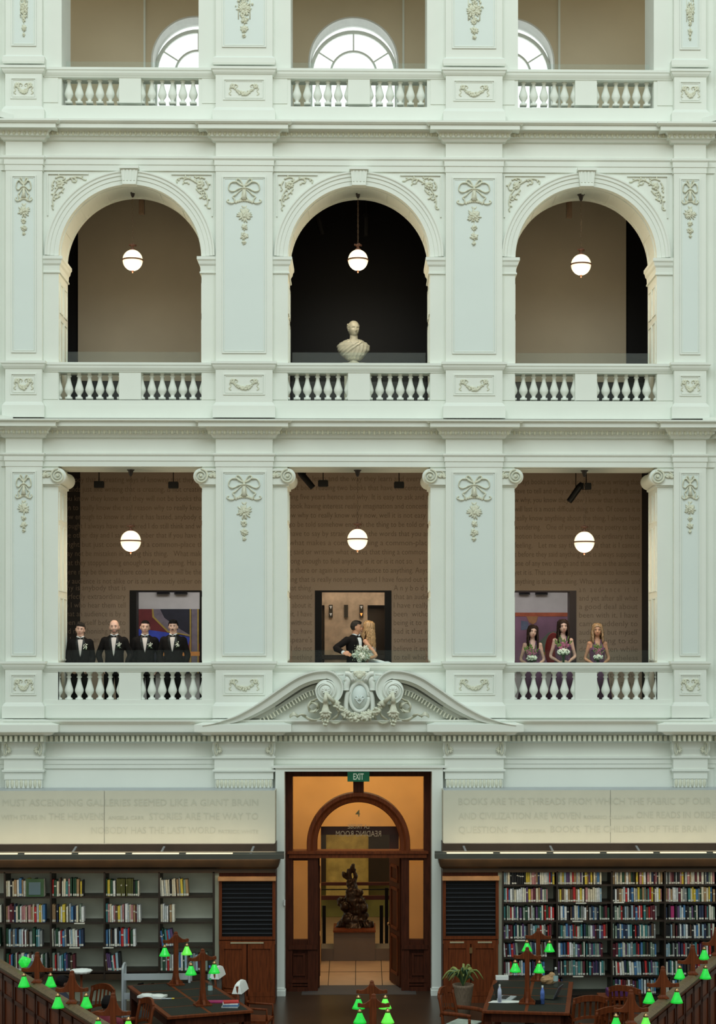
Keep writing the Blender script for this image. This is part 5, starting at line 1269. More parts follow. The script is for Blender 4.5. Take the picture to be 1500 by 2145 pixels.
def hand(bm, w_, d, side, curl=.5, pn=Vector((0, -1, 0)), k=1.0):
    """palm and five fingers from wrist w_, pointing along d; side = direction of the thumb; pn palm normal"""
    d = d.normalized(); side = (side - d * side.dot(d)).normalized(); pn = d.cross(side).normalized() if pn.length == 0 else (pn - d * pn.dot(d) - side * pn.dot(side)); 
    pn = pn.normalized() if pn.length > 1e-4 else d.cross(side)
    pts = [w_ - d * .03 * k, w_ + d * .02 * k, w_ + d * .055 * k, w_ + d * .088 * k]
    tube(bm, pts, [.026 * k, .033 * k, .042 * k, .036 * k], 10, flat=(.45, 1), up=pn)
    for i, (o, ln) in enumerate(((.027, .070), (.010, .078), (-.009, .073), (-.026, .058))):
        b = w_ + d * (.082 * k) + side * o * k; p = [b - d * .02 * k, b]; cur = d.copy(); 
        for s in range(3):
            ang = curl * (.45 + .35 * s); cur = (d * math.cos(ang) + pn * math.sin(ang)).normalized(); p.append(p[-1] + cur * ln * k * (.42, .33, .25)[s])
        tube(bm, p, [.010 * k, .0095 * k, .009 * k, .008 * k, .0065 * k], 7)
    b = w_ + d * .025 * k + side * .03 * k
    tube(bm, [b - side * .012 * k, b + d * .02 * k + side * .016 * k, b + d * .045 * k + side * .020 * k + pn * .012 * k * curl, b + d * .064 * k + side * .014 * k + pn * .02 * k * curl], [.013 * k, .012 * k, .010 * k, .008 * k], 7)
def arm(bm, s, e_, w_, r=(.05, .04, .03)):
    tube(bm, spline([s, s.lerp(e_, .5), e_, e_.lerp(w_, .5), w_], 3), [r[0], r[0] * 1.04, r[0] * .98, r[0] * .92, r[1] * 1.02, r[1], r[1] * 1.02, r[1], r[1] * .96, r[1] * .9, r[2] * 1.1, r[2], r[2]], 12)
def person(label, loc, rz, H=1.79, sex='m', skin=None, hair=None, head=(0, 0, 0), hk=1.08, arms=None, outfit='suit', hairstyle='short', group=None, lean=0.0, seated=False, extra=None):
    skin = skin or SKIN; fem = sex == 'f'; S = H / 1.79
    t = thing('person', label, 'person', loc, rz, group)
    lm = Matrix.Rotation(lean, 4, 'X')
    V = lambda x, y, z: lm @ (Vector((x, y, z)) * S)
    hc = V(0, -.018, 1.658); HM = Matrix.Translation(hc) @ Euler(head).to_matrix().to_4x4(); kk = hk * (1.0 if not fem else .93) * S
    if not fem:
        torso = [(.90, .155, .105), (1.0, .155, .105), (1.12, .145, .10), (1.28, .165, .115), (1.40, .175, .11), (1.45, .15, .09), (1.49, .09, .065), (1.52, .06, .058)]
        shx, shz = .178, 1.435
    else:
        torso = [(.88, .165, .115), (.98, .16, .11), (1.10, .118, .088), (1.22, .135, .105, 0, -.005), (1.28, .142, .125, 0, -.02), (1.36, .14, .098, 0, -.005), (1.42, .135, .078), (1.46, .08, .058), (1.50, .05, .048)]
        shx, shz = .143, 1.412
    sm = lambda secs, g=0: [tuple([s[0] * S, (s[1] + g) * S, (s[2] + g) * S] + ([0, (s[4]) * S] if len(s) > 4 else [])) for s in secs]
    A = arms or {}
    J = {}
    for s in (-1, 1):
        a = A.get(s, {}); J[s] = [V(s * shx, 0, shz), V(*a.get('e', (s * .235, .05, 1.13))), V(*a.get('w', (s * .20, -.06, .90))), a]
    bm = BM()
    loft(bm, sm(torso), mtx=lm)
    tube(bm, [V(0, .01, 1.45), V(0, 0, 1.53), hc - Vector((0, -.01, .05)) * S], [(.068 if not fem else .048) * S, (.062 if not fem else .046) * S, (.062 if not fem else .048) * S], 14)
    head_geo(bm, HM, fem, k=kk)
    for s in (-1, 1):
        ball(bm, HM @ (Vector((s * .078, .008, -.012)) * kk), (.010 * kk, .018 * kk, .031 * kk), 8, 6)
        sh, e_, w_, a = J[s]; kf = 1.0 if not fem else .80
        if not fem: sh = sh + Vector((-s * .02, 0, -.015))
        arm(bm, sh, e_, w_, (.047 * kf * S, .038 * kf * S, .027 * kf * S))
        ball(bm, sh, (.056 if fem else .046) * kf * S, 12, 8)
        hand(bm, w_, Vector(a.get('d', (0, -.05, -1))), Vector(a.get('th', (-s * .3, -1, 0))), a.get('curl', .5), Vector(a.get('pn', (-s, 0, 0))), S * (1 if not fem else .9))
        if not seated:
            tube(bm, [V(s * .085, 0, .93), V(s * .095, -.01, .70), V(s * .10, -.01, .50), V(s * .105, .01, .28), V(s * .105, .02, .08)], [.088 * S, .078 * S, .055 * S, .052 * S, .036 * S], 12)
            tube(bm, [V(s * .105, .05, .05), V(s * .11, -.06, .045), V(s * .115, -.16, .03)], [.035 * S, .04 * S, .028 * S], 10)
        else:
            tube(bm, [V(s * .085, 0, .93), V(s * .11, -.22, .92), V(s * .12, -.42, .90)], [.088 * S, .075 * S, .058 * S], 12); tube(bm, [V(s * .12, -.42, .90), V(s * .12, -.42, .66), V(s * .12, -.38, .46)], [.055 * S, .05 * S, .036 * S], 12); tube(bm, [V(s * .12, -.36, .44), V(s * .12, -.55, .43)], [.035 * S, .03 * S], 10)
    b = obj('body', bm, skin, t); remesh(b, .0062, 1)
    # face details
    bm = BM()
    for s in (-1, 1): ball(bm, HM @ (Vector((s * .030, -.0795, .001)) * kk), (.0115 * kk, .008 * kk, .0042 * kk), 10, 6)
    e_ = obj('eyes', bm, EYEW, t, True)
    bm = BM()
    for s in (-1, 1): ball(bm, HM @ (Vector((s * .030, -.0865, .001)) * kk), .0043 * kk, 8, 6)
    obj('irises', bm, HAIRB, e_, True)
    bm = BM()
    for s in (-1, 1): tube(bm, [HM @ (Vector((s * u, -v, z)) * kk) for u, v, z in ((.014, .096, .019), (.030, .0945, .024), (.047, .083, .018))], [.0028 * kk, .0035 * kk, .002 * kk], 6)
    obj('eyebrows', bm, hair if hair and hairstyle != 'bald' and not (fem and hair in (BLONDE, BLOND2)) else HAIRG, t, True)
    bm = BM(); 
    for dz_, r in ((-.0655, .0028), (-.074, .0036)): tube(bm, [HM @ (Vector((u, -.1 + abs(u) * .35, dz_ + abs(u) * .08)) * kk) for u in (-.022, -.011, 0, .011, .022)], [.001, r * kk, r * kk, r * kk, .001], 6)
    obj('lips', bm, LIP, t, True)
    # hair
    if hairstyle in ('short', 'swept', 'crew'):
        hz = .056 if hairstyle != 'crew' else .064
        def keep(p): return (p.z > hz and p.y < -.02) or (p.y >= -.02 and p.z > .01 + (.02 - min(p.y, .02)) * .6) or (p.y > .02 and p.z > -.055)
        bm = BM(); o_ = .012 if hairstyle == 'short' else (.007 if hairstyle == 'crew' else .015); head_geo(bm, HM, fem, off=o_, keep=keep, n=128, m=100, k=kk, full=0)
        h_ = obj('hair', bm, hair, t, True); so = h_.modifiers.new('s', 'SOLIDIFY'); so.thickness = o_ + .006; so.offset = -1
        if hairstyle != 'crew':
            bm = BM(); rr = random.Random(5)
            for i in range(40):
                x = rr.uniform(-.055, .055); p = spline([HM @ (Vector(q) * kk) for q in ((x, -.086, .076), (x * 1.02, -.070, .099 + rr.uniform(0, .005)), (x * 1.02, -.03, .112), (x * 1.0, .04, .110))], 3)
                tube(bm, p, [.004, .008, .008, .008, .008, .007, .007, .006, .004, .002], 5)
            obj('hair_locks', bm, hair, h_, True)
    elif hairstyle in ('long', 'wavy'):
        def keep(p): return (p.y < -.02 and (p.z > .070 - abs(p.x) * .4 or (abs(p.x) > .058 and p.z > -.02))) or (p.y >= -.02 and p.z > -.1)
        bm = BM(); head_geo(bm, HM, fem, off=.014, keep=keep, n=128, m=100, k=kk, full=0); h_ = obj('hair', bm, hair, t, True); so = h_.modifiers.new('s', 'SOLIDIFY'); so.thickness = .016; so.offset = -1
        bm = BM(); rr = random.Random(int(H * 1000)); wv = .022 if hairstyle == 'wavy' else .012; ln = (extra or {}).get('len', .42)
        iv = HM.to_3x3()
        for i in range(90):
            a = rr.uniform(-.35, PI + .35) if i < 84 else rr.choice((rr.uniform(-.55, .1), rr.uniform(PI - .1, PI + .55)))
            L_ = ln * rr.uniform(.75, 1.05); st = HM @ (Vector((math.cos(a) * .045, math.sin(a) * .055, .118)) * kk); md = HM @ (Vector((math.cos(a) * .092, math.sin(a) * .108, .01)) * kk)
            p = [st, HM @ (Vector((math.cos(a) * .082, math.sin(a) * .095, .085)) * kk), md]
            ph = rr.uniform(0, 6.28)
            for q in range(1, 9):
                u = q / 8; out = 1 + .25 * u
                bx = math.cos(a) * (.088 * out + wv * math.sin(ph + u * 14) * .6); by = math.sin(a) * .10 + (.0 if a < 0 or a > PI else .02 * u) + wv * math.cos(ph + u * 14) * .5
                base = HM @ (Vector((0, 0, 0))); v = lm @ Vector((0, 0, 0))
                if a < .2 or a > PI - .2: by -= .07 * min(1, u * 1.4); bx *= 1 - .22 * u
                p.append(base + Vector((bx * kk, by * kk, (.0 - L_ * u) * S)))
            n_ = len(p); tube(bm, p, [.010 + .004 * math.sin(i_ / (n_ - 1) * PI) for i_ in range(n_ - 1)] + [.003], 5)
        obj('hair_strands', bm, hair, h_, True)
    if hairstyle == 'bald':
        bm = BM(); rr = random.Random(2)
        def keepb(p): return -.11 < p.z < -.045 and p.y < -.02 and not (abs(p.x) < .02 and p.z > -.082)
        head_geo(bm, HM, fem, off=.0015, keep=keepb, k=kk); obj('grey_stubble', bm, mat('grey_stubble', (0.30, 0.2, 0.16), .7), t, True)
    if extra and extra.get('moustache'):
        bm = BM(); tube(bm, [HM @ (Vector((u, -.102 + abs(u) * .5, -.056 - abs(u) * .25)) * kk) for u in (-.028, -.014, 0, .014, .028)], [.002, .006 * kk, .006 * kk, .006 * kk, .002], 6); obj('moustache', bm, HAIRB, t, True)
    # clothes
    if outfit in ('suit', 'casual'):
        cm = SUIT if outfit == 'suit' else extra['cloth']
        g = [(.80, .185, .125), (.92, .18, .125), (1.04, .168, .122), (1.16, .162, .12), (1.30, .182, .132), (1.40, .192, .125), (1.455, .178, .102), (1.49, .125, .085), (1.515, .085, .072), (1.525, .070, .066)]
        gs = [(a * S, b_ * S, c_ * S) for a, b_, c_ in g]
        bm = BM(); loft(bm, gs, mtx=lm)
        for s in (-1, 1):
            sh, e2, w2, a = J[s]
            arm(bm, sh + Vector((-s * .01, 0, .005)), e2, w2 + (e2 - w2).normalized() * .02, (.066 * S, .056 * S, .043 * S)); ball(bm, sh + Vector((-s * .012, 0, -.008)), (.066 * S, .068 * S, .062 * S), 14, 10)
        j = obj('jacket', bm, cm, t); remesh(j, .009, 3)
        bm = BM()
        for s in (-1, 1):
            if not seated: tube(bm, [V(s * .085, 0, .95), V(s * .097, -.01, .70), V(s * .10, -.01, .50), V(s * .105, .01, .28), V(s * .108, .015, .07)], [.10 * S, .092 * S, .078 * S, .072 * S, .066 * S], 14)
            else: tube(bm, [V(s * .085, 0, .93), V(s * .11, -.22, .92), V(s * .12, -.43, .90), V(s * .12, -.42, .66), V(s * .12, -.38, .47)], [.10 * S, .09 * S, .078 * S, .066 * S, .06 * S], 12)
        tr_ = obj('trousers', bm, SUIT, t, True)
        bm = BM()
        for s in (-1, 1):
            dy_ = -.36 if seated else 0; dz_ = .40 if seated else 0
            tube(bm, [V(s * .105, .07 + dy_, .045 + dz_), V(s * .11, -.02 + dy_, .055 + dz_), V(s * .115, -.12 + dy_, .045 + dz_), V(s * .12, -.21 + dy_, .032 + dz_)], [.042 * S, .05 * S, .047 * S, .03 * S], 12)
            obj('shoe', bm, SATIN, t, True); bm = BM()
        if outfit == 'suit':
            zb = (1.15 if not extra or 'vz' not in extra else extra['vz']) * S; zt_ = 1.505 * S
            n = 9; rows_ = []
            for k in range(n):
                u = k / (n - 1); z = zt_ + (zb - zt_) * u; hw_ = (.052 * (1 - u) ** .75 + .002) * S; rows_.append((z, -hw_, hw_))
            bm = BM(); patch(bm, rows_, gs, .007)
            sf = obj('shirt_front', bm, SHIRTW if extra and extra.get('bright') else SHIRT, t, True)
            if lean: sf.data.transform(lm)
            bm = BM()
            for s in (-1, 1):
                r2 = []
                for k in range(n):
                    u = k / (n - 1); z = zt_ + (zb - zt_) * u; inn = (.052 * (1 - u) ** .75 + .000) * S; wd = (.012 + .034 * math.sin(min(1, u * 1.15) * PI) ** .8 if u < .87 else .010) * S
                    r2.append((z, s * inn, s * (inn + wd)) if s > 0 else (z, -inn - wd, -inn))
                patch(bm, r2, gs, .012)
            lp = obj('lapels', bm, SATIN, t)
            if lean: lp.data.transform(lm)
            # collar and bow tie
            bm = BM()
            for s in (-1, 1):
                tube(bm, [V(s * .006, -.079, 1.497), V(s * .035, -.072, 1.512), V(s * .058, -.035, 1.525), V(s * .06, .01, 1.53)], [.010, .013, .013, .012], 8)
            cl = obj('shirt_collar', bm, MATS['bright_white_shirt'], t, True)
            bm = BM(); c = V(0, -.092, 1.487)
            for s in (-1, 1):
                rings(bm, [[c + Vector((s * x, yy, zz)) for yy, zz in ((-.008, -h), (-.008, h), (.010, h), (.010, -h))] for x, h in ((.004, .009), (.020, .017), (.040, .025), (.048, .019))])
            ball(bm, c - Vector((0, .006, 0)), (.009, .009, .012), 8, 6); obj('bow_tie', bm, SATIN, t)
            if not (extra and extra.get('nobout')):
                bm = BM(); rr = random.Random(int(H * 997)); c = Vector((.098 * S, surf_y(gs, .098 * S, 1.335 * S, .02), 1.335 * S))
                for k in range(22): ball(bm, c + Vector((rr.gauss(0, .018), rr.uniform(-.02, .004), rr.gauss(.004, .022))), rr.uniform(.006, .012), 6, 4)
                bo = obj('boutonniere', bm, WHITE, t, True)
                bm = BM()
                for k in range(6): tube(bm, [c, c + Vector((rr.gauss(0, .02), -.01, rr.uniform(-.065, -.03)))], .0025, 4)
                for k in range(6): ball(bm, c + Vector((rr.gauss(0, .026), -.005, rr.gauss(0, .03))), (.006, .004, .009), 6, 4)
                obj('sprig', bm, LEAFD, bo)
            bm = BM()
            for k in range(2): z = zb - (.02 + .10 * k) * S; ball(bm, (0.004, surf_y(gs, 0, z, .003), z), (.009, .004, .009), 8, 5)
            obj('jacket_buttons', bm, SATIN, t, True)
        # cuffs
        if extra and extra.get('cuffs'):
            bm = BM()
            for s in (-1, 1):
                sh, e2, w2, a = J[s]; d = (w2 - e2).normalized(); tube(bm, [w2 - d * .035, w2 + d * .004], [.036 * S, .036 * S], 12)
            obj('shirt_cuffs', bm, MATS['bright_white_shirt'], t, True)
    elif outfit == 'dress':
        g = [(.03, .34, .26), (.40, .27, .21), (.70, .215, .165), (.92, .18, .135), (1.02, .158, .118), (1.10, .128, .098), (1.20, .142, .118, 0, -.008), (1.28, .150, .138, 0, -.022), (1.335, .142, .118, 0, -.012)]
        bm = BM(); loft(bm, sm(g), e=2.2); d_ = obj('gown', bm, PURPLE, t, True)
        gs = sm(g + [(1.38, .15, .10, 0, -.0), (1.42, .14, .082), (1.47, .085, .064), (1.50, .06, .055)])
        bm = BM()
        for s in (-1, 1):
            rows_ = []
            for k in range(9):
                u = k / 8; z = (1.28 + .215 * u) * S; a0 = (.012 + .045 * u) * S; a1 = (.128 - .055 * u) * S
                rows_.append((z, min(s * a0, s * a1), max(s * a0, s * a1)))
            patch(bm, rows_, gs, .009, .010)
        obj('halter_straps', bm, PURPLE, t, True)
        bm = BM(); rr = random.Random(3)
        for k in range(11):
            a = PI + PI * k / 10; tube(bm, spline([(math.cos(a) * .128 * S, math.sin(a) * .103 * S, 1.10 * S), (math.cos(a) * .175 * S, math.sin(a) * .13 * S, .9 * S), (math.cos(a) * .27 * S, math.sin(a) * .21 * S, .4 * S), (math.cos(a) * .34 * S, math.sin(a) * .26 * S, .04 * S)], 3), .012, 6)
        obj('skirt_folds', bm, PURPLE, d_, True)
    elif outfit == 'bridal':
        g = [(1.00, .165, .125), (1.08, .128, .10), (1.18, .138, .112, 0, -.006), (1.26, .152, .140, 0, -.022), (1.315, .148, .125, 0, -.014)]
        bm = BM(); loft(bm, sm(g), e=2.2, mtx=lm); obj('bodice', bm, SILVER, t, True)
        g = [(.03, .52, .52), (.30, .42, .42), (.60, .32, .32), (.86, .235, .22), (.96, .185, .15), (1.04, .14, .11)]
        bm = BM(); loft(bm, sm(g), n=48, e=2.1)
        for v in bm.verts:
            if v.co.z < .95 * S:
                a = math.atan2(v.co.y, v.co.x); f = 1 + .05 * math.sin(a * 12) * min(1, (.95 * S - v.co.z) * 3); v.co.x *= f; v.co.y *= f
        obj('skirt', bm, SILVER, t, True)
        bm = BM(); tube(bm, spline([V(.08, .04, 1.07), V(.08, .18, 1.06), V(.07, .34, 1.02), V(.05, .46, .96), V(.05, .5, .5)], 4), [.05, .06, .06, .065, .07, .07, .07, .07, .07, .08, .08, .09, .09, .1, .1, .1, .1], 10, flat=(1, .5)); obj('veil_train', bm, mat('white_tulle', (0.78, 0.80, 0.86), .6), t, True)
    return t
GZ = 4.751; PY = .80
def ppos(px, py_top, H): return (X(px, PY), PY, GZ)
# groomsmen: hands at the trouser pockets
gm = dict(outfit='suit', group='groomsmen in black dinner suits')
pk = lambda s: dict(e=(s * .245, .05, 1.16), w=(s * .205, -.05, .93), d=(-s * .25, -.35, -1), th=(-s * .2, -1, .0), curl=.7)
person('person in black suit with short dark hair, leftmost of the four groomsmen', ppos(170, 0, 0), R(8), 1.745, 'm', SKIN, HAIRG, (0, R(8), R(-4)), 1.04, {s: dict(e=(s * .225, .03, 1.15), w=(s * .19, -.10, .93), d=(-s * .6, -.4, -.5), th=(0, -.5, 1), curl=.5) for s in (-1, 1)}, 'suit', 'short', 'groomsmen in black dinner suits')
person('bald smiling person in black suit and bow tie with arms held wide', (X(241, PY - .05), PY - .05, GZ), R(2), 1.79, 'm', SKIN, None, (0, R(-2), 0), 1.10, {-1: dict(e=(-.285, .06, 1.17), w=(-.215, -.07, .95), d=(.3, -.35, -1), th=(.2, -1, 0)), 1: dict(e=(.275, .06, 1.17), w=(.21, -.07, .95), d=(-.3, -.35, -1), th=(-.2, -1, 0))}, 'suit', 'bald', 'groomsmen in black dinner suits', extra=dict(vz=1.13))
person('broad person in black suit, cropped dark hair, third along the rail', (X(305, PY + .12), PY + .12, GZ), R(5), 1.79, 'm', SKIN, HAIRB, (0, R(3), R(4)), 1.06, {s: dict(e=(s * .26, .05, 1.14), w=(s * .21, -.04, .92), d=(-s * .2, -.3, -1), th=(-s * .2, -1, 0)) for s in (-1, 1)}, 'suit', 'crew', 'groomsmen in black dinner suits', extra=dict(vz=1.2))
person('person in black suit with moustache and swept dark hair, hand near trouser pocket', ppos(364, 0, 0), R(-2), 1.80, 'm', SKIN, HAIRB, (0, 0, 0), 1.00, {s: pk(s) for s in (-1, 1)}, 'suit', 'swept', 'groomsmen in black dinner suits', extra=dict(moustache=True, vz=1.2))
# bridesmaids
def bouquet(px, py, y, label, sc=1.0, seed=1, pink=1.0):
    c = Vector((X(px, y), y, Z(py, y))); t = thing('bouquet', label, 'bouquet', c, world=True, group='bridesmaid bouquets'); rr = random.Random(seed)
    bm = BM()
    for i in range(5):
        a = rr.uniform(0, 6.28); d = .055 * sc if i else 0; b = c + Vector((math.cos(2 * PI * i / 4) * d, -.03 + math.sin(2 * PI * i / 4) * .03, -.02 + (0 if i else .01)))
        for k in range(24):
            v = Vector((rr.gauss(0, 1), rr.gauss(0, 1), rr.gauss(0, .8))).normalized() * .036 * sc; ball(bm, b + v, .014 * sc, 6, 4)
    obj('white_blooms', bm, WHITE, t, True)
    bm = BM(); bl = BM(); bd = BM()
    for i in range(22):
        a = rr.uniform(-1.0, 1.0); L_ = rr.uniform(.13, .27) * sc; tip = c + Vector((math.sin(a) * L_ * .8, -.01 + rr.uniform(-.03, .03), math.cos(a) * L_))
        tube(bl, [c, c.lerp(tip, .5) + Vector((0, -.01, 0)), tip], [.004, .005, .002], 5)
        for k in range(7):
            u = .35 + .62 * k / 7; p = c.lerp(tip, u) + Vector((rr.uniform(-.014, .014), rr.uniform(-.02, .0), rr.uniform(-.01, .01)))
            if u < .68: ball(bm, p, (.013 * sc, .010, .012 * sc), 6, 4)
            else: ball(bl, p, (.009 * sc, .006, .016 * sc), 6, 4)
    obj('pink_blossoms', bm, PINK, t, True); obj('green_buds', bl, LEAF, t, True)
    for i in range(10): tube(bd, [c + Vector((rr.uniform(-.03, .03), 0, -.02)), c + Vector((rr.uniform(-.015, .015), .0, -.22 * sc))], .005, 5)
    for i in range(14): a = rr.uniform(0, 6.28); ball(bd, c + Vector((math.cos(a) * .07 * sc, rr.uniform(-.04, .02), -.05 + math.sin(a) * .02)), (.018, .008, .03), 6, 4, Matrix.Rotation(a, 3, 'Y'))
    obj('stems', bd, LEAFD, t)
    return t
ba = {s: dict(e=(s * .215, .03, 1.13), w=(s * .075, -.19, 1.02), d=(-s * .9, -.35, -.15), th=(0, -.2, 1), curl=1.0, pn=(0, 1, 0)) for s in (-1, 1)}
def bm_person(px, H, lab, hair, head, hs='long', ln=.42, skin=SKIN, y=PY):
    return person(lab, (X(px, y), y, GZ), 0, H, 'f', skin, hair, head, 1.16, ba, 'dress', hs, 'bridesmaids in dusky purple gowns', extra=dict(len=ln))
bm_person(1116, 1.70, 'person in purple gown with long dark waves, head tilted, nearest the left pier', HAIRD, (0, R(10), R(6)), 'long', .42, y=.85)
bm_person(1180, 1.80, 'tallest of three people in purple gowns, dark hair with fringe', HAIRD, (0, R(-4), R(3)), 'long', .36)
bm_person(1252, 1.73, 'person in purple gown with shoulder-length blonde waves', BLOND2, (0, 0, R(-5)), 'wavy', .24, SKINT)
bouquet(1114, 1376, PY - .24, 'green and pink bouquet over white blooms, held lowest by the dark-haired person at the left', 1.0, 3)
bouquet(1181, 1363, PY - .27, 'largest green and pink bouquet with one cream rose, held by the tallest bridesmaid', 1.15, 5)
bouquet(1254, 1374, PY - .24, 'small green and white bouquet held by the blonde bridesmaid', .9, 8)
# the kissing couple
groom = person('person in black dinner jacket and bow tie kissing the bride, elbow out', (X(742.5, .72), .72, GZ), R(42), 1.79, 'm', SKINT, HAIRG, (R(4), 0, R(44)), 1.0,
    {-1: dict(e=(-.40, .07, 1.28), w=(-.41, -.15, 1.20), d=(.6, -.75, -.25), th=(.4, .2, .9), curl=.9, pn=(.2, -.3, -1)), 1: dict(e=(.22, -.02, 1.15), w=(.12, -.16, 1.0), d=(-.3, -.8, .1), th=(0, 0, 1), curl=.8)}, 'suit', 'short', None, lean=R(1.0), extra=dict(bright=True, nobout=True, cuffs=True, vz=1.12))
bride = person('person in strapless silver white gown with long blonde waves kissing the groom', (X(773, .76), .76, GZ), R(-118), 1.775, 'f', SKINT, BLONDE, (R(-8), R(0), R(24)), 1.15,
    {1: dict(e=(.22, .26, 1.16), w=(.25, .02, 1.06), d=(0, -1, -.3), th=(0, 0, 1), curl=.8), -1: dict(e=(-.25, -.08, 1.15), w=(-.06, -.18, 1.04), d=(.5, -.8, 0), th=(0, 0, 1), curl=1.0)}, 'bridal', 'wavy', None, extra=dict(len=.40))
t = thing('bouquet', 'large loose bouquet of white flowers held in front of the couple', 'bouquet', (X(757, .5), .5, Z(1372, .5)), world=True)
bm = BM(); rr = random.Random(6); bl = BM()
for i in range(24):
    px, py = 760 + max(-20, min(20, rr.gauss(0, 12))), 1371 + max(-14, min(12, rr.gauss(0, 8))); b = Vector((X(px, .48), .48 + rr.uniform(-.05, .05), Z(py, .5)))
    for k in range(20): ball(bm, b + Vector((rr.gauss(0, 1), rr.gauss(0, 1), rr.gauss(0, 1))).normalized() * .035, .016, 6, 4)
obj('white_blooms', bm, WHITE, t, True)
for i in range(200): ball(bl, (X(760 + max(-22, min(22, rr.gauss(0, 11))), .5), .46 + rr.uniform(-.08, .08), Z(1369 + max(-17, min(14, rr.gauss(0, 9))), .5)), .009, 5, 3)
obj('small_filler_flowers', bl, mat('grey_green_filler', (0.35, 0.38, 0.27), .7), t, True)
bm = BM(); tube(bm, [(X(760, .5), .5, Z(1375, .5)), (X(763, .5), .52, Z(1400, .5))], [.03, .02], 8); obj('stems', bm, LEAFD, t)

# ------------------------------------------------------------------ marble bust on its pedestal
yb = 1.5; bx = X(741, yb); zb = Z(763, yb)
t = thing('marble_pedestal', 'tall pale pedestal carrying the marble bust behind the rail', 'pedestal', (bx, yb, 9.93), world=True)
bm = BM(); wrap(bm, bx - .17, bx + .17, yb - .17, yb + .17, [(.05, 9.93), (.05, 10.05), (0, 10.1), (0, zb - .08), (.03, zb - .06), (.03, zb - .005)]); obj('shaft', bm, MARBLE, t)
bz = zb
t = thing('marble_bust', 'cream marble bust of a draped figure before the dark centre arch', 'bust', (bx, yb, bz), world=True)
bm = BM(); M0 = Matrix.Translation((bx, yb, bz))
lathe(bm, [(.11, -.003), (.12, .02), (.08, .04), (.075, .06), (.09, .075), (.0, .085)], (bx, yb, bz), 24); obj('socle', bm, MARBLE, t, True)
bm = BM()
loft(bm, [(.06, .11, .08), (.09, .15, .10), (.16, .22, .12), (.26, .285, .125), (.33, .29, .12), (.38, .25, .11), (.42, .17, .09), (.45, .09, .07), (.47, .07, .065)], e=2.2, mtx=M0)
tube(bm, [M0 @ Vector(p) for p in ((0, .01, .40), (0, 0, .50), (0, -.005, .58))], [.085, .074, .072], 14)
HMb = M0 @ Matrix.Translation((-.005, -.01, .640)) @ Euler((0, 0, R(22))).to_matrix().to_4x4()
head_geo(bm, HMb, k=1.36)
for s in (-1, 1): ball(bm, HMb @ Vector((s * .10, .01, -.012)), (.012, .02, .033), 8, 6)
o = obj('figure', bm, MARBLE, t); remesh(o, .0055, 1)
BS = [(.06, .11, .08), (.09, .15, .10), (.16, .22, .12), (.26, .285, .125), (.33, .29, .12), (.38, .25, .11), (.42, .17, .09), (.45, .105, .078), (.465, .085, .072)]
bm = BM(); rws = []
for q in range(70):
    z = .062 + (.463 - .062) * q / 69
    for s0, s1 in zip(BS, BS[1:]):
        if s0[0] <= z <= s1[0]: u = (z - s0[0]) / (s1[0] - s0[0]); u = u * u * (3 - 2 * u); a_ = s0[1] + (s1[1] - s0[1]) * u; b_ = s0[2] + (s1[2] - s0[2]) * u
    r_ = []
    for i in range(140):
        th = 2 * PI * i / 140; c_, s_ = math.cos(th), math.sin(th)
        x = a_ * abs(c_) ** (2 / 2.2) * (1 if c_ >= 0 else -1); y = b_ * abs(s_) ** (2 / 2.2) * (1 if s_ >= 0 else -1)
        w1 = z - .265 - .80 * x                # the edge of the cloak crossing the chest
        fa = .018 + .005 * math.sin((z * 1.0 - x * .75 + .25 * x * x) * 95) + .003 * math.sin((z - x * .6) * 41)
        fb = .002 + .005 * math.sin((x * 1.3 - z * .3) * 75 + 1.2 * math.sin(z * 18))
        mx_ = .5 + .5 * math.tanh(w1 * 90); f = fa * mx_ + fb * (1 - mx_)
        k_ = min(1, (.463 - z) / .03 + .35); v = Vector((x, y, 0)); v = v.normalized() * (v.length + f * k_)
        r_.append(bm.verts.new(M0 @ Vector((v.x, v.y, z))))
    rws.append((z, r_))
for (z0_, r0_), (z1_, r1_) in zip(rws, rws[1:]):
    for i in range(140):
        j_ = (i + 1) % 140; cx_ = r0_[i].co.x - bx
        if r0_[i].co.y < yb and z0_ > .33 + abs(cx_) * 1.15: continue
        bm.faces.new((r0_[i], r0_[j_], r1_[j_], r1_[i]))
bmesh.ops.delete(bm, geom=[v for v in bm.verts if not v.link_faces], context='VERTS')
obj('drapery', bm, MARBLE, t, True)
bm = BM(); rr = random.Random(1)
for i in range(60):
    a = rr.uniform(-.4, PI + .4); ball(bm, HMb @ Vector((math.cos(a) * .100, math.sin(a) * .115 + .014, rr.uniform(.0, .09) + (.03 if math.sin(a) > .5 else 0))), .017, 6, 4)
obj('carved_hair', bm, MARBLE, t, True)
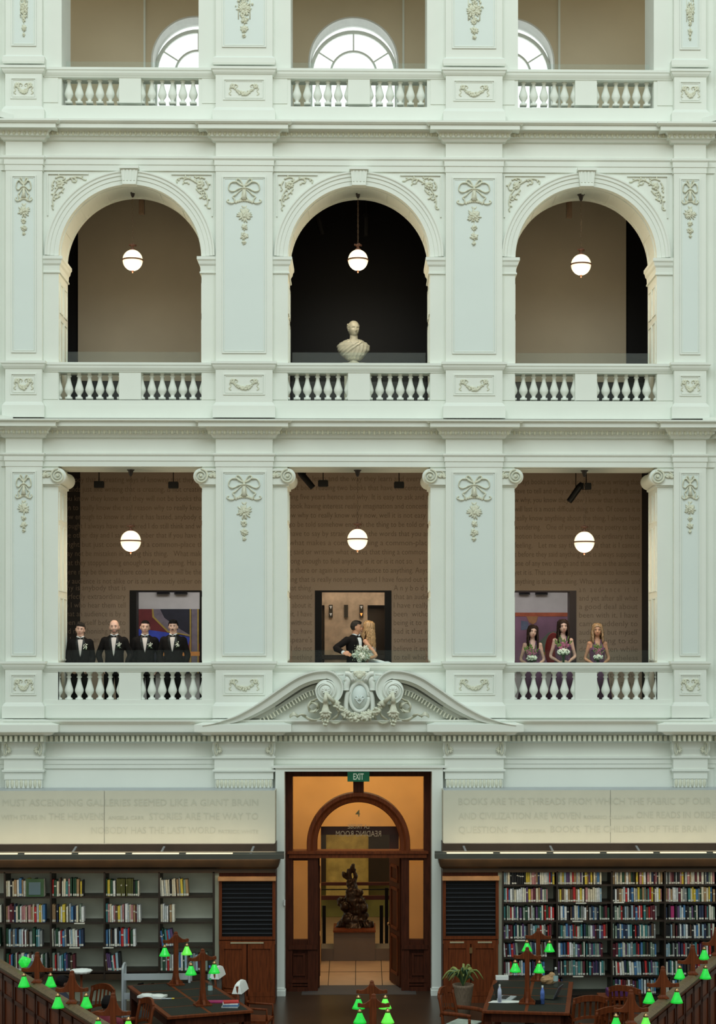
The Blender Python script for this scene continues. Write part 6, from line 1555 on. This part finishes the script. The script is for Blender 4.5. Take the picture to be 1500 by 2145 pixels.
# ------------------------------------------------------------------ reading room furniture
def shade(parent, c, lime=False, r=.085, h=.15):
    bm = BM(); prof = [(.022, 0), (.03, -.012), (.05, -h * .45), (r * .86, -h * .8), (r, -h), (r - .004, -h), (r * .84, -h * .8), (.046, -h * .45), (.026, -.016)]
    lathe(bm, [(a, b) for a, b in prof], c, 24, caps=False); s = obj('lamp_shade', bm, GREENL if lime else GREEN, parent, True, label='lime green glass shade' if lime else 'deep green glass shade')
    bm = BM(); lathe(bm, [(.0, .05), (.012, .045), (.018, .03), (.03, .02), (.032, -.004), (.0, -.006)], c, 12); obj('brass_collar', bm, BRASS, s, True)
    bm = BM(); ball(bm, Vector(c) + Vector((0, 0, -h * .55)), .024, 8, 6); obj('bulb', bm, mat('lit_bulb', (1, .9, .7), emit=(1, .85, .5), es=5), s, True)
def lampstand(loc, rz, label, group, H=.83, arm=.68, top='table', limes=(False, False)):
    t = thing('reading_lamp', label, 'desk lamp', loc, rz, group)
    bm = BM(); w_ = .034
    box(bm, -w_, w_, -w_, w_, 0, H - .06)
    rings(bm, [[(-w_ * k, -w_ * k, z), (w_ * k, -w_ * k, z), (w_ * k, w_ * k, z), (-w_ * k, w_ * k, z)] for k, z in ((1, H - .06), (.75, H - .03), (.8, H - .015), (.3, H))]); bevel(obj('post', bm, WOOD, t), .004)
    # swept cross arm
    up = H - arm; a = .205 if top == 'table' else .215
    poly = [(-a, arm - .02), (-a, arm + .025), (-a + .02, arm + .03), (-a * .72, arm + .02), (-a * .5, arm + .03), (-a * .33, arm + .03 + up * .18), (-a * .22, arm + up * .5), (-w_ * .9, H - .045)]
    poly = poly + [(-x, z) for x, z in reversed(poly)]
    poly += [(a * .5, arm - .028), (-a * .5, arm - .028)]
    bm = BM(); prism(bm, poly, -.022, .022); bevel(obj('cross_arm', bm, WOOD, t), .004)
    if top == 'table':
        bm = BM(); box(bm, -.12, .12, -.10, .10, 0, .02)
        for s in (-1, 1):
            prism(bm, [(s * .03, .02), (s * .115, .02), (s * .10, .05), (s * .06, .08), (s * .045, .14), (s * .042, .22), (s * .03, .22)][::s], -.02, .02)
            prism_pts = [(s * .03, .02), (s * .10, .02), (s * .085, .05), (s * .05, .08), (s * .04, .14), (s * .03, .2)]
            v0 = len(bm.verts)
            vs0 = [bm.verts.new((-.02, x, z)) for x, z in prism_pts]; vs1 = [bm.verts.new((.02, x, z)) for x, z in prism_pts]
            bm.faces.new(vs0); bm.faces.new(vs1[::-1])
            for i in range(6): j = (i + 1) % 6; bm.faces.new((vs0[i], vs0[j], vs1[j], vs1[i]))
        obj('foot', bm, WOOD, t)
    else:
        bm = BM(); wrap(bm, -.035, .035, -.035, .035, [(.035, 0), (.035, .018), (.015, .03), (0, .05)]); obj('foot', bm, WOOD, t)
    for k, s in enumerate((-1, 1)): shade(t, (s * a * .86, 0, arm - .085), limes[k], r=.086 if top == 'table' else .084, h=.135 if top == 'table' else .15)
    return t
def rtable(cx, cy, rz, L, W, label, wk=WOOD):
    t = thing('reading_table', label, 'table', (cx, cy, 0), rz)
    z = .75
    bm = BM(); box(bm, -W / 2, W / 2, -L / 2, L / 2, z - .045, z); bevel(obj('tabletop', bm, WOOD, t), .008)
    bm = BM(); n = 4; g = .045; st = (L - g * (n + 1)) / n
    for i in range(n):
        for s in (0, 1):
            x0 = -W / 2 + .07 if s == 0 else .025; x1 = -.025 if s == 0 else W / 2 - .07
            y0 = -L / 2 + g + i * (st + g); box(bm, x0, x1, y0, y0 + st, z - .002, z + .0025)
    obj('leather_inlay', bm, LEATHER, t)
    bm = BM(); wl_ = .09
    for x in (-W / 2 + .03, W / 2 - .08): box(bm, x, x + .05, -L / 2 + .05, L / 2 - .05, z - .17, z - .045)
    for y in (-L / 2 + .05, L / 2 - .10): box(bm, -W / 2 + .05, W / 2 - .05, y, y + .05, z - .17, z - .045)
    obj('apron', bm, WOODD, t)
    for x in (-W / 2 + .08, W / 2 - .08):
        for y in (-L / 2 + .10, L / 2 - .10): bm = BM(); box(bm, x - .05, x + .05, y - .05, y + .05, 0, z - .045); obj('leg', bm, WOODD, t)
    bm = BM(); box(bm, -.02, .02, -L / 2 + .1, L / 2 - .1, .1, z - .05); obj('centre_panel', bm, WOODD, t)
    return t
# two long tables, lamps standing on them
def at(px, py, z=.75):
    D = (5.8 - z) * 3600 / (py - 1385); return Vector(((px - 752) * D / 3600, D - 30, z))
a0, a1, b0, b1 = at(274, 2061), at(430, 2055), at(351, 2127), at(530, 2115)
mid = (a0 + a1 + b0 + b1) / 4; dirL = ((a0 + a1) / 2 - (b0 + b1) / 2); angL = math.atan2(dirL.y, dirL.x) - PI / 2
rtable(mid.x, mid.y, angL, dirL.length + .05, 1.28, 'long oak reading table with dark leather top, left of the doorway')
a0, a1, b0, b1 = at(1043, 2059), at(1191, 2053), at(1008, 2120), at(1196, 2119)
mid2 = (a0 + a1 + b0 + b1) / 4; dirR = ((a0 + a1) / 2 - (b0 + b1) / 2); angR = math.atan2(dirR.y, dirR.x) - PI / 2
rtable(mid2.x, mid2.y, angR, dirR.length + .05, 1.26, 'long oak reading table with dark leather top, right of the doorway')
c3 = at(781, 2200); rtable(c3.x + .05, c3.y - .35, 0, 1.8, 1.2, 'reading table just below the picture edge carrying the centre lamps')
G = 'green-shaded reading lamps'
ZT = .754
for px, py, rz, lab, lm_ in ((369, 2062, angL, 'left table, farther from the viewer', (False, True)), (425, 2105, angL, 'left table, nearer the viewer', (False, False)), (1128, 2055, angR, 'right table, farther from the viewer', (False, False)), (1105, 2103, angR, 'right table, nearer the viewer', (False, False))):
    p = at(px, py); lampstand((p.x, p.y, ZT), rz, 'twin green-shaded oak lamp on the %s' % lab, G, limes=lm_)
for px, D, lab in ((779, 22.7, 'rear one of the pair below the doorway'), (783, 21.8, 'front one of the pair below the doorway')):
    lampstand(((px - 752) * D / 3600, D - 30, ZT), 0, 'twin green-shaded oak lamp, %s' % lab, G, limes=(False, True))
# radial desk spines
def spine(P0, P1, label, lamps, labs, vis):
    d = (P1 - P0); L = d.length; ang = math.atan2(d.y, d.x)
    t = thing('desk_partition', label, 'desk partition', (P0.x, P0.y, 0), ang)
    bm = BM(); box(bm, 0, L, -.03, .03, 0, 1.22); obj('core', bm, WOOD, t)
    bm = BM(); rings(bm, [[(x, -.08, 1.22), (x, -.095, 1.26), (x, -.055, 1.29), (x, -.042, 1.30), (x, .042, 1.30), (x, .055, 1.29), (x, .095, 1.26), (x, .08, 1.22)] for x in (0, L)]); obj('capping_rail', bm, RAILW, t)
    bm = BM()
    for s in (-1, 1):
        n = int(L / .55)
        for i in range(n):
            x0 = i * L / n + .03; x1 = (i + 1) * L / n - .03
            for q in ((x0, x0 + .05, .1, 1.15), (x1 - .05, x1, .1, 1.15), (x0, x1, 1.08, 1.15), (x0, x1, .82, .88)): box(bm, q[0], q[1], min(s * .03, s * .05), max(s * .03, s * .05), q[2], q[3])
    obj('panelling', bm, WOODD, t)
    for s in (-vis,):
        bm = BM(); box(bm, .2, L - .1, min(s * .05, s * .62), max(s * .05, s * .62), .71, .75); w_ = obj('writing_shelf', bm, WOOD, t)
        bm = BM(); box(bm, .25, L - .15, min(s * .12, s * .56), max(s * .12, s * .56), .749, .753); obj('leather_inlay', bm, LEATHER, w_)
        bm = BM(); box(bm, .2, L - .1, min(s * .55, s * .58), max(s * .55, s * .58), .0, .71); obj('front_panel', bm, WOODD, t)
    for (f, lm_), lb in zip(lamps, labs):
        p = P0 + d * f; lampstand((p.x, p.y, 1.302), 0, lb, G, H=.43, arm=.175, top='rail', limes=lm_)
    return t
def atz(px, py, z): return at(px, py, z)
r0, r1 = atz(1322, 2148, 1.30), atz(1452, 2044, 1.30)
dr = (r1 - r0); P0 = r0 - dr * 1.2; P1 = r0 + dr * 2.05
fr = lambda q: (q - P0).dot(P1 - P0) / (P1 - P0).length_squared
spine(Vector((P0.x, P0.y, 0)), Vector((P1.x, P1.y, 0)), 'dark panelled oak desk partition rising to the right edge, pale capping rail', [(fr(atz(1321, 2147, 1.3)), (False, True)), (fr(atz(1388, 2093, 1.3)), (False, False)), (fr(atz(1450, 2043, 1.3)), (False, False)), (fr(atz(1499, 2003, 1.3)), (False, False))],
      ['twin green-shaded lamp lowest on the right-hand partition rail', 'twin green-shaded lamp second up the right-hand partition rail', 'twin green-shaded lamp third up the right-hand partition rail', 'green-shaded lamp on the right-hand partition rail, cut by the picture edge'], -1)
r0, r1 = atz(240, 2152, 1.30), atz(60, 2044, 1.30)
dr = (r1 - r0); P0 = r0 - dr * .8; P1 = r0 + dr * 1.75
spine(Vector((P0.x, P0.y, 0)), Vector((P1.x, P1.y, 0)), 'dark panelled oak desk partition sloping down from the left edge, pale capping rail', [(fr(atz(239, 2151, 1.3)), (False, True)), (fr(atz(158, 2099, 1.3)), (False, False)), (fr(atz(80, 2056, 1.3)), (False, False))],
      ['twin green-shaded lamp lowest on the left-hand partition rail', 'twin green-shaded lamp halfway down the left-hand partition rail', 'twin green-shaded lamp near the top of the left-hand partition rail'], 1)
# chairs
def chair(loc, rz, label, cushion=None, group='oak reading room chairs'):
    t = thing('library_chair', label, 'chair', loc, rz, group)
    for x in (-.24, .24):
        bm = BM(); tube(bm, spline([(x, -.2, 0), (x, -.21, .3), (x, -.2, .45), (x * 1.02, -.2, .62)], 3), .022, 8); obj('leg', bm, WOOD, t, True)
        bm = BM(); tube(bm, spline([(x, .24, 0), (x, .22, .3), (x, .22, .45), (x, .25, .7), (x * .96, .30, .92)], 3), .024, 8); obj('leg', bm, WOOD, t, True)
        bm = BM(); tube(bm, spline([(x, -.22, .645), (x * 1.1, -.05, .66), (x * 1.05, .25, .66)], 4), .026, 8, flat=(.6, 1.2)); obj('armrest', bm, WOOD, t, True)
    bm = BM(); cbox(bm, (0, 0, .45), (.48, .46, .04)); bevel(obj('seat', bm, WOOD, t), .012)
    if cushion: bm = BM(); cbox(bm, (0, 0, .487), (.42, .4, .035)); bevel(obj('cushion', bm, cushion, t), .015, 3)
    bm = BM(); pts = spline([(-.25, .29, .90), (-.12, .33, .945), (0, .345, .955), (.12, .33, .945), (.25, .29, .90)], 4)
    rings(bm, [[p + Vector(o) for o in ((0, -.018, -.045), (0, .018, -.045), (0, .02, .04), (0, -.016, .04))] for p in pts])
    pts = [p + Vector((0, -.03, -.28)) for p in pts]; rings(bm, [[p + Vector(o) for o in ((0, -.014, -.02), (0, .014, -.02), (0, .014, .02), (0, -.014, .02))] for p in pts]); obj('back_rail', bm, WOOD, t)
    for x in (-.16, -.08, 0, .08, .16): bm = BM(); tube(bm, [(x, .285, .66), (x, .325, .91)], .013, 6, flat=(.5, 1.4)); obj('back_slat', bm, WOOD, t)
    bm = BM(); 
    for y in (-.2, .22): box(bm, -.24, .24, y - .012, y + .012, .20, .235)
    for x in (-.24, .24): box(bm, x - .012, x + .012, -.2, .22, .14, .175)
    obj('stretcher', bm, WOOD, t)
    return t
F = lambda px, py: at(px, py, 0)
def cpos(px, pyt, z=.95): p = at(px, pyt, z); return (p.x, p.y, 0)
chair(cpos(972, 2078), R(62), 'oak armchair with pale cushion beside the potted plant', mat('pale_sage_cushion', (0.36, 0.42, 0.36), .7, var=.25, scale=14))
chair(cpos(1262, 2106), R(200), 'oak armchair with curved top rail at the foot of the right partition')
chair(cpos(1228, 2083), R(185), 'oak chair between the right table and the crowded bookcase')
chair(cpos(1325, 2064), R(150), 'oak chair behind the right-hand partition lamps')
chair(cpos(268, 2100), R(-60), 'oak armchair beside the left table corner')
chair(cpos(186, 2072), R(-40), 'oak chair behind the left-hand partition, beside the pale low panel')
# narrow side-on chairs with white paper cover and grey webbing
for px, py, lab in ((489, 2030, 'farther'), (538, 2060, 'nearer')):
    p = at(px, py, .98)
    t = thing('covered_chair', 'oak chair seen edge-on with white cover over its grey back, %s from the viewer' % lab, 'chair', (p.x, p.y, 0), R(80), 'chairs with white covers beside the left table')
    for x in (-.20, .20):
        for y in (-.2, .2): bm = BM(); tube(bm, [(x, y, 0), (x, y, .45)], .022, 8); obj('leg', bm, WOOD, t, True)
        bm = BM(); tube(bm, [(x, .2, .45), (x, .25, .97)], .02, 8); obj('back_post', bm, WOOD, t, True)
        bm = BM(); tube(bm, [(x, -.2, .45), (x, -.2, .64), (x, .2, .65)], .018, 8); obj('armrest', bm, WOOD, t, True)
    bm = BM(); cbox(bm, (0, 0, .45), (.44, .44, .04)); obj('seat', bm, WOOD, t)
    bm = BM(); ball(bm, (0, .25, .70), (.19, .045, .25), 16, 10); obj('grey_back', bm, mat('mottled_grey_webbing', (0.11, 0.105, 0.10), .8, var=.5, scale=70), t, True)
    bm = BM(); rings(bm, [[(-a, .25 - b, z), (a, .25 - b, z), (a, .25 + b, z), (-a, .25 + b, z)] for a, b, z in ((.22, .075, .86), (.21, .055, .93), (.19, .035, .99), (.1, .02, 1.02))]); obj('white_cover', bm, PETALB, t)
# trolley
p = at(330, 2040, .85)
t = thing('book_trolley', 'white metal book trolley behind the left table', 'trolley', (p.x, p.y, 0), R(2))
for x in (-.52, .52):
    bm = BM(); tube(bm, spline([(x, -.2, .12), (x, -.2, .9), (x, -.16, 1.0), (x, 0, 1.02), (x, .16, 1.0), (x, .2, .9), (x, .2, .12)], 4), .02, 8); obj('end_frame', bm, GREYM, t, True)
    for y in (-.2, .2): bm = BM(); lathe(bm, [(0, -.02), (.05, -.02), (.05, .02), (0, .02)], (x, y, .052), 14, Matrix.Rotation(R(90), 3, 'Y')); obj('castor', bm, DARKM, t)
for z in (.80, .50, .22): bm = BM(); box(bm, -.5, .5, -.18, .18, z, z + .02); box(bm, -.5, .5, -.2, -.18, z, z + .10); obj('tray', bm, GREYM, t)
for k in range(10):
    w_ = rnd.uniform(.03, .05); bm = BM(); bookgeo(bm, 0, w_ - .004, .2 * rnd.uniform(.85, 1), 0, 0, .16, 0, (0, 1, 1)); nm = rnd.choice(DARKN); o = obj('book', bm, [BM_[nm], PAGES]); q = t.matrix_basis @ Vector((-.3 + k * .052, -.1, .521)); o.location = (p.x - .3 + k * .052, p.y - .12, .521)
    tag(o, '%s book on the white trolley, %s from its left end' % (nm, ORD[k]), 'book', 'books on the white trolley')
# things on the left table
p = at(320, 2088); t = thing('open_book', 'open white book lying at the left corner of the left table', 'book', (p.x, p.y, ZT), R(-15))
bm = BM(); box(bm, -.2, .2, -.11, .11, .0, .03); obj('page_block', bm, PETALB, t)
bm = BM()
for s in (-1, 1): rings(bm, [[(s * x, y, .03), (s * x, y, .032 + h)] for x, y, h in ()]) if False else ball(bm, (s * .09, 0, .032), (.10, .10, .02), 12, 6)
obj('open_pages', bm, PETALB, t, True)
p = at(352, 2093); t = thing('pen', 'grey and yellow pen lying beside the open book', 'pen', (p.x, p.y, ZT), R(4)); bm = BM(); tube(bm, [(-.09, 0, .013), (.06, 0, .013)], .012, 8); obj('barrel', bm, GREYM, t, True); bm = BM(); tube(bm, [(.06, 0, .013), (.10, 0, .013)], .012, 8); obj('cap', bm, BM_['yellow'], t, True)
def bottle(px, py, lab, h=.24, r=.035, body=GLASS, capm=None, nm='water_bottle', z=ZT):
    p = at(px, py, z); t = thing(nm, lab, 'bottle', (p.x, p.y, z)); bm = BM(); lathe(bm, [(0, 0), (r, .004), (r, h * .62), (r * .92, h * .7), (r * .42, h * .86), (r * .4, h * .92), (0, h * .92)], (0, 0, 0), 16); obj('body', bm, body, t, True)
    bm = BM(); lathe(bm, [(r * .46, h * .9), (r * .46, h), (0, h)], (0, 0, 0), 12); obj('cap', bm, capm or PETALB, t)
    if body == GLASS: bm = BM(); lathe(bm, [(r * 1.02, h * .3), (r * 1.02, h * .55)], (0, 0, 0), 16, caps=False); obj('wrapper', bm, mat('clear_blue_wrapper', (0.35, 0.5, 0.5), .4), t)
bottle(441, 2084, 'clear water bottle with green cap behind the nearer left lamp', .26, .036, capm=mat('green_cap', (0.05, .45, .15), .4))
bottle(440, 2062, 'tall clear water bottle with blue cap beside the left table lamps', .30, .036, capm=mat('blue_cap', (0.1, .2, .6), .4))
for k, (nm, z_, w_) in enumerate((('silver grey', 0, .24), ('mid blue', .022, .23), ('white', .044, .22), ('red', .066, .22))):
    p = at(483, 2109, .75); bm = BM(); box(bm, -w_ / 2, w_ / 2, -.08, .08, 0, .021); o = obj('book', bm, [BM_[nm]]); o.location = (p.x + .01 * (k % 2), p.y, ZT + z_ + .0005 * k); o.rotation_euler = (0, 0, R(4 * k - 5))
    tag(o, '%s book lying in the small stack at the left table end, %s' % (nm, ['at its bottom', 'second from bottom', 'second from top', 'on top'][k]), 'book', 'stack of books on the left table')
p = at(452, 2099); bm = BM(); box(bm, -.12, .12, -.06, .06, 0, .02); o = obj('book', bm, BM_['magenta']); o.location = (p.x, p.y, ZT); tag(o, 'thin pinkish book lying between the nearer left lamp and the stack', 'book')
# things on the right table
p = at(1062, 2093); t = thing('laptop', 'open silver laptop on the right table', 'laptop', (p.x, p.y, ZT), R(70))
bm = BM(); box(bm, -.16, .16, -.11, .11, 0, .016); b_ = obj('base', bm, GREYM, t); bm = BM()
for r_ in range(4):
    for k in range(10): box(bm, -.14 + k * .028, -.118 + k * .028, -.02 + r_ * .028, .002 + r_ * .028, .016, .019)
obj('keyboard', bm, DARKM, b_)
bm = BM(); m = Matrix.Translation((0, .11, .016)) @ Matrix.Rotation(R(-15), 4, 'X'); box(bm, -.16, .16, 0, .008, 0, .21, mtx=m); obj('screen', bm, DARKM, t)
p = at(1150, 2092); t = thing('laptop', 'dark laptop leaning open at the right side of the right table', 'laptop', (p.x, p.y, ZT), R(-110))
bm = BM(); box(bm, -.15, .15, -.1, .1, 0, .015); obj('base', bm, DARKM, t); bm = BM(); m = Matrix.Translation((0, .1, .015)) @ Matrix.Rotation(R(-25), 4, 'X'); box(bm, -.15, .15, 0, .008, 0, .2, mtx=m); obj('screen', bm, mat('slate_laptop_lid', (0.08, .09, .11), .4), t)
bottle(1047, 2101, 'slim pale blue and cream flask standing on paper on the right table', .27, .030, mat('pale_lilac_flask', (0.55, 0.58, 0.75), .4, var=.25, scale=6), PETALB, 'flask')
bottle(1137, 2104, 'blue and white spray bottle beside the nearer right lamp', .27, .032, mat('blue_label_bottle', (0.10, 0.18, 0.50), .4, var=.5, scale=20), PETALB, 'spray_bottle')
bottle(1165, 2068, 'clear water bottle at the far right corner of the right table', .30, .038)
p = at(1130, 2104); bm = BM(); cbox(bm, (0, 0, .03), (.07, .05, .06)); o = obj('ink_box', bm, BLACK); o.location = (p.x - .02, p.y - .02, ZT); tag(o, 'small black box at the foot of the nearer right lamp', 'box')
p = at(1062, 2100); bm = BM(); rr = random.Random(8); rings(bm, [[(x, y, z_) for x, y in ((-.28, -.07), (0, -.10), (.25, -.06), (.20, .05), (.05, .09), (-.2, .07))] for z_ in (0.001, .006)]); o = obj('paper_sheets', bm, PETALB); o.location = (p.x, p.y, ZT); tag(o, 'crumpled white paper sheets under the slim flask', 'paper')
p = at(1052, 2053); bm = BM(); cbox(bm, (0, 0, .03), (.20, .1, .06)); o = obj('white_charger_box', bm, PETALB); o.location = (p.x, p.y, ZT); tag(o, 'white box at the far left corner of the right table', 'box')
p = at(1150, 2062); t = thing('paper_bag', 'crumpled tan paper bag at the far end of the right table', 'bag', (p.x, p.y, ZT)); bm = BM(); ball(bm, (0, 0, .06), (.13, .07, .075), 14, 8); ball(bm, (.05, 0, .12), (.06, .05, .06), 10, 6)
for v in bm.verts: v.co += Vector((rr.uniform(-.012, .012), rr.uniform(-.012, .012), rr.uniform(-.01, .01)))
obj('bag', bm, mat('tan_kraft_paper', (0.42, 0.25, 0.12), .8), t)
p = (X(0, 0), 0, 0); D = 21.2; bottle(836, 1385 + (5.8 - .754) * 3600 / D, 'pale blue bottle beside the centre lamps', .27, .034, mat('sky_blue_bottle', (0.25, 0.42, 0.58), .4), mat('sky_blue_bottle', 0))
# purple box and book stand behind the right chairs
p = at(1291, 2085, .75); t = thing('side_table', 'small oak stand behind the right-hand chairs', 'table', (p.x, p.y, 0))
bm = BM(); box(bm, -.26, .26, -.2, .2, .70, .74); obj('top', bm, WOOD, t)
for x in (-.22, .22):
    for y in (-.16, .16): bm = BM(); box(bm, x - .02, x + .02, y - .02, y + .02, 0, .7); obj('leg', bm, WOOD, t)
bm = BM(); cbox(bm, (0, 0, .05), (.32, .22, .10)); o = obj('purple_box', bm, mat('deep_purple_card', (0.075, 0.015, 0.09), .6)); o.location = (p.x + .02, p.y, .741); bevel(o, .006); tag(o, 'deep purple box on the small oak stand by the crowded bookcase', 'box')
# potted plant
p = at(972, 2100, .35); t = thing('potted_plant', 'bromeliad in a ribbed brown pot by the right cabinet', 'potted plant', (p.x, p.y + .2, 0)); 
bm = BM(); lathe(bm, [(0, 0), (.10, 0), (.13, .3), (.165, .56), (.175, .60), (.15, .60), (.14, .55), (0, .55)], (0, 0, 0), 24)
obj('pot', bm, mat('ribbed_brown_pot', (0.17, 0.12, 0.08), .7, var=.35, scale=20, stretch=(6, 6, .3)), t, True)
for i in range(34):
    rr = random.Random(i); a = rr.uniform(0, 6.28); L_ = rr.uniform(.22, .42); tl = rr.uniform(.25, .95); bm = BM()
    pts = spline([(0, 0, .56), (math.cos(a) * L_ * .25 * tl, math.sin(a) * L_ * .25 * tl, .56 + L_ * .5), (math.cos(a) * L_ * .65 * tl, math.sin(a) * L_ * .65 * tl, .56 + L_ * (.95 - .3 * tl)), (math.cos(a) * L_ * tl, math.sin(a) * L_ * tl, .56 + L_ * (1 - .75 * tl))], 4); n_ = len(pts)
    tube(bm, pts, [.022 * math.sin(PI * (k + .8) / (n_ + .6)) + .002 for k in range(n_)], 6, flat=(.2, 1)) ; obj('leaf', bm, mat('yellow_green_leaf', (0.20, 0.23, 0.06), .5, var=.3) if i % 3 else LEAFD, t, True)
# green crumpled item on the left rail end
p = at(54, 2016, 1.38); t = thing('green_lamp_shade', 'bright green crumpled glass shade at the far left rail', 'lamp', (p.x, p.y, 1.30)); bm = BM(); bmesh.ops.create_icosphere(bm, subdivisions=2, radius=.085)
rr = random.Random(3)
for v in bm.verts: v.co *= rr.uniform(.8, 1.15); v.co.z += .10
obj('shade', bm, GREEN, t); bm = BM(); lathe(bm, [(.05, 0), (.05, .01), (.015, .02), (.015, .06)], (0, 0, 0), 12); obj('base', bm, BRASS, t)
p = at(172, 2028, 1.25); t = thing('dish_stand', 'white scalloped dish on a slim brown stand behind the left partition', 'stand', (p.x, p.y, 0))
bm = BM(); rings(bm, [[(math.cos(2 * PI * i / 48) * r * (1 + .05 * math.sin(i * PI / 2)), math.sin(2 * PI * i / 48) * r * (1 + .05 * math.sin(i * PI / 2)), z) for i in range(48)] for r, z in ((.04, 1.18), (.13, 1.19), (.16, 1.23), (.15, 1.235), (.12, 1.20), (.02, 1.195))]); obj('dish', bm, PETALB, t, True)
bm = BM(); lathe(bm, [(.13, 0), (.12, .02), (.02, .05), (.018, 1.18)], (0, 0, 0), 14); obj('pole', bm, WOOD, t, True)
# seated readers at the left
sa = {s: dict(e=(s * .24, -.06, 1.16), w=(s * .16, -.32, 1.12), d=(-s * .3, -1, -.1), th=(0, 0, 1), curl=.6) for s in (-1, 1)}
def reader(px, py, rz, lab, cloth, hair, skin, head):
    p = at(px, py, 1.24); person(lab, (p.x, p.y, -.45), rz, 1.74, 'm', skin, hair, head, 1.0, sa, 'casual', 'short', None, seated=True, extra=dict(cloth=cloth))
    t = chair((p.x, p.y, -.0), rz, 'oak chair under the seated %s' % lab.split('person ')[1]); return t
reader(80, 2032, R(140), 'seated person in dark top with black hair behind the left partition', mat('dark_maroon_top', (0.05, 0.012, 0.015), .8), HAIRD, SKIND, (R(10), R(-20), 0))
reader(130, 2046, R(130), 'seated person in navy top bending over the left desk', mat('navy_top', (0.01, 0.014, 0.03), .8), HAIRB, SKIND, (R(25), 0, 0))
reader(226, 2090, R(160), 'seated person in black and crimson top near the left table', mat('crimson_top', (0.14, 0.008, 0.02), .8), HAIRB, SKIND, (R(10), 0, R(10)))
